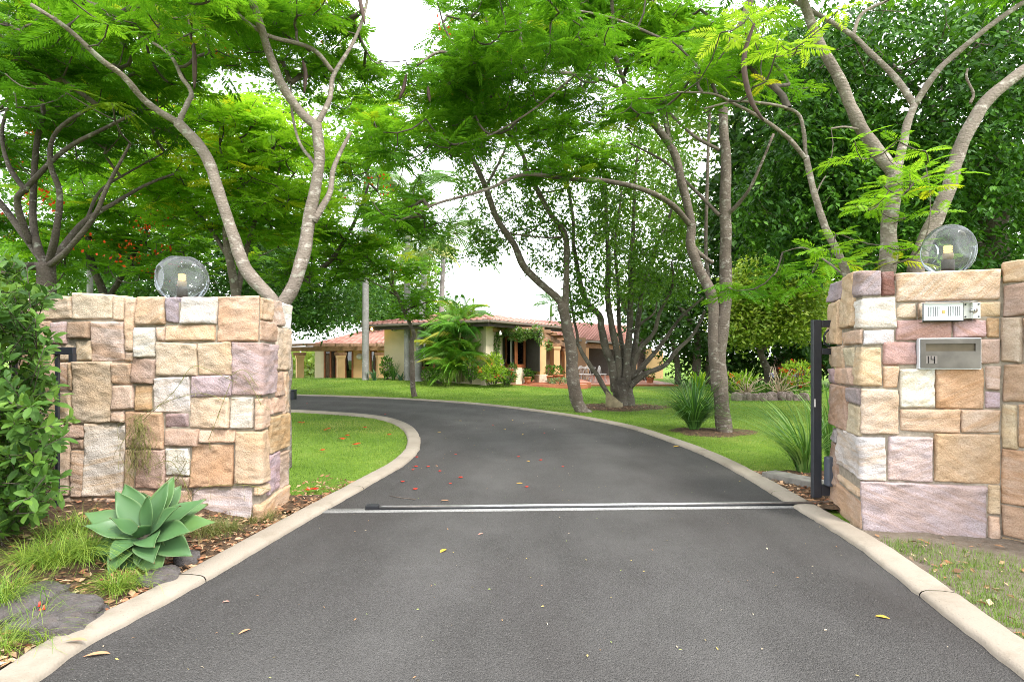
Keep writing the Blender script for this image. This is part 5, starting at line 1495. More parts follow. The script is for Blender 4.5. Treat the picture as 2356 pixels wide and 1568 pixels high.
# left wing
X0, X1 = P(724, 0, 34)[:2], P(900, 0, 34)[:2]
def lw(x0, x1, ya, yb, mat, nm="wall", Y=34, th=0.2): return hp(slab(P(x0, 0, Y), P(x1, 0, Y), P(0, yb, Y)[2], P(0, ya, Y)[2], th), nm, mat)
lw(724, 745, 789, 884, 'render'); lw(776, 793, 789, 884, 'peach'); lw(813, 851, 789, 884, 'peach'); lw(868, 900, 789, 884, 'peach'); lw(745, 776, 789, 803, 'peach'); lw(793, 813, 789, 803, 'peach'); lw(851, 868, 789, 804, 'peach'); lw(851, 868, 858, 884, 'peach')
for x0, x1, yb in ((745, 776, 877), (793, 813, 877), (851, 868, 858)):
    window(P(x0, 0, 34), P(x1, 0, 34), P(0, yb, 34)[2], P(0, 804, 34)[2], 0.1, 1 if x1 - x0 > 25 else 0, True, x0 == 851, "door" if yb > 870 else "window")
a = Acc(); a.lathe(P(827.5, 827, 33.9), [(0, 0), (0.1, 0.02), (0.19, 0.12), (0.2, 0.22), (0.12, 0.34), (0, 0.38)], 14); hp(a, "wall_light", 'white', None, False)
LE0, LE1, LR1, LR0 = P(722, 793, 33.2), P(915, 789, 33.2), P(915, 762, 37), P(836, 764, 37)
a = Acc(); a.add([LE0, LE1, LR1, LR0, LE0 - (0, 0, .1), LE1 - (0, 0, .1)], [[0, 1, 2, 3], [4, 5, 1, 0]]); a.add([LE0, LR0, P(716, 793, 42)], None, [[0, 1, 2]])
left_roof = hp(a, "roof", 'terracotta')
tile_area(left_roof, LE0, LE1, LR0, LR1, True, 150)
ridge(left_roof, LE0, LR0); ridge(left_roof, LR0, LR1)
a = Acc(); a.box(LE0 + (0, -0.1, -0.14), LE1 - LE0, (0, 0.1, 0), (0, 0, 0.12)); hp(a, "gutter", 'gutter')
# lit eave lamp, eave spot, security camera
c = P(857, 760, 25.0)
a = Acc(); a.lathe((c[0], c[1], c[2]), [(0, 0), (0.05, 0.01), (0.075, 0.06), (0.05, 0.11), (0, 0.12)], 14); hp(a, "eave_lamp", m_emit("warm eave lamp", (1.0, 0.62, 0.2), 14), None, False)
c = P(1151, 772, 21.9)
a = Acc(); a.lathe((c[0], c[1], c[2]), [(0, 0), (0.05, 0.02), (0.06, 0.08), (0.03, 0.16), (0, 0.2)], 12); hp(a, "eave_spot", 'white', None, False)
p_ = wp(s_at(905), 0.16)
a = Acc(); a.box(v3(p_, z_at(905, 762)), v3(hd * 0.2, 0), v3(-hn * 0.16, 0), (0, 0, 0.13)); K_ = hp(a, "security_camera", 'white', None, True, 0.02)
a = Acc(); a.tube([v3(p_ + hd * 0.1 + hn * 0.001, z_at(905, 762) + 0.065), v3(p_ + hd * 0.1 + hn * 0.03, z_at(905, 762) + 0.065)], 0.045, 12); hp(a, "lens", 'slot', K_)

# red tiled patio steps
pt = thing("patio", "low red tiled patio steps along the verandah", "patio", loc=(4, 26, 0))
def patio(x0, x1, yb, Ya, Yb, h, nm, mat, lip=0.0):
    A, B = P(x0, yb, Ya), P(x1, yb, Ya); z = A[2]
    a = Acc(); a.box((A[0] - 4, A[1], z - 0.3), (B[0] - A[0], 0, 0), (0, Yb - Ya, 0), (0, 0, 0.3 + h)); 
    for k in range(len(a.v)): a.v[k] = a.v[k] - np.array([0, 26, 0], np.float32)
    return a.build(nm, M[mat] if isinstance(mat, str) else mat, pt, True, 0.01)
GREYT = m_plain("grey riser", (0.2, 0.2, 0.19), 0.9)
patio(1165, 1352, 886.5, 23.1, 31, 0.05, "step", 'deck'); patio(1186, 1360, 882, 23.7, 31.5, 0.05, "step", 'deck')
patio(1350, 1560, 890, 25.4, 38, 0.06, "riser", GREYT); patio(1351, 1561, 886, 25.36, 38, 0.045, "tread", 'deck')

# hut across the garden
hut = thing("garden_hut", "small ochre garden hut with a steep red roof among the trees", "hut", loc=tuple(P(1830, 885, 25)))
a = Acc(); a.cbox((0.25, 0.5, -0.3), 1.3, 1.2, 1.1); a.build("wall", m_plain("ochre wall", (0.5, 0.27, 0.08), 0.85), hut, True)
a = Acc(); a.add([(-0.75, -0.3, 0.7), (0.25, -0.3, 1.75), (0.25, 1.3, 1.75), (-0.75, 1.3, 0.7), (-0.75, -0.3, 0.62), (0.25, -0.3, 1.66), (0.25, 1.3, 1.66), (-0.75, 1.3, 0.62)], [[0, 1, 2, 3], [5, 4, 7, 6], [4, 5, 1, 0]])
a.add([(0.25, -0.3, 1.75), (1.25, -0.3, 0.7), (1.25, 1.3, 0.7), (0.25, 1.3, 1.75)], [[0, 1, 2, 3]]); a.build("roof", M['deck'], hut, True)
a = Acc(); a.add([(-0.4, -0.1, 0.75), (0.9, -0.1, 0.75), (0.25, -0.1, 1.55)], None, [[0, 1, 2]]); a.build("gable", m_plain("ochre gable", (0.52, 0.28, 0.09), 0.85), hut, True)

# wrought garden chairs and table on the patio
def garden_chair(label, loc, rz, s=1.0):
    r = thing("garden_chair", label, "chair", "white metal garden chairs", loc=loc); r.rotation_euler = (0, 0, rz); r.scale = (s,) * 3
    for sx in (-1, 1):
        for sy in (-1, 1):
            a = Acc(); a.tube(catmull([(0.18 * sx, 0.17 * sy, 0.44), (0.17 * sx, 0.16 * sy, 0.22), (0.23 * sx, 0.23 * sy, 0)], 4), 0.016, 6); a.build("leg", M['white'], r)
    a = Acc(); a.lathe((0, 0, 0.42), [(0, 0), (0.22, 0), (0.25, 0.03), (0.23, 0.07), (0, 0.08)], 16); a.build("seat", M['white'], r)
    a = Acc(); th = np.linspace(0, PI, 13); a.tube(np.stack([0.2 * np.cos(th), np.full(13, 0.2), 0.46 + 0.5 * np.sin(th)], -1), 0.016, 6)
    for q in (-0.1, 0.0, 0.1): a.tube([(q, 0.2, 0.46), (q * 0.5, 0.2, 0.7), (q * 1.1, 0.2, 0.92)], 0.011, 5)
    a.build("backrest", M['white'], r); return r
for px, Y, rz, lb_ in ((1340, 27.4, 0.4, "white metal garden chair at the table beside the leaning trunk"), (1352, 26.9, 2.8, "white metal garden chair with lattice back in front of the table"), (1372, 27.2, -1.2, "white metal garden chair between the stems of the many-stemmed tree"), (1386, 27.6, 1.6, "white metal garden chair against the dark verandah opening"), (1481, 27.3, 0.9, "white metal garden chair alone right of the many-stemmed tree")):
    q = P(px, 0, Y); garden_chair(lb_, (q[0], Y, P(0, 886, 25.4)[2] + 0.06), rz, 0.82)
q = P(1345, 0, 28.0)
tb = thing("garden_table", "white metal garden table with a vase of white flowers", "table", loc=(q[0], 28.0, 0.12))
a = Acc(); a.lathe((0, 0, 0.62), [(0, 0), (0.55, 0), (0.55, 0.03), (0, 0.03)], 24); a.build("table_top", M['white'], tb)
for k in range(4):
    a = Acc(); c_, s_ = math.cos(k * PI / 2 + 0.5), math.sin(k * PI / 2 + 0.5); a.tube([(0.1 * c_, 0.1 * s_, 0.62), (0.2 * c_, 0.2 * s_, 0.3), (0.4 * c_, 0.4 * s_, -0.1)], 0.02, 6); a.build("leg", M['white'], tb)

# ------------------------------------------------------------------ potted plants, shrubs and palms
def leaf_ball(acc, c, r, n, size, pal, tmpl=LEAF2, up=0.3):
    c = np.asarray(c, float)
    d = unit(rng.normal(0, 1, (n, 3))); q = rng.uniform(0.35, 1, n) ** 0.6
    pos = c + d * q[:, None] * np.asarray(r)
    dd = unit(d + rng.normal(0, 0.5, (n, 3)) + (0, 0, up))
    X, Yv, Z = frames(dd, unit(np.array([0, 0, 1.0]) + rng.normal(0, 0.4, (n, 3))), rng.normal(0, 0.4, n))
    pal = np.array(pal); f = rng.uniform(0, 1, n) * (len(pal) - 1); i = np.minimum(f.astype(int), len(pal) - 2); w = (f - i)[:, None]
    acc.scatter(*tmpl, pos, X, Yv, Z, size * rng.uniform(0.7, 1.3, n), pal[i] * (1 - w) + pal[i + 1] * w, 0.08)
GREEN = [(0.03, 0.09, 0.012), (0.07, 0.17, 0.02), (0.13, 0.26, 0.035)]
LIME = [(0.12, 0.25, 0.02), (0.24, 0.40, 0.035), (0.38, 0.50, 0.06)]
def shrub(label, px, py, Y, w, h, n, size, pal=GREEN, tmpl=LEAF2, flowers=None, z=None, name="shrub"):
    q = P(px, py, Y); z0 = q[2] if z is None else z
    r = thing(name, label, "shrub", loc=(float(q[0]), Y, float(z0)))
    a = Acc(); 
    for k in range(7): 
        e = rng.normal(0, 0.3, 2) * w; a.tube([(e[0] * 0.2, e[1] * 0.2, -0.05), (e[0] * 0.6, e[1] * 0.6, h * 0.4), (e[0], e[1], h * 0.8)], [0.02, 0.014, 0.006], 5)
    a.build("stem", M['twig'], r)
    a = Acc(); leaf_ball(a, (0, 0, h * 0.55), (w / 2, w / 2, h * 0.5), n, size, pal, tmpl); a.build("foliage", M['leaf'], r, True)
    if flowers:
        a = Acc(); m, col = flowers
        d = unit(rng.normal(0, 1, (m, 3)) + (0, -0.5, 0.4))
        for p_ in d * np.array([w / 2, w / 2, h / 2]) + (0, 0, h * 0.55): leaf_ball(a, p_, (0.05, 0.05, 0.05), 8, 0.09, [col, col])
        a.build("blossom", M['petal'], r, True)
    return r
RED = (0.7, 0.06, 0.02)
shrub("upright dark shrub against the shaded front wall", 889, 872, 24.6, 0.5, 0.95, 420, 0.13)
shrub("low green shrub below the big window", 990, 877, 22.6, 0.7, 0.55, 420, 0.11)
shrub("low dark shrub at the foot of the cane palm", 1010, 879, 22.3, 0.9, 0.6, 520, 0.11)
shrub("reddish green shrub beside the corner of the house", 1083, 878, 22.0, 0.6, 0.95, 480, 0.11)
shrub("lime green shrub with orange flowers below the bay window", 1133, 880, 22.0, 1.2, 0.65, 900, 0.11, LIME, LEAF2, (7, (0.75, 0.2, 0.06)))
shrub("bright green bush in front of the creeper", 1138, 872, 22.3, 0.7, 1.0, 520, 0.12, LIME)
shrub("green bush with red flowers left of the terracotta step pot", 1163, 882, 22.3, 0.9, 0.5, 520, 0.1, GREEN, LEAF2, (8, RED))
shrub("dark leafy shrub under the bay window porch", 1219, 878, 24.2, 0.7, 1.1, 600, 0.13)
shrub("grey-green ground cover beside the stone-footed column", 1286, 884, 23.6, 1.1, 0.25, 420, 0.09, [(0.14, 0.22, 0.1), (0.2, 0.3, 0.15)])
shrub("pale far bush beyond the pergola column", 705, 872, 44, 5.5, 2.0, 900, 0.5, [(0.16, 0.25, 0.05), (0.28, 0.36, 0.1)])
shrub("yellow-green far bush left of the pergola", 672, 876, 46, 4, 1.6, 700, 0.5, [(0.2, 0.28, 0.05), (0.32, 0.38, 0.1)])
def pot(label, px, py, Y, r, h, n, size, pal=GREEN, z=None):
    q = P(px, py, Y)
    t = thing("terracotta_pot", label, "plant pot", "terracotta pots on the patio", loc=(float(q[0]), Y, float(q[2] if z is None else z)))
    a = Acc(); a.lathe((0, 0, 0), [(0, 0), (r * 0.62, 0), (r * 0.8, h * 0.4), (r * 0.95, h * 0.85), (r * 1.05, h * 0.86), (r * 1.05, h), (r * 0.9, h), (r * 0.88, h * 0.8), (0, h * 0.8)], 18); a.build("pot", M['terracotta'], t)
    a = Acc(); leaf_ball(a, (0, 0, h * 1.5), (r * 1.1, r * 1.1, h * 0.7), n, size, pal); a.build("foliage", M['leaf'], t, True)
pot("ribbed terracotta pot with a green plant right of the stone column foot", 1263, 882.5, 24.0, 0.17, 0.36, 140, 0.11)
pot("wide terracotta bowl behind the ribbed pot", 1283, 877, 24.6, 0.24, 0.3, 160, 0.12)
pot("terracotta pot of red flowers left of the bay window base", 1179, 880, 22.9, 0.17, 0.36, 150, 0.1)
pot("terracotta pot half hidden by the porch shrub", 1214, 882, 23.4, 0.16, 0.28, 140, 0.12)
pot("dark pot with trailing plant on the verandah end wall", 1496, 884, 27, 0.18, 0.35, 140, 0.12)

# flowering creeper on the pergola
cr_root = thing("flowering_creeper", "white flowered creeper draped over the pergola beside the eave", "creeper", loc=(-0.3, 23.2, 0.3))
a = Acc(); off = -np.array(cr_root.location)
for px, py, rx, ry, n in ((1155, 765, 10, 9, 160), (1180, 762, 22, 10, 380), (1205, 768, 24, 11, 420), (1190, 778, 22, 6, 160), (1143, 790, 6, 24, 220), (1143, 825, 5, 24, 200), (1144, 855, 6, 16, 140), (1240, 775, 9, 16, 160), (1262, 795, 9, 10, 90), (1236, 757, 12, 7, 110)):
    c = P(px, py, 23.1); leaf_ball(a, c + off, (rx / F_PX * 23, 0.2, ry / F_PX * 23), n, 0.11, [(0.05, 0.12, 0.02), (0.12, 0.22, 0.05), (0.2, 0.3, 0.09)])
a.build("foliage", M['leaf'], cr_root, True)
a = Acc(); a.tube(catmull([P(1144, 876, 23.05), P(1142, 830, 23.05), P(1144, 780, 23.05), P(1180, 766, 23.1), P(1235, 765, 23.2)], 6) + off, 0.03, 6); a.build("stem", M['twig'], cr_root)
a = Acc()
for px, py in ((1237, 752), (1249, 787), (1245, 775), (1253, 793), (1246, 768), (1190, 757), (1215, 757), (1259, 778)): leaf_ball(a, P(px, py, 22.8) + off, (0.03,) * 3, 8, 0.05, [(0.6, 0.6, 0.58), (0.6, 0.6, 0.56)])
a.build("blossom", M['petal'], cr_root, True)

# palms
def palm_frond_t(pairs=24, droop=0.75, lw=0.03, ll=0.34, hang=0.5):
    V, Q = [], []
    for i in range(pairs):
        t = 0.14 + 0.86 * i / pairs
        bx, bz = t * (1 - 0.18 * t), 0.28 * t - droop * t * t
        l = ll * (0.55 + 0.6 * math.sin(PI * min(1, t + 0.05)))
        for s in (-1, 1):
            ang = math.radians(58 - 28 * t); dx, dy = math.cos(ang), s * math.sin(ang)
            n = len(V); z1 = bz + 0.06 * l; z2 = bz - hang * l
            V += [(bx, 0, bz), (bx + dx * l * .5 - lw * .5, dy * l * .5, z1), (bx + dx * l, dy * l * 0.9, z2), (bx + dx * l * .5 + lw * .5, dy * l * .5, z1 - 0.01)]
            Q.append([n, n + 1, n + 2, n + 3])
    for k in range(6):
        t0, t1 = k / 6, (k + 1) / 6; n = len(V)
        f = lambda t: (t * (1 - 0.18 * t), 0.28 * t - droop * t * t)
        V += [(f(t0)[0], 0.012, f(t0)[1]), (f(t0)[0], -0.012, f(t0)[1]), (f(t1)[0], -0.009, f(t1)[1]), (f(t1)[0], 0.009, f(t1)[1])]; Q.append([n, n + 1, n + 2, n + 3])
    return np.array(V), np.array(Q)
PF = [palm_frond_t(24, 0.55), palm_frond_t(24, 0.85, hang=0.7), palm_frond_t(22, 1.1, hang=0.8)]
def palm_fronds(acc, c, n, L, el0, el1, pal, sector=None):
    az = np.arange(n) * 2.4 + rng.uniform(0, 6) if sector is None else rng.uniform(sector[0], sector[1], n)
    el = rng.uniform(el0, el1, n)
    d = np.stack([np.cos(az) * np.cos(el), np.sin(az) * np.cos(el), np.sin(el)], -1)
    X, Yv, Z = frames(d, np.tile([[0, 0, 1.0]], (n, 1)) + rng.normal(0, 0.1, (n, 3)), rng.normal(0, 0.25, n))
    pal = np.array(pal); col = pal[rng.integers(0, len(pal), n)]
    w = rng.integers(0, len(PF), n)
    for k, (tv, tq) in enumerate(PF):
        m = w == k
        if m.any(): acc.scatter(tv, tq, None, np.tile(c, (m.sum(), 1)) if np.ndim(c) == 1 else c[m], X[m], Yv[m], Z[m], L * rng.uniform(0.8, 1.15, m.sum()), col[m], 0.12)
def palm(label, px, base_y, top_y, Y, r, pal, L=2.2, n=13, lean=0):
    b, t = P(px, base_y, Y), P(px + lean, top_y, Y)
    root = thing("palm_tree", label, "palm", "tall grey-trunked palms", loc=tuple(float(k) for k in b))
    pts = catmull([(0, 0, -0.1), (0, 0, 0.3), tuple((t - b) * 0.5), tuple(t - b)], 8)
    s = np.linspace(0, 1, len(pts)); rad = r * (1 + 0.35 * np.exp(-s * 14)) * (1 - 0.25 * s) * (1 + 0.03 * np.cos(s * 140))
    a = Acc(); a.tube(pts, rad, 12); a.build("trunk", M['palm_trunk'], root)
    a = Acc(); a.tube([t - b, t - b + (0, 0, 0.6), t - b + (0, 0, 0.95)], [r * 0.95, r * 0.8, r * 0.4], 10); a.build("crownshaft", m_plain("green crownshaft", (0.16, 0.26, 0.08), 0.5), root)
    a = Acc(); palm_fronds(a, t - b + np.array([0, 0, 0.9]), n, L, -0.25, 1.0, pal); a.build("crown", M['blade'], root, True)
PGREEN = [(0.06, 0.15, 0.03), (0.10, 0.21, 0.05), (0.15, 0.26, 0.08)]
PYEL = [(0.25, 0.33, 0.08), (0.38, 0.42, 0.13), (0.12, 0.24, 0.05)]
palm("smooth grey palm trunk in front of the left end of the eave", 841, 873, 470, 24.6, 0.16, PGREEN)
palm("grey palm trunk just left of its taller twin by the shaded front wall", 937, 873, 500, 24.4, 0.15, PGREEN)
palm("grey palm with drooping pale crown right of its twin trunk", 962, 874, 628, 24.0, 0.17, PYEL, 1.7, 16, 14)
palm("palm with arching dark crown hanging above the roof", 1010, 868, 590, 28, 0.15, PGREEN, 2.6, 14, 10)
palm("slim white palm trunk above the hedge left of the globe lamp", 207, 895, 380, 16.5, 0.09, PGREEN, 1.6)
palm("distant palm peeping over the far roof", 1268, 800, 728, 44, 0.15, PGREEN, 1.6, 12)

cane = thing("cane_palm", "golden cane palm clump with yellowing fronds in front of the house", "palm", loc=tuple(float(k) for k in P(1048, 878, 22.9)))
a = Acc(); tops = []
for k in range(15):
    ang = k * 2.4; rr = 0.1 + 0.38 * (k / 15); hh = rng.uniform(0.4, 2.9)
    e = np.array([math.cos(ang) * rr, math.sin(ang) * rr, 0]); tp = e * rng.uniform(1.3, 1.9) + (0, 0, hh)
    a.tube(catmull([e, e * 1.1 + (0, 0, hh * 0.5), tp], 4), 0.035, 6); tops.append(tp)
a.build("cane", m_plain("green cane", (0.2, 0.22, 0.07), 0.5, 0.3, 6), cane)
a = Acc()
CP = [(0.05, 0.16, 0.015), (0.09, 0.24, 0.02), (0.15, 0.31, 0.03), (0.12, 0.28, 0.025), (0.20, 0.36, 0.04), (0.10, 0.25, 0.02), (0.07, 0.2, 0.018), (0.12, 0.28, 0.025), (0.09, 0.24, 0.02), (0.36, 0.36, 0.035)]
for tp in tops: palm_fronds(a, tp, 8, 1.3, 0.2, 1.3, CP)
palm_fronds(a, np.array([0, -0.2, 0.35]), 12, 1.3, 0.15, 1.1, CP[:5], (-PI, 0))
a.build("crown", M['blade'], cane, True)

# ------------------------------------------------------------------ strap-leaved clumps
def straps(acc, c, n, L, w, spread, pal, seg=6, lean=(0, 0), stiff=0.5):
    pal = np.array(pal)
    for k in range(n):
        az = rng.uniform(0, 2 * PI); out = spread * rng.uniform(0.1, 1) ** 0.7; l = L * rng.uniform(0.6, 1.1)
        h = np.array([math.cos(az), math.sin(az), 0.0])
        s = np.linspace(0, 1, seg + 1)
        hor = out * l * (s ** 1.5) ; ver = l * (s - stiff * out * s ** 2.4)
        pts = np.asarray(c) + h * 0.07 * rng.uniform(0, 1) + h[None] * hor[:, None] + np.array([lean[0], lean[1], 0])[None] * (s ** 2)[:, None] * l
        pts[:, 2] += ver
        sd = np.array([-h[1], h[0], 0]) * w / 2
        ww = np.clip(1.15 - s, 0.03, 1)[:, None] ** 0.7
        V = np.vstack([pts - sd * ww, pts + sd * ww])
        m = seg + 1
        col = pal[rng.integers(0, len(pal))]
        acc.add(V, [[i, i + 1, m + i + 1, m + i] for i in range(seg)], None, col * rng.uniform(0.8, 1.2))
def clump(label, px, py, Y, n, L, w, spread, pal, lean=(0, 0), z=0, name="strappy_plant", flowers=None, stiff=0.5, cat="plant"):
    q = P(px, py, Y)
    r = thing(name, label, cat, loc=(float(q[0]), Y, float(z)))
    a = Acc(); straps(a, (0, 0, -0.02), n, L, w, spread, pal, 6, lean, stiff); a.build("foliage", M['blade'], r, True)
    if flowers:
        a = Acc()
        for fx, fz, col in flowers:
            leaf_ball(a, (fx, -0.1, fz), (0.07,) * 3, 26, 0.07, [col, col]); 
        a.build("blossom", M['petal'], r, True)
        a = Acc()
        for fx, fz, col in flowers: a.tube([(fx * 0.3, 0, 0), (fx, -0.1, fz)], 0.006, 5, (0.1, 0.2, 0.04))
        a.build("flower_stem", M['blade'], r)
    return r
SG = [(0.03, 0.09, 0.018), (0.05, 0.14, 0.026), (0.085, 0.20, 0.04)]
SG2 = [(0.07, 0.17, 0.035), (0.12, 0.25, 0.05), (0.20, 0.33, 0.09)]
clump("tall dark strappy clump at the foot of the twin-trunked poinciana", 1597, 985, 10.0, 420, 1.25, 0.018, 1.35, SG)
clump("arching pale strappy plant spilling towards the kerb beside the gate", 1850, 1085, 6.3, 190, 1.05, 0.019, 1.0, SG2, (-0.3, -0.05))
clump("upright strappy plant seen through the open gate frame", 1915, 1060, 6.9, 110, 1.15, 0.018, 0.55, SG2)
clump("lime canna clump in the rock-edged bed", 1715, 885, 18.6, 60, 1.0, 0.12, 0.55, LIME, name="canna_clump")
clump("tall lime leafy plant beside the twin trunk in the far bed", 1610, 890, 19.5, 46, 1.0, 0.10, 0.6, LIME, name="canna_clump")
clump("agapanthus with a lilac flower head in the rock-edged bed", 1762, 900, 18.0, 90, 0.55, 0.03, 0.8, SG2, name="agapanthus", flowers=[(0.15, 0.72, (0.5, 0.5, 0.75))])
clump("agapanthus with a pale lilac head near the red flowers", 1818, 898, 18.3, 70, 0.55, 0.03, 0.8, SG2, name="agapanthus", flowers=[(0.1, 0.65, (0.55, 0.55, 0.75))])
shrub("lime bush with red flowers beside the garden hut", 1835, 890, 17.9, 1.0, 0.8, 700, 0.10, LIME, LEAF2, (12, RED))
shrub("leafy lime bush below the canna leaves", 1690, 900, 17.9, 0.8, 0.55, 500, 0.1, LIME, LEAF2, (4, (0.75, 0.12, 0.03)))
def twigs_plant(label, px, py, Y, n, L):
    q = P(px, py, Y); r = thing("dry_twiggy_shrub", label, "shrub", loc=(float(q[0]), Y, float(max(0, q[2]))))
    a = Acc()
    for k in range(n):
        az = rng.uniform(0, 2 * PI); p = np.zeros(3); d = unit(np.array([math.cos(az), math.sin(az), rng.uniform(0.4, 1.6)])); pts = [p]
        for j in range(4): d = unit(d + rng.normal(0, 0.35, 3)); p = p + d * L / 4; pts.append(p)
        a.tube(pts, np.linspace(0.014, 0.005, 5), 5)
    a.build("branch", m_plain("pale dry twig", (0.42, 0.33, 0.22), 0.9), r)
twigs_plant("pale dry twiggy shrub on the rock edging near the canna clump", 1718, 905, 17.3, 22, 0.75)
twigs_plant("pale dry twiggy shrub in front of the red flowers", 1795, 905, 17.3, 26, 0.95)
def rock(label, c, s, seed, mat='rock', group=None, name="rock", flat=0.6, parts=None):
    nu, nv = 40, 24
    ph = np.linspace(-PI / 2, PI / 2, nv); th = np.arange(nu) / nu * 2 * PI
    V = np.array([(math.cos(p) * math.cos(t), math.cos(p) * math.sin(t), math.sin(p)) for p in ph for t in th])
    dsp = 1 + 0.2 * fbm(V * 1.4 + seed * 7.1, seed, 2) + 0.10 * np.abs(fbm(V * 3.5 + seed, seed + 5, 4)) + 0.03 * fbm(V * 11 + seed, seed + 9, 3)
    V = np.sign(V) * np.abs(V) ** 0.75 * dsp[:, None] * np.array(s) * np.array([0.5, 0.5, flat])
    a = Acc(); a.add(V, [[j * nu + i, j * nu + (i + 1) % nu, (j + 1) * nu + (i + 1) % nu, (j + 1) * nu + i] for j in range(nv - 1) for i in range(nu)])
    o = a.build(name, M[mat]); o.location = c; o.rotation_euler = (0, 0, seed)
    return tag(o, label, "rock", group)
for k in range(11):
    px = 1690 + 15.5 * k + rng.uniform(-3, 3); q = P(px, 912, 17.0)
    rock("small weathered edging rock in the row below the canna bed", (q[0], 17.0 + rng.uniform(-.1, .1), 0.05), (0.3, 0.25, rng.uniform(0.2, 0.3)), 30 + k, 'edging', "edging rocks of the far bed", "edging_rock")
a = Acc(); leaf_ball(a, P(1770, 893, 18.2), (2.4, 0.6, 0.12), 900, 0.12, GREEN); o = a.build("ground_cover", M['leaf'], None, True); o["kind"] = "stuff"; o["label"] = "low green ground cover filling the far bed"; o["category"] = "ground cover"

# sawn stump leaning at the foot of the many-stemmed tree
sc_ = P(1413, 938, 14.45)
a = Acc(); a.tube([(0, 0, -0.1), (0.0, 0, 0.1), (-0.02, 0, 0.28)], [0.25, 0.22, 0.2], 14)
for k in range(len(a.v)):
    vv = a.v[k]; top = vv[:, 2] > 0.2; vv[top, 2] += -0.9 * vv[top, 0] - 0.02
st_ = a.build("tree_stump", m_plain("pale sawn stump", (0.21, 0.17, 0.10), 0.9, 0.3, 9, bump=0.02)); st_.location = (sc_[0], 14.45, 0.0)
tag(st_, "pale sawn stump at the foot of the many-stemmed tree", "stump")

clump("blue agave at the foot of the last left pergola column", 862, 872, 24.3, 16, 0.5, 0.11, 0.9, [(0.07, 0.15, 0.08), (0.1, 0.2, 0.1)], z=0.28, name="small_agave", stiff=0.2)
clump("spiky upright plant against the shaded front wall", 905, 872, 24.4, 46, 0.85, 0.03, 0.7, SG, z=0.28, name="spiky_plant", stiff=0.2)
clump("small blue agave between the spiky plant and the grey palms", 922, 873, 24.3, 14, 0.42, 0.09, 0.9, [(0.06, 0.14, 0.08), (0.08, 0.18, 0.1)], z=0.28, name="small_agave", stiff=0.2)
# ------------------------------------------------------------------ foreground planting
ag_c = P(335, 1232, 3.45)
ag = thing("agave", "large blue-green spineless agave rosette in front of the stone pier", "agave", loc=(float(ag_c[0]), 3.45, 0.0))
k_ = NT("agave leaf"); atc = k_.n("Attribute", _attribute_name="col").outputs["Color"]
vv_ = k_.coord(); stv = k_.noise(vv_, 18, 4)
atc2 = k_.mix(k_.ramp(stv, [(0.3, 0.22), (0.6, 0)]), atc, (0.05, 0.14, 0.06))
M['agave'] = k_.done(k_.n("MixShader", i0=0.12, i1=k_.pbr(atc2, 0.42, None, 0, 0.4), i2=k_.n("BsdfTranslucent", Color=atc2).outputs[0]).outputs[0])
def agave_leaf(az, el, L, W, bend, twist, hue):
    hue = hue * np.array([1 + 0.5 * max(0, hue - 1), 1.0, 1 - 0.9 * max(0, hue - 1)])
    ns, nw = 16, 12
    V, C = [], []
    h = np.array([math.cos(az), math.sin(az), 0]); sd = np.array([-math.sin(az), math.cos(az), 0])
    p = np.array([0.0, 0, 0]) + h * 0.02; ang = el
    for i in range(ns + 1):
        s = i / ns
        d = h * math.cos(ang) + np.array([0, 0, 1.0]) * math.sin(ang)
        nrm = -h * math.sin(ang) + np.array([0, 0, 1.0]) * math.cos(ang)
        if i: p = p + d * L / ns
        ang = el - bend * s ** 1.6
        w = W * (0.42 + 0.62 * math.sin(PI * min(1, (s * 0.86 + 0.02))) ** 0.9) * (1 if s < 0.5 else max(0.0, 1 - ((s - 0.5) / 0.5) ** 1.5)) + 0.0008
        cup = 0.20 * (1 - 0.55 * s)
        for j in range(nw + 1):
            u = j / nw * 2 - 1
            wob = 0.010 * math.sin(9 * s + az * 3 + (2 if u > 0 else 0)) * abs(u) ** 3 * s
            V.append(p + sd * u * w / 2 + nrm * (cup * w * u * u * 0.9 + wob))
            edge = smooth(0.9, 1.0, abs(u))
            base = np.array([0.068, 0.15, 0.048]) * hue
            glau = np.array([0.115, 0.19, 0.13])
            c = base * (1 - 0.65 * math.exp(-s * 4.2)) + glau * 0.65 * math.exp(-s * 4.2)
            c = c * (1 - 0.22 * edge) + np.array([0.24, 0.3, 0.12]) * 0.22 * edge
            c = c * (1 - 0.75 * smooth(0.95, 1.0, s)) + np.array([0.16, 0.09, 0.04]) * 0.75 * smooth(0.95, 1.0, s)
            C.append(c)
    m = nw + 1
    W = W
    Vt = np.array(V); ct_, st_2 = math.cos(TILT), math.sin(TILT)
    Vt = np.stack([Vt[:, 0], Vt[:, 1] * ct_ - Vt[:, 2] * st_2, Vt[:, 1] * st_2 + Vt[:, 2] * ct_], -1)
    a = Acc(); a.add(Vt + np.array([0, 0, ag_c[2]]), [[i * m + j, i * m + j + 1, (i + 1) * m + j + 1, (i + 1) * m + j] for i in range(ns) for j in range(nw)], None, np.array(C))
    o = a.build("leaf", M['agave'], ag)
    sm = o.modifiers.new("thick", 'SOLIDIFY'); sm.thickness = 0.003; sm.offset = -1
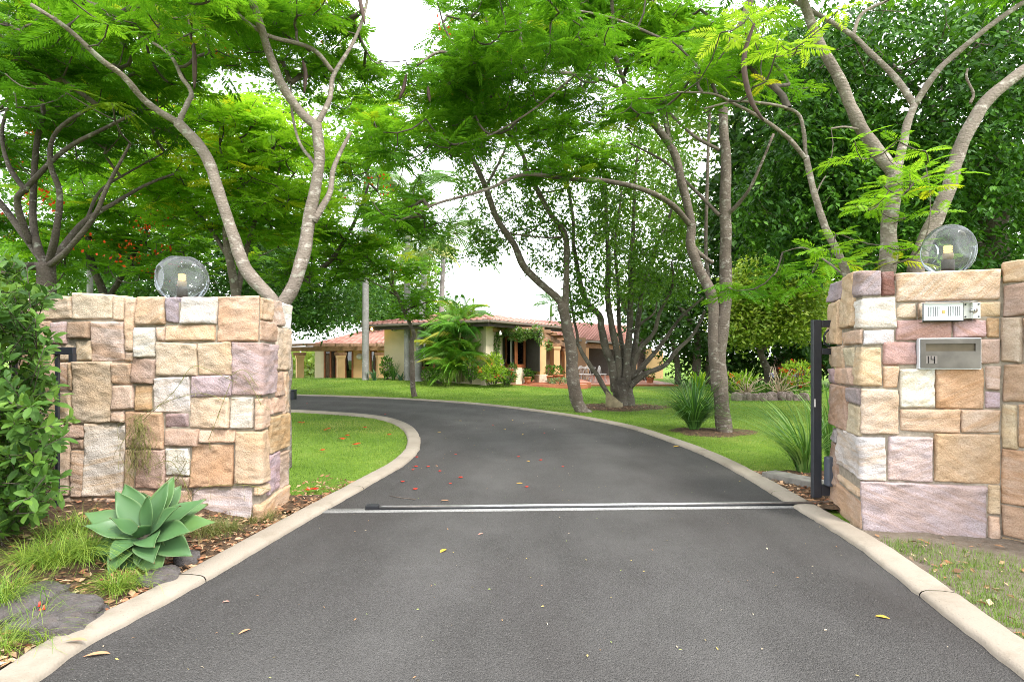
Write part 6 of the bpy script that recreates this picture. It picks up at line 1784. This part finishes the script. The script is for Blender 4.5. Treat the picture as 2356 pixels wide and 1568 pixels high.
# rosette leaning towards the light, so its leaves open to the drive
TILT = math.radians(36)
n_lf = 0
for ring, (num, el, L, W, bend) in enumerate([(10, 4, .37, .165, .25), (8, 24, .385, .155, .18), (6, 46, .34, .14, .12), (3, 68, .24, .10, .05)]):
    for k in range(num):
        az = 2 * PI * (k + 0.5 * (ring % 2)) / num + rng.uniform(-.1, .1) + 0.25
        low = max(0.0, -math.sin(az))                     # leaves on the near side are short and roll under
        l = L * rng.uniform(0.93, 1.06) * (1 - 0.30 * low)
        agave_leaf(az, math.radians(el + rng.uniform(-6, 6)), l, W * rng.uniform(.92, 1.05), bend + 0.95 * low * (1 if ring < 3 else 0.2), 0, rng.uniform(0.85, 1.25) if ring < 2 else 1.0)
a = Acc(); a.lathe((0, 0, 0.0), [(0.05, -0.05), (0.055, 0.1), (0.05, ag_c[2] + 0.02)], 12); a.build("stem", M['twig'], ag)

# leafy hedge at the left edge
hedge = thing("hedge", "leafy green hedge bush crowding the left edge beside the stone pier", "hedge", loc=(-3.25, 3.7, 0.05))
ho = -np.array(hedge.location)
a = Acc(); st = Acc()
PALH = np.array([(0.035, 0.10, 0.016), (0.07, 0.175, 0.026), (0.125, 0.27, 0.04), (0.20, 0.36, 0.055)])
def hedge_sprigs(n, x0, x1, y0, y1, z0, z1, sel):
    out = []
    while len(out) < n:
        q = np.array([rng.uniform(x0, x1), rng.uniform(y0, y1), rng.uniform(z0, z1)])
        if sel(q): out.append(q)
    return np.array(out)
def hedge_in(q):
    px = CX + F_PX * q[0] / q[1]; py = HY - F_PX * (q[2] - CAM_H) / q[1]
    if py < 590 or py > 1300: return False
    lim = np.interp(py, [590, 640, 700, 760, 840, 950, 1050, 1120, 1180, 1230, 1290], [15, 70, 118, 140, 132, 138, 148, 158, 122, 84, 30])
    return px < lim + 12 * math.sin(py * 0.09) - 34
sp = hedge_sprigs(1250, -4.6, -2.55, 3.15, 4.12, 0.1, 2.2, hedge_in)
for c in sp:
    ax = unit(np.array([rng.uniform(-0.2, 0.9), rng.uniform(-1.0, 0.1), rng.uniform(-0.1, 0.9)]))
    n = int(rng.integers(7, 13)); L = rng.uniform(0.12, 0.24)
    t = np.linspace(0.15, 1, n)
    ga_ = np.arange(n) * 2.4 + rng.uniform(0, 6)
    u = unit(np.cross(ax, (0.1, 0.2, 1))); v = np.cross(ax, u)
    d = unit(u * np.cos(ga_)[:, None] + v * np.sin(ga_)[:, None] + ax * rng.uniform(0.35, 0.9, (n, 1)))
    X, Yv, Z = frames(d, unit(np.array([0.15, -0.5, 1.0]) + rng.normal(0, 0.3, (n, 3))), rng.normal(0, 0.35, n))
    b = rng.uniform(0, 1)
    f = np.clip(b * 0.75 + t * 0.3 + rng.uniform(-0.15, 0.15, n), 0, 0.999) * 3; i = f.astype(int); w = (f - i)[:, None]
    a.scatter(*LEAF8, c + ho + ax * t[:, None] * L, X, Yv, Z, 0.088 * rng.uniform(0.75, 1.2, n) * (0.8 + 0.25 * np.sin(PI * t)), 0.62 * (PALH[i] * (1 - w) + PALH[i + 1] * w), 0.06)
    st.tube([c + ho - ax * 0.05, c + ho + ax * L * 0.5, c + ho + ax * L], [0.003, 0.0028, 0.002], 4)
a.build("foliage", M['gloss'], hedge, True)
for k in range(16): 
    b0 = np.array([rng.uniform(-1.0, -0.25), rng.uniform(0.0, 0.35), 0.0]); st.tube(catmull([b0, b0 + (rng.uniform(-.1, .1), 0, 0.7), b0 + (rng.uniform(-.2, .2), -.1, 1.5)], 4), [0.02] * 5 + [0.012] * 4, 5)
st.build("branch", M['twig'], hedge)

# fine-leaved coral plants, grass tufts and weeds in the bed
NG = [(0.10, 0.19, 0.02), (0.17, 0.27, 0.035), (0.24, 0.33, 0.05)]
NB = [(0.16, 0.18, 0.05), (0.22, 0.2, 0.08), (0.10, 0.14, 0.03)]
def bedp(px, py):
    z = 0.05
    for _ in range(6):
        q = Gd(px, py, z); z = float(bedz(q[0], q[1])[0])
    return q
def needle_plant(label, px, py, n, L, pal, spread=1.3, flowers=0):
    q = bedp(px, py)
    r = thing("coral_plant", label, "plant", "fine-leaved plants in the bed", loc=tuple(float(k) for k in q))
    a = Acc()
    for sub in range(6): straps(a, (rng.normal(0, 0.07), rng.normal(0, 0.05), -0.01), int(n * 0.34), L * rng.uniform(0.5, 0.85), 0.0032, spread, pal, 5, (rng.uniform(-.35, .35), rng.uniform(-.35, .2)), 0.7)
    a.build("foliage", M['blade'], r, True)
    if flowers:
        a = Acc()
        for k in range(flowers):
            c = np.array([rng.normal(0, 0.02), -0.05, 0.10 - 0.016 * k]); a.tube([c, c + (rng.uniform(-.006, .006), -.004, -0.022)], [0.0035, 0.0055], 6)
        a.build("blossom", m_plain("coral red flower", (0.75, 0.06, 0.035), 0.5), r)
        a = Acc(); a.tube(catmull([(0.0, 0.02, 0), (0.0, -0.03, 0.16), (0, -0.05, 0.06)], 5), 0.002, 4, (0.1, 0.2, 0.03)); a.build("flower_stem", M['blade'], r)
for lbp, px, py, n, L, pal, fl in [("feathery yellow-green coral plant left of the agave", 205, 1275, 230, 0.36, NG, 0), ("feathery coral plant below the hedge", 80, 1300, 230, 0.36, NG, 0), ("fine green coral plant hanging below the agave leaves", 285, 1345, 190, 0.24, NG, 0),
        ("coral plant with red tubular flowers beside the dark rock", 110, 1420, 150, 0.26, NG, 11), ("wispy coral plant at the bottom left corner", 55, 1480, 200, 0.25, NG, 0), ("sparse coral plant behind the hedge foot", 20, 1370, 170, 0.3, NG, 0), ("yellowing tuft between agave and the pier corner", 520, 1218, 190, 0.24, NB, 0),
        ("dry grassy tuft at the pier corner by the kerb", 610, 1195, 120, 0.2, NB, 0), ("brownish tuft right of the agave", 470, 1225, 150, 0.24, NB, 0), ("green tuft under the hedge beside the pier foot", 160, 1230, 170, 0.32, NG, 0)]:
    needle_plant(lbp, px, py, n, L, pal, 1.35, fl)
# wiry creeper on the pier
wc = thing("wiry_creeper", "wiry olive creeper tangled on the face of the stone pier", "creeper", loc=(-2.9, 4.28, 0.15))
wo = -np.array(wc.location); a = Acc(); lf = Acc()
def on_lw(px, py, out=0.075): return P(px, py, 4.40 - out)
for k in range(46):
    x, y = 318 + rng.normal(0, 10), 950 + rng.uniform(0, 30)
    pts = [on_lw(x, y, 0.09)]
    for j in range(5):
        x += rng.normal(0, 9); y += rng.uniform(12, 34); pts.append(on_lw(x, min(y, 1130), 0.07 + rng.uniform(0, 0.06)))
    a.tube(catmull(pts, 3) + wo, 0.0017, 4, cap=False)
for q in ([(320, 960), (380, 925), (450, 905), (500, 912)], [(330, 965), (400, 900), (440, 845), (480, 850), (545, 880)], [(480, 1010), (500, 960), (530, 880)], [(330, 1080), (390, 1060), (420, 1100), (440, 1150)], [(560, 860), (585, 900), (600, 930)], [(430, 1150), (470, 1120), (560, 1115), (620, 1125)], [(350, 1150), (400, 1110), (430, 1060)], [(520, 870), (560, 850), (590, 885)]):
    a.tube(catmull([on_lw(x, y, 0.08) for x, y in q], 6) + wo, 0.0022, 5)
    for j in range(14):
        cc_ = catmull([on_lw(x, y, 0.085) for x, y in q], 6); c = cc_[int(rng.integers(0, len(cc_)))]
        a.tube([c + wo, c + wo + rng.normal(0, 0.035, 3) * (1, .4, 1) + (0, -0.01, -0.02)], 0.0012, 4, cap=False)
for k in range(60):
    x, y = rng.uniform(360, 440), rng.uniform(1050, 1140)
    a.tube([on_lw(x, y, 0.09) + wo, on_lw(x + rng.normal(0, 14), y + rng.normal(0, 14), 0.11) + wo], 0.0014, 4, cap=False)
a.build("stem", m_plain("olive wiry stem", (0.15, 0.145, 0.04), 0.7, 0.4, 20), wc)

# rocks in the bed
q = bedp(130, 1425); rock("large dark bush rock under the red coral flowers", (q[0], q[1], -0.01), (0.46, 0.40, 0.19), 3, 'rock')
q = bedp(372, 1330); rock("dark grey rock under the agave leaves beside the kerb", (q[0], q[1], 0.0), (0.24, 0.2, 0.12), 5, 'rock')
q = bedp(428, 1290); rock("smaller grey rock right of the agave beside the kerb", (q[0], q[1], 0.02), (0.15, 0.15, 0.09), 8, 'rock')
q = bedp(40, 1390); rock("dark rock half buried at the left edge", (q[0], q[1], 0.04), (0.4, 0.3, 0.14), 11, 'rock')

# ------------------------------------------------------------------ lawn blades, leaf litter, fallen flowers
def blades(n, x0, x1, y0, y1, hgt, wid, pal, ok, zf, logy=True):
    yy = np.exp(rng.uniform(math.log(y0), math.log(y1), n)) if logy else rng.uniform(y0, y1, n)
    xx = rng.uniform(x0, x1, n)
    m = ok(xx, yy); xx, yy = xx[m], yy[m]; n = len(xx)
    g = np.clip(yy / 7.0, 0.8, 3.2)
    az = rng.uniform(0, 2 * PI, n); ln = rng.uniform(0.15, 0.75, n)
    h = hgt * rng.uniform(0.5, 1.2, n) * np.clip(g, 0.9, 1.0); w = wid * g * rng.uniform(0.7, 1.3, n)
    b = np.stack([xx, yy, zf(xx, yy) - 0.004], -1)
    s = np.stack([-np.sin(az), np.cos(az), 0 * az], -1) * w[:, None] / 2
    tip = b + np.stack([np.cos(az) * ln * h, np.sin(az) * ln * h, h * np.sqrt(1 - ln ** 2 * 0.6)], -1)
    V = np.stack([b - s, b + s, tip], 1).reshape(-1, 3)
    T = np.arange(3 * n).reshape(-1, 3)
    pal = np.array(pal)
    nz = fbm(np.stack([xx * 0.8, yy * 0.8, xx * 0], -1), 21, 4) * 0.4 + 0.40 + rng.uniform(-0.3, 0.3, n)
    f = np.clip(nz, 0, 0.999) * (len(pal) - 1); i = f.astype(int); ww = (f - i)[:, None]
    C = np.repeat(pal[i] * (1 - ww) + pal[i + 1] * ww, 3, axis=0)
    a = Acc(); a.add(V, None, T, C); return a
LAWN = [(0.06, 0.13, 0.012), (0.11, 0.21, 0.018), (0.165, 0.28, 0.028), (0.24, 0.33, 0.05), (0.38, 0.36, 0.13)]
def lawn_ok(x, y):
    m = ~pip(x, y, DRIVE) & (np.abs(x) < y * 1.02 + 0.4)
    m &= ~((x > 2.4) & (y < 6.3)) & ~((x < -1.4) & (y < 5.25)) & ~((x > 0) & (y > 25))
    for c, r in ((P(1425, 935, 14.7), 1.15), (P(1640, 990, 9.9), 0.6)): m &= ((x - c[0]) / r) ** 2 + ((y - c[1]) / (0.8 * r)) ** 2 > rng.uniform(0.7, 1.1, len(x))
    m &= ~((x > 5.5) & (y > 17))
    return m
lw_a = blades(640000, -16, 12, 4.9, 27, 0.03, 0.0055, LAWN, lawn_ok, gz)
o = lw_a.build("grass", M['blade'], None, True); tag(o, "short mown grass of the lawn either side of the driveway", "grass", None, "stuff")
def verge_ok(x, y):
    d = dist_to(Ro, x, y); n_ = fbm(np.stack([x * 2.6, y * 2.6, x * 0], -1), 44, 3)
    return ~pip(x, y, DRIVE) & (x > 1.0) & (n_ > -0.02) & (x < y * 1.0 + 0.5) & (d > 0.02)
va = blades(90000, 1.2, 4.6, 1.2, 4.0, 0.06, 0.004, [(0.10, 0.18, 0.02), (0.16, 0.26, 0.04), (0.28, 0.28, 0.09)], verge_ok, lambda x, y: x * 0 + 0.012)
o = va.build("verge_grass", M['blade'], None, True); tag(o, "patchy weedy grass on the sandy verge below the letterbox", "grass", None, "stuff")

def litter(n, pts, zf, size, pal, tiltmax=0.5):
    n = len(pts)
    az = rng.uniform(0, 2 * PI, n); el = rng.normal(0.05, 0.2, n)
    d = np.stack([np.cos(az) * np.cos(el), np.sin(az) * np.cos(el), np.sin(el)], -1)
    X, Yv, Z = frames(d, unit(np.array([0, 0, 1.0]) + rng.normal(0, tiltmax * 0.4, (n, 3))), rng.normal(0, 0.4, n))
    pal = np.array(pal); col = pal[rng.integers(0, len(pal), n)] * rng.uniform(0.7, 1.25, (n, 1))
    a = Acc(); sz = size * rng.uniform(0.5, 1.25, n)
    a.scatter(*LEAF4, np.column_stack([pts, zf(pts[:, 0], pts[:, 1]) + 0.008]), X, Yv, Z, np.stack([sz, sz * rng.uniform(0.6, 1.1, n), sz], -1), col, 0.05); return a
BROWN = [(0.30, 0.17, 0.09), (0.42, 0.27, 0.16), (0.20, 0.11, 0.06), (0.48, 0.34, 0.22), (0.34, 0.15, 0.08)]
def along(edge, n, y0, y1, d0, d1, nrm):
    s = np.where((edge[:, 1] > y0) & (edge[:, 1] < y1))[0]
    k = rng.choice(s, n); return edge[k] + nrm[k] * (d0 + (d1 - d0) * rng.uniform(0, 1, n) ** 1.8)[:, None]
pts = np.vstack([along(Lo, 1300, 1.2, 4.7, 0.0, 0.45, Ln), along(Lo, 260, 4.7, 5.8, 0.0, 0.35, Ln), along(Lo, 1500, 1.2, 4.3, 0.2, 1.6, Ln)])
o = litter(0, pts, lambda x, y: bedz(x, y) * 1.0, 0.055, BROWN).build("leaf_litter", M['dry'], None, True); tag(o, "dry brown leaf litter along the kerb below the agave", "leaf litter", None, "stuff")
pts = np.vstack([along(Ro, 260, 1.3, 4.1, 0.03, 1.4, Rn), along(Ro, 420, 4.9, 6.3, 0.02, 0.6, Rn)])
o = litter(0, pts, lambda x, y: x * 0 + 0.015, 0.06, BROWN).build("leaf_litter", M['dry'], None, True); tag(o, "scattered dry leaves on the verge and mulch beside the letterbox wall", "leaf litter", None, "stuff")
c = P(1425, 935, 14.7); th = rng.uniform(0, 2 * PI, 700); rr = np.sqrt(rng.uniform(0, 1, 700)) * 1.2
o = litter(0, np.stack([c[0] + rr * np.cos(th), c[1] + 0.8 * rr * np.sin(th)], -1), lambda x, y: gz(x, y) + 0.03, 0.08, [(0.2, 0.12, 0.08), (0.28, 0.18, 0.12)]).build("leaf_litter", M['dry'], None, True); tag(o, "brown leaf litter ring under the many-stemmed tree", "leaf litter", None, "stuff")
n = 900; yy = np.exp(rng.uniform(math.log(2.0), math.log(16), n)); xx = rng.uniform(-7, 4, n); m = pip(xx, yy, np.vstack([Lp[::6], Rp[::-6]])); 
o = litter(0, np.stack([xx[m], yy[m]], -1), lambda x, y: x * 0 - 0.002, 0.018, [(0.45, 0.35, 0.12), (0.35, 0.2, 0.1), (0.3, 0.38, 0.1), (0.5, 0.42, 0.3)]).build("leaf_crumbs", M['dry'], None, True); tag(o, "tiny leaf crumbs scattered over the asphalt", "leaf crumbs", None, "stuff")

# fallen blossoms and single leaves
def petal_mesh():
    a = Acc(); m = 7
    az = np.arange(m) * 0.9; d = np.stack([np.cos(az), np.sin(az), np.full(m, 0.35)], -1)
    X, Yv, Z = frames(unit(d), np.tile([[0, 0, 1.0]], (m, 1)), np.zeros(m) + 0.3)
    a.scatter(*LEAF4, np.zeros((m, 3)), X, Yv, Z, np.stack([np.full(m, 0.032), np.full(m, 0.045), np.full(m, 0.032)], -1), np.array([[0.7, 0.045, 0.02]]) * rng.uniform(0.7, 1.1, (m, 1)), 0.05)
    o = a.build("fallen_blossom", M['petal'], None, True); me = o.data; bpy.data.objects.remove(o); return me
PET = petal_mesh()
def leafmesh(col, L, wd_):
    a = Acc(); a.scatter(*LEAF8, np.zeros((1, 3)), np.array([[1., 0, 0]]), np.array([[0, 1., 0]]), np.array([[0, 0, 1.]]), np.array([[L, L * wd_, L]]), np.array([col]))
    o = a.build("fallen_leaf", M['dry'], None, True); me = o.data; bpy.data.objects.remove(o); return me
LM = {'y': leafmesh((0.62, 0.38, 0.05), 0.07, 1.1), 'b': leafmesh((0.42, 0.22, 0.12), 0.08, 0.7), 'p': leafmesh((0.55, 0.28, 0.22), 0.05, 1.1)}
def zz(px, py): return 646.8 + px * .2816, 870.7 + py * .2816
for k, (x, y) in enumerate([(1425, 620), (1107, 643), (1100, 720), (1075, 747), (1295, 758), (1465, 810), (1380, 860), (990, 845), (1093, 907), (1730, 380), (1937, 640), (2120, 668), (2300, 722), (2005, 888), (850, 290), (2150, 445), (1200, 722), (210, 205)]):
    q = Gd(*zz(x, y)); o = link("fallen_blossom", PET); o.location = (q[0], q[1], 0.004); o.rotation_euler = (0, 0, k * 1.3); o.scale = (0.7 + 0.3 * (k % 3) / 2,) * 3; tag(o, "small red blossom fallen on the asphalt driveway", "blossom", "red blossoms on the asphalt")
for k, (x, y) in enumerate([(150, 362), (175, 366), (385, 415), (360, 425), (505, 500), (490, 497), (605, 545), (625, 540), (335, 592), (685, 403), (540, 470), (880, 465), (220, 920), (270, 915)]):
    q = Gd(*zz(x, y)); o = link("fallen_blossom", PET); o.location = (q[0], q[1], 0.012); o.rotation_euler = (0, 0, k * 1.7); o.scale = (1.5,) * 3; tag(o, "bright red blossom fallen on the inner lawn beside the pier", "blossom", "red blossoms on the inner lawn")
for k, (x, y, kd) in enumerate([(1450, 345, 'y'), (1660, 257, 'y'), (1900, 340, 'y'), (1275, 440, 'y'), (1835, 418, 'y'), (1985, 455, 'y'), (1920, 858, 'y'), (2030, 680, 'y'), (1350, 1395, 'y'), (1300, 1000, 'b'), (1280, 720, 'b')]):
    q = Gd(*zz(x, y)); o = link("fallen_leaf", LM[kd]); o.location = (q[0], q[1], 0.004); o.rotation_euler = (0, 0, k * 2.1)
    tag(o, "small yellow leaf lying on the asphalt" if kd == 'y' else "small brown leaf lying on the asphalt beyond the rail", "leaf", "yellow leaves on the asphalt" if kd == 'y' else "brown leaves on the asphalt")
for lbp, px, py, kd, rz, s in [("yellow leaf alone on the asphalt near the right-hand kerb", 2048, 1424, 'y', 2.6, 0.9), ("curled brown leaf on the asphalt near the bottom left", 548, 1460, 'b', 1.0, .8), ("pinkish leaf on the asphalt below the agave", 511, 1386, 'p', 0.4, .7), ("pinkish brown leaf on the asphalt just before the rail", 1100, 1230, 'p', 0.6, .9),
                       ("brown leaf lying across the kerb at bottom left", 148, 1476, 'b', 0.1, 1.2), ("long dry leaf on the asphalt against the left kerb", 190, 1512, 'b', 0.3, 1.3), ("yellow leaf at the kerb beyond the gate rail", 1548, 1028, 'y', 0.2, 1.6)]:
    q = Gd(px, py, 0.04 if 'across' in lbp else 0.0); o = link("fallen_leaf", LM[kd]); o.location = (q[0], q[1], q[2] + 0.004); o.rotation_euler = (0, 0, rz); o.scale = (s,) * 3; tag(o, lbp, "leaf")
a = Acc(); p0, p1 = Gd(*zz(885, 960)), Gd(*zz(1098, 990)); a.tube([p0 + (0, 0, .006), (p0 + p1) / 2 + (0.0, -.02, .008), p1 + (0, 0, .006)], [0.003, 0.004, 0.005], 6)
tag(a.build("fallen_stick", M['twig']), "thin dark stick lying on the asphalt behind the rail", "stick")
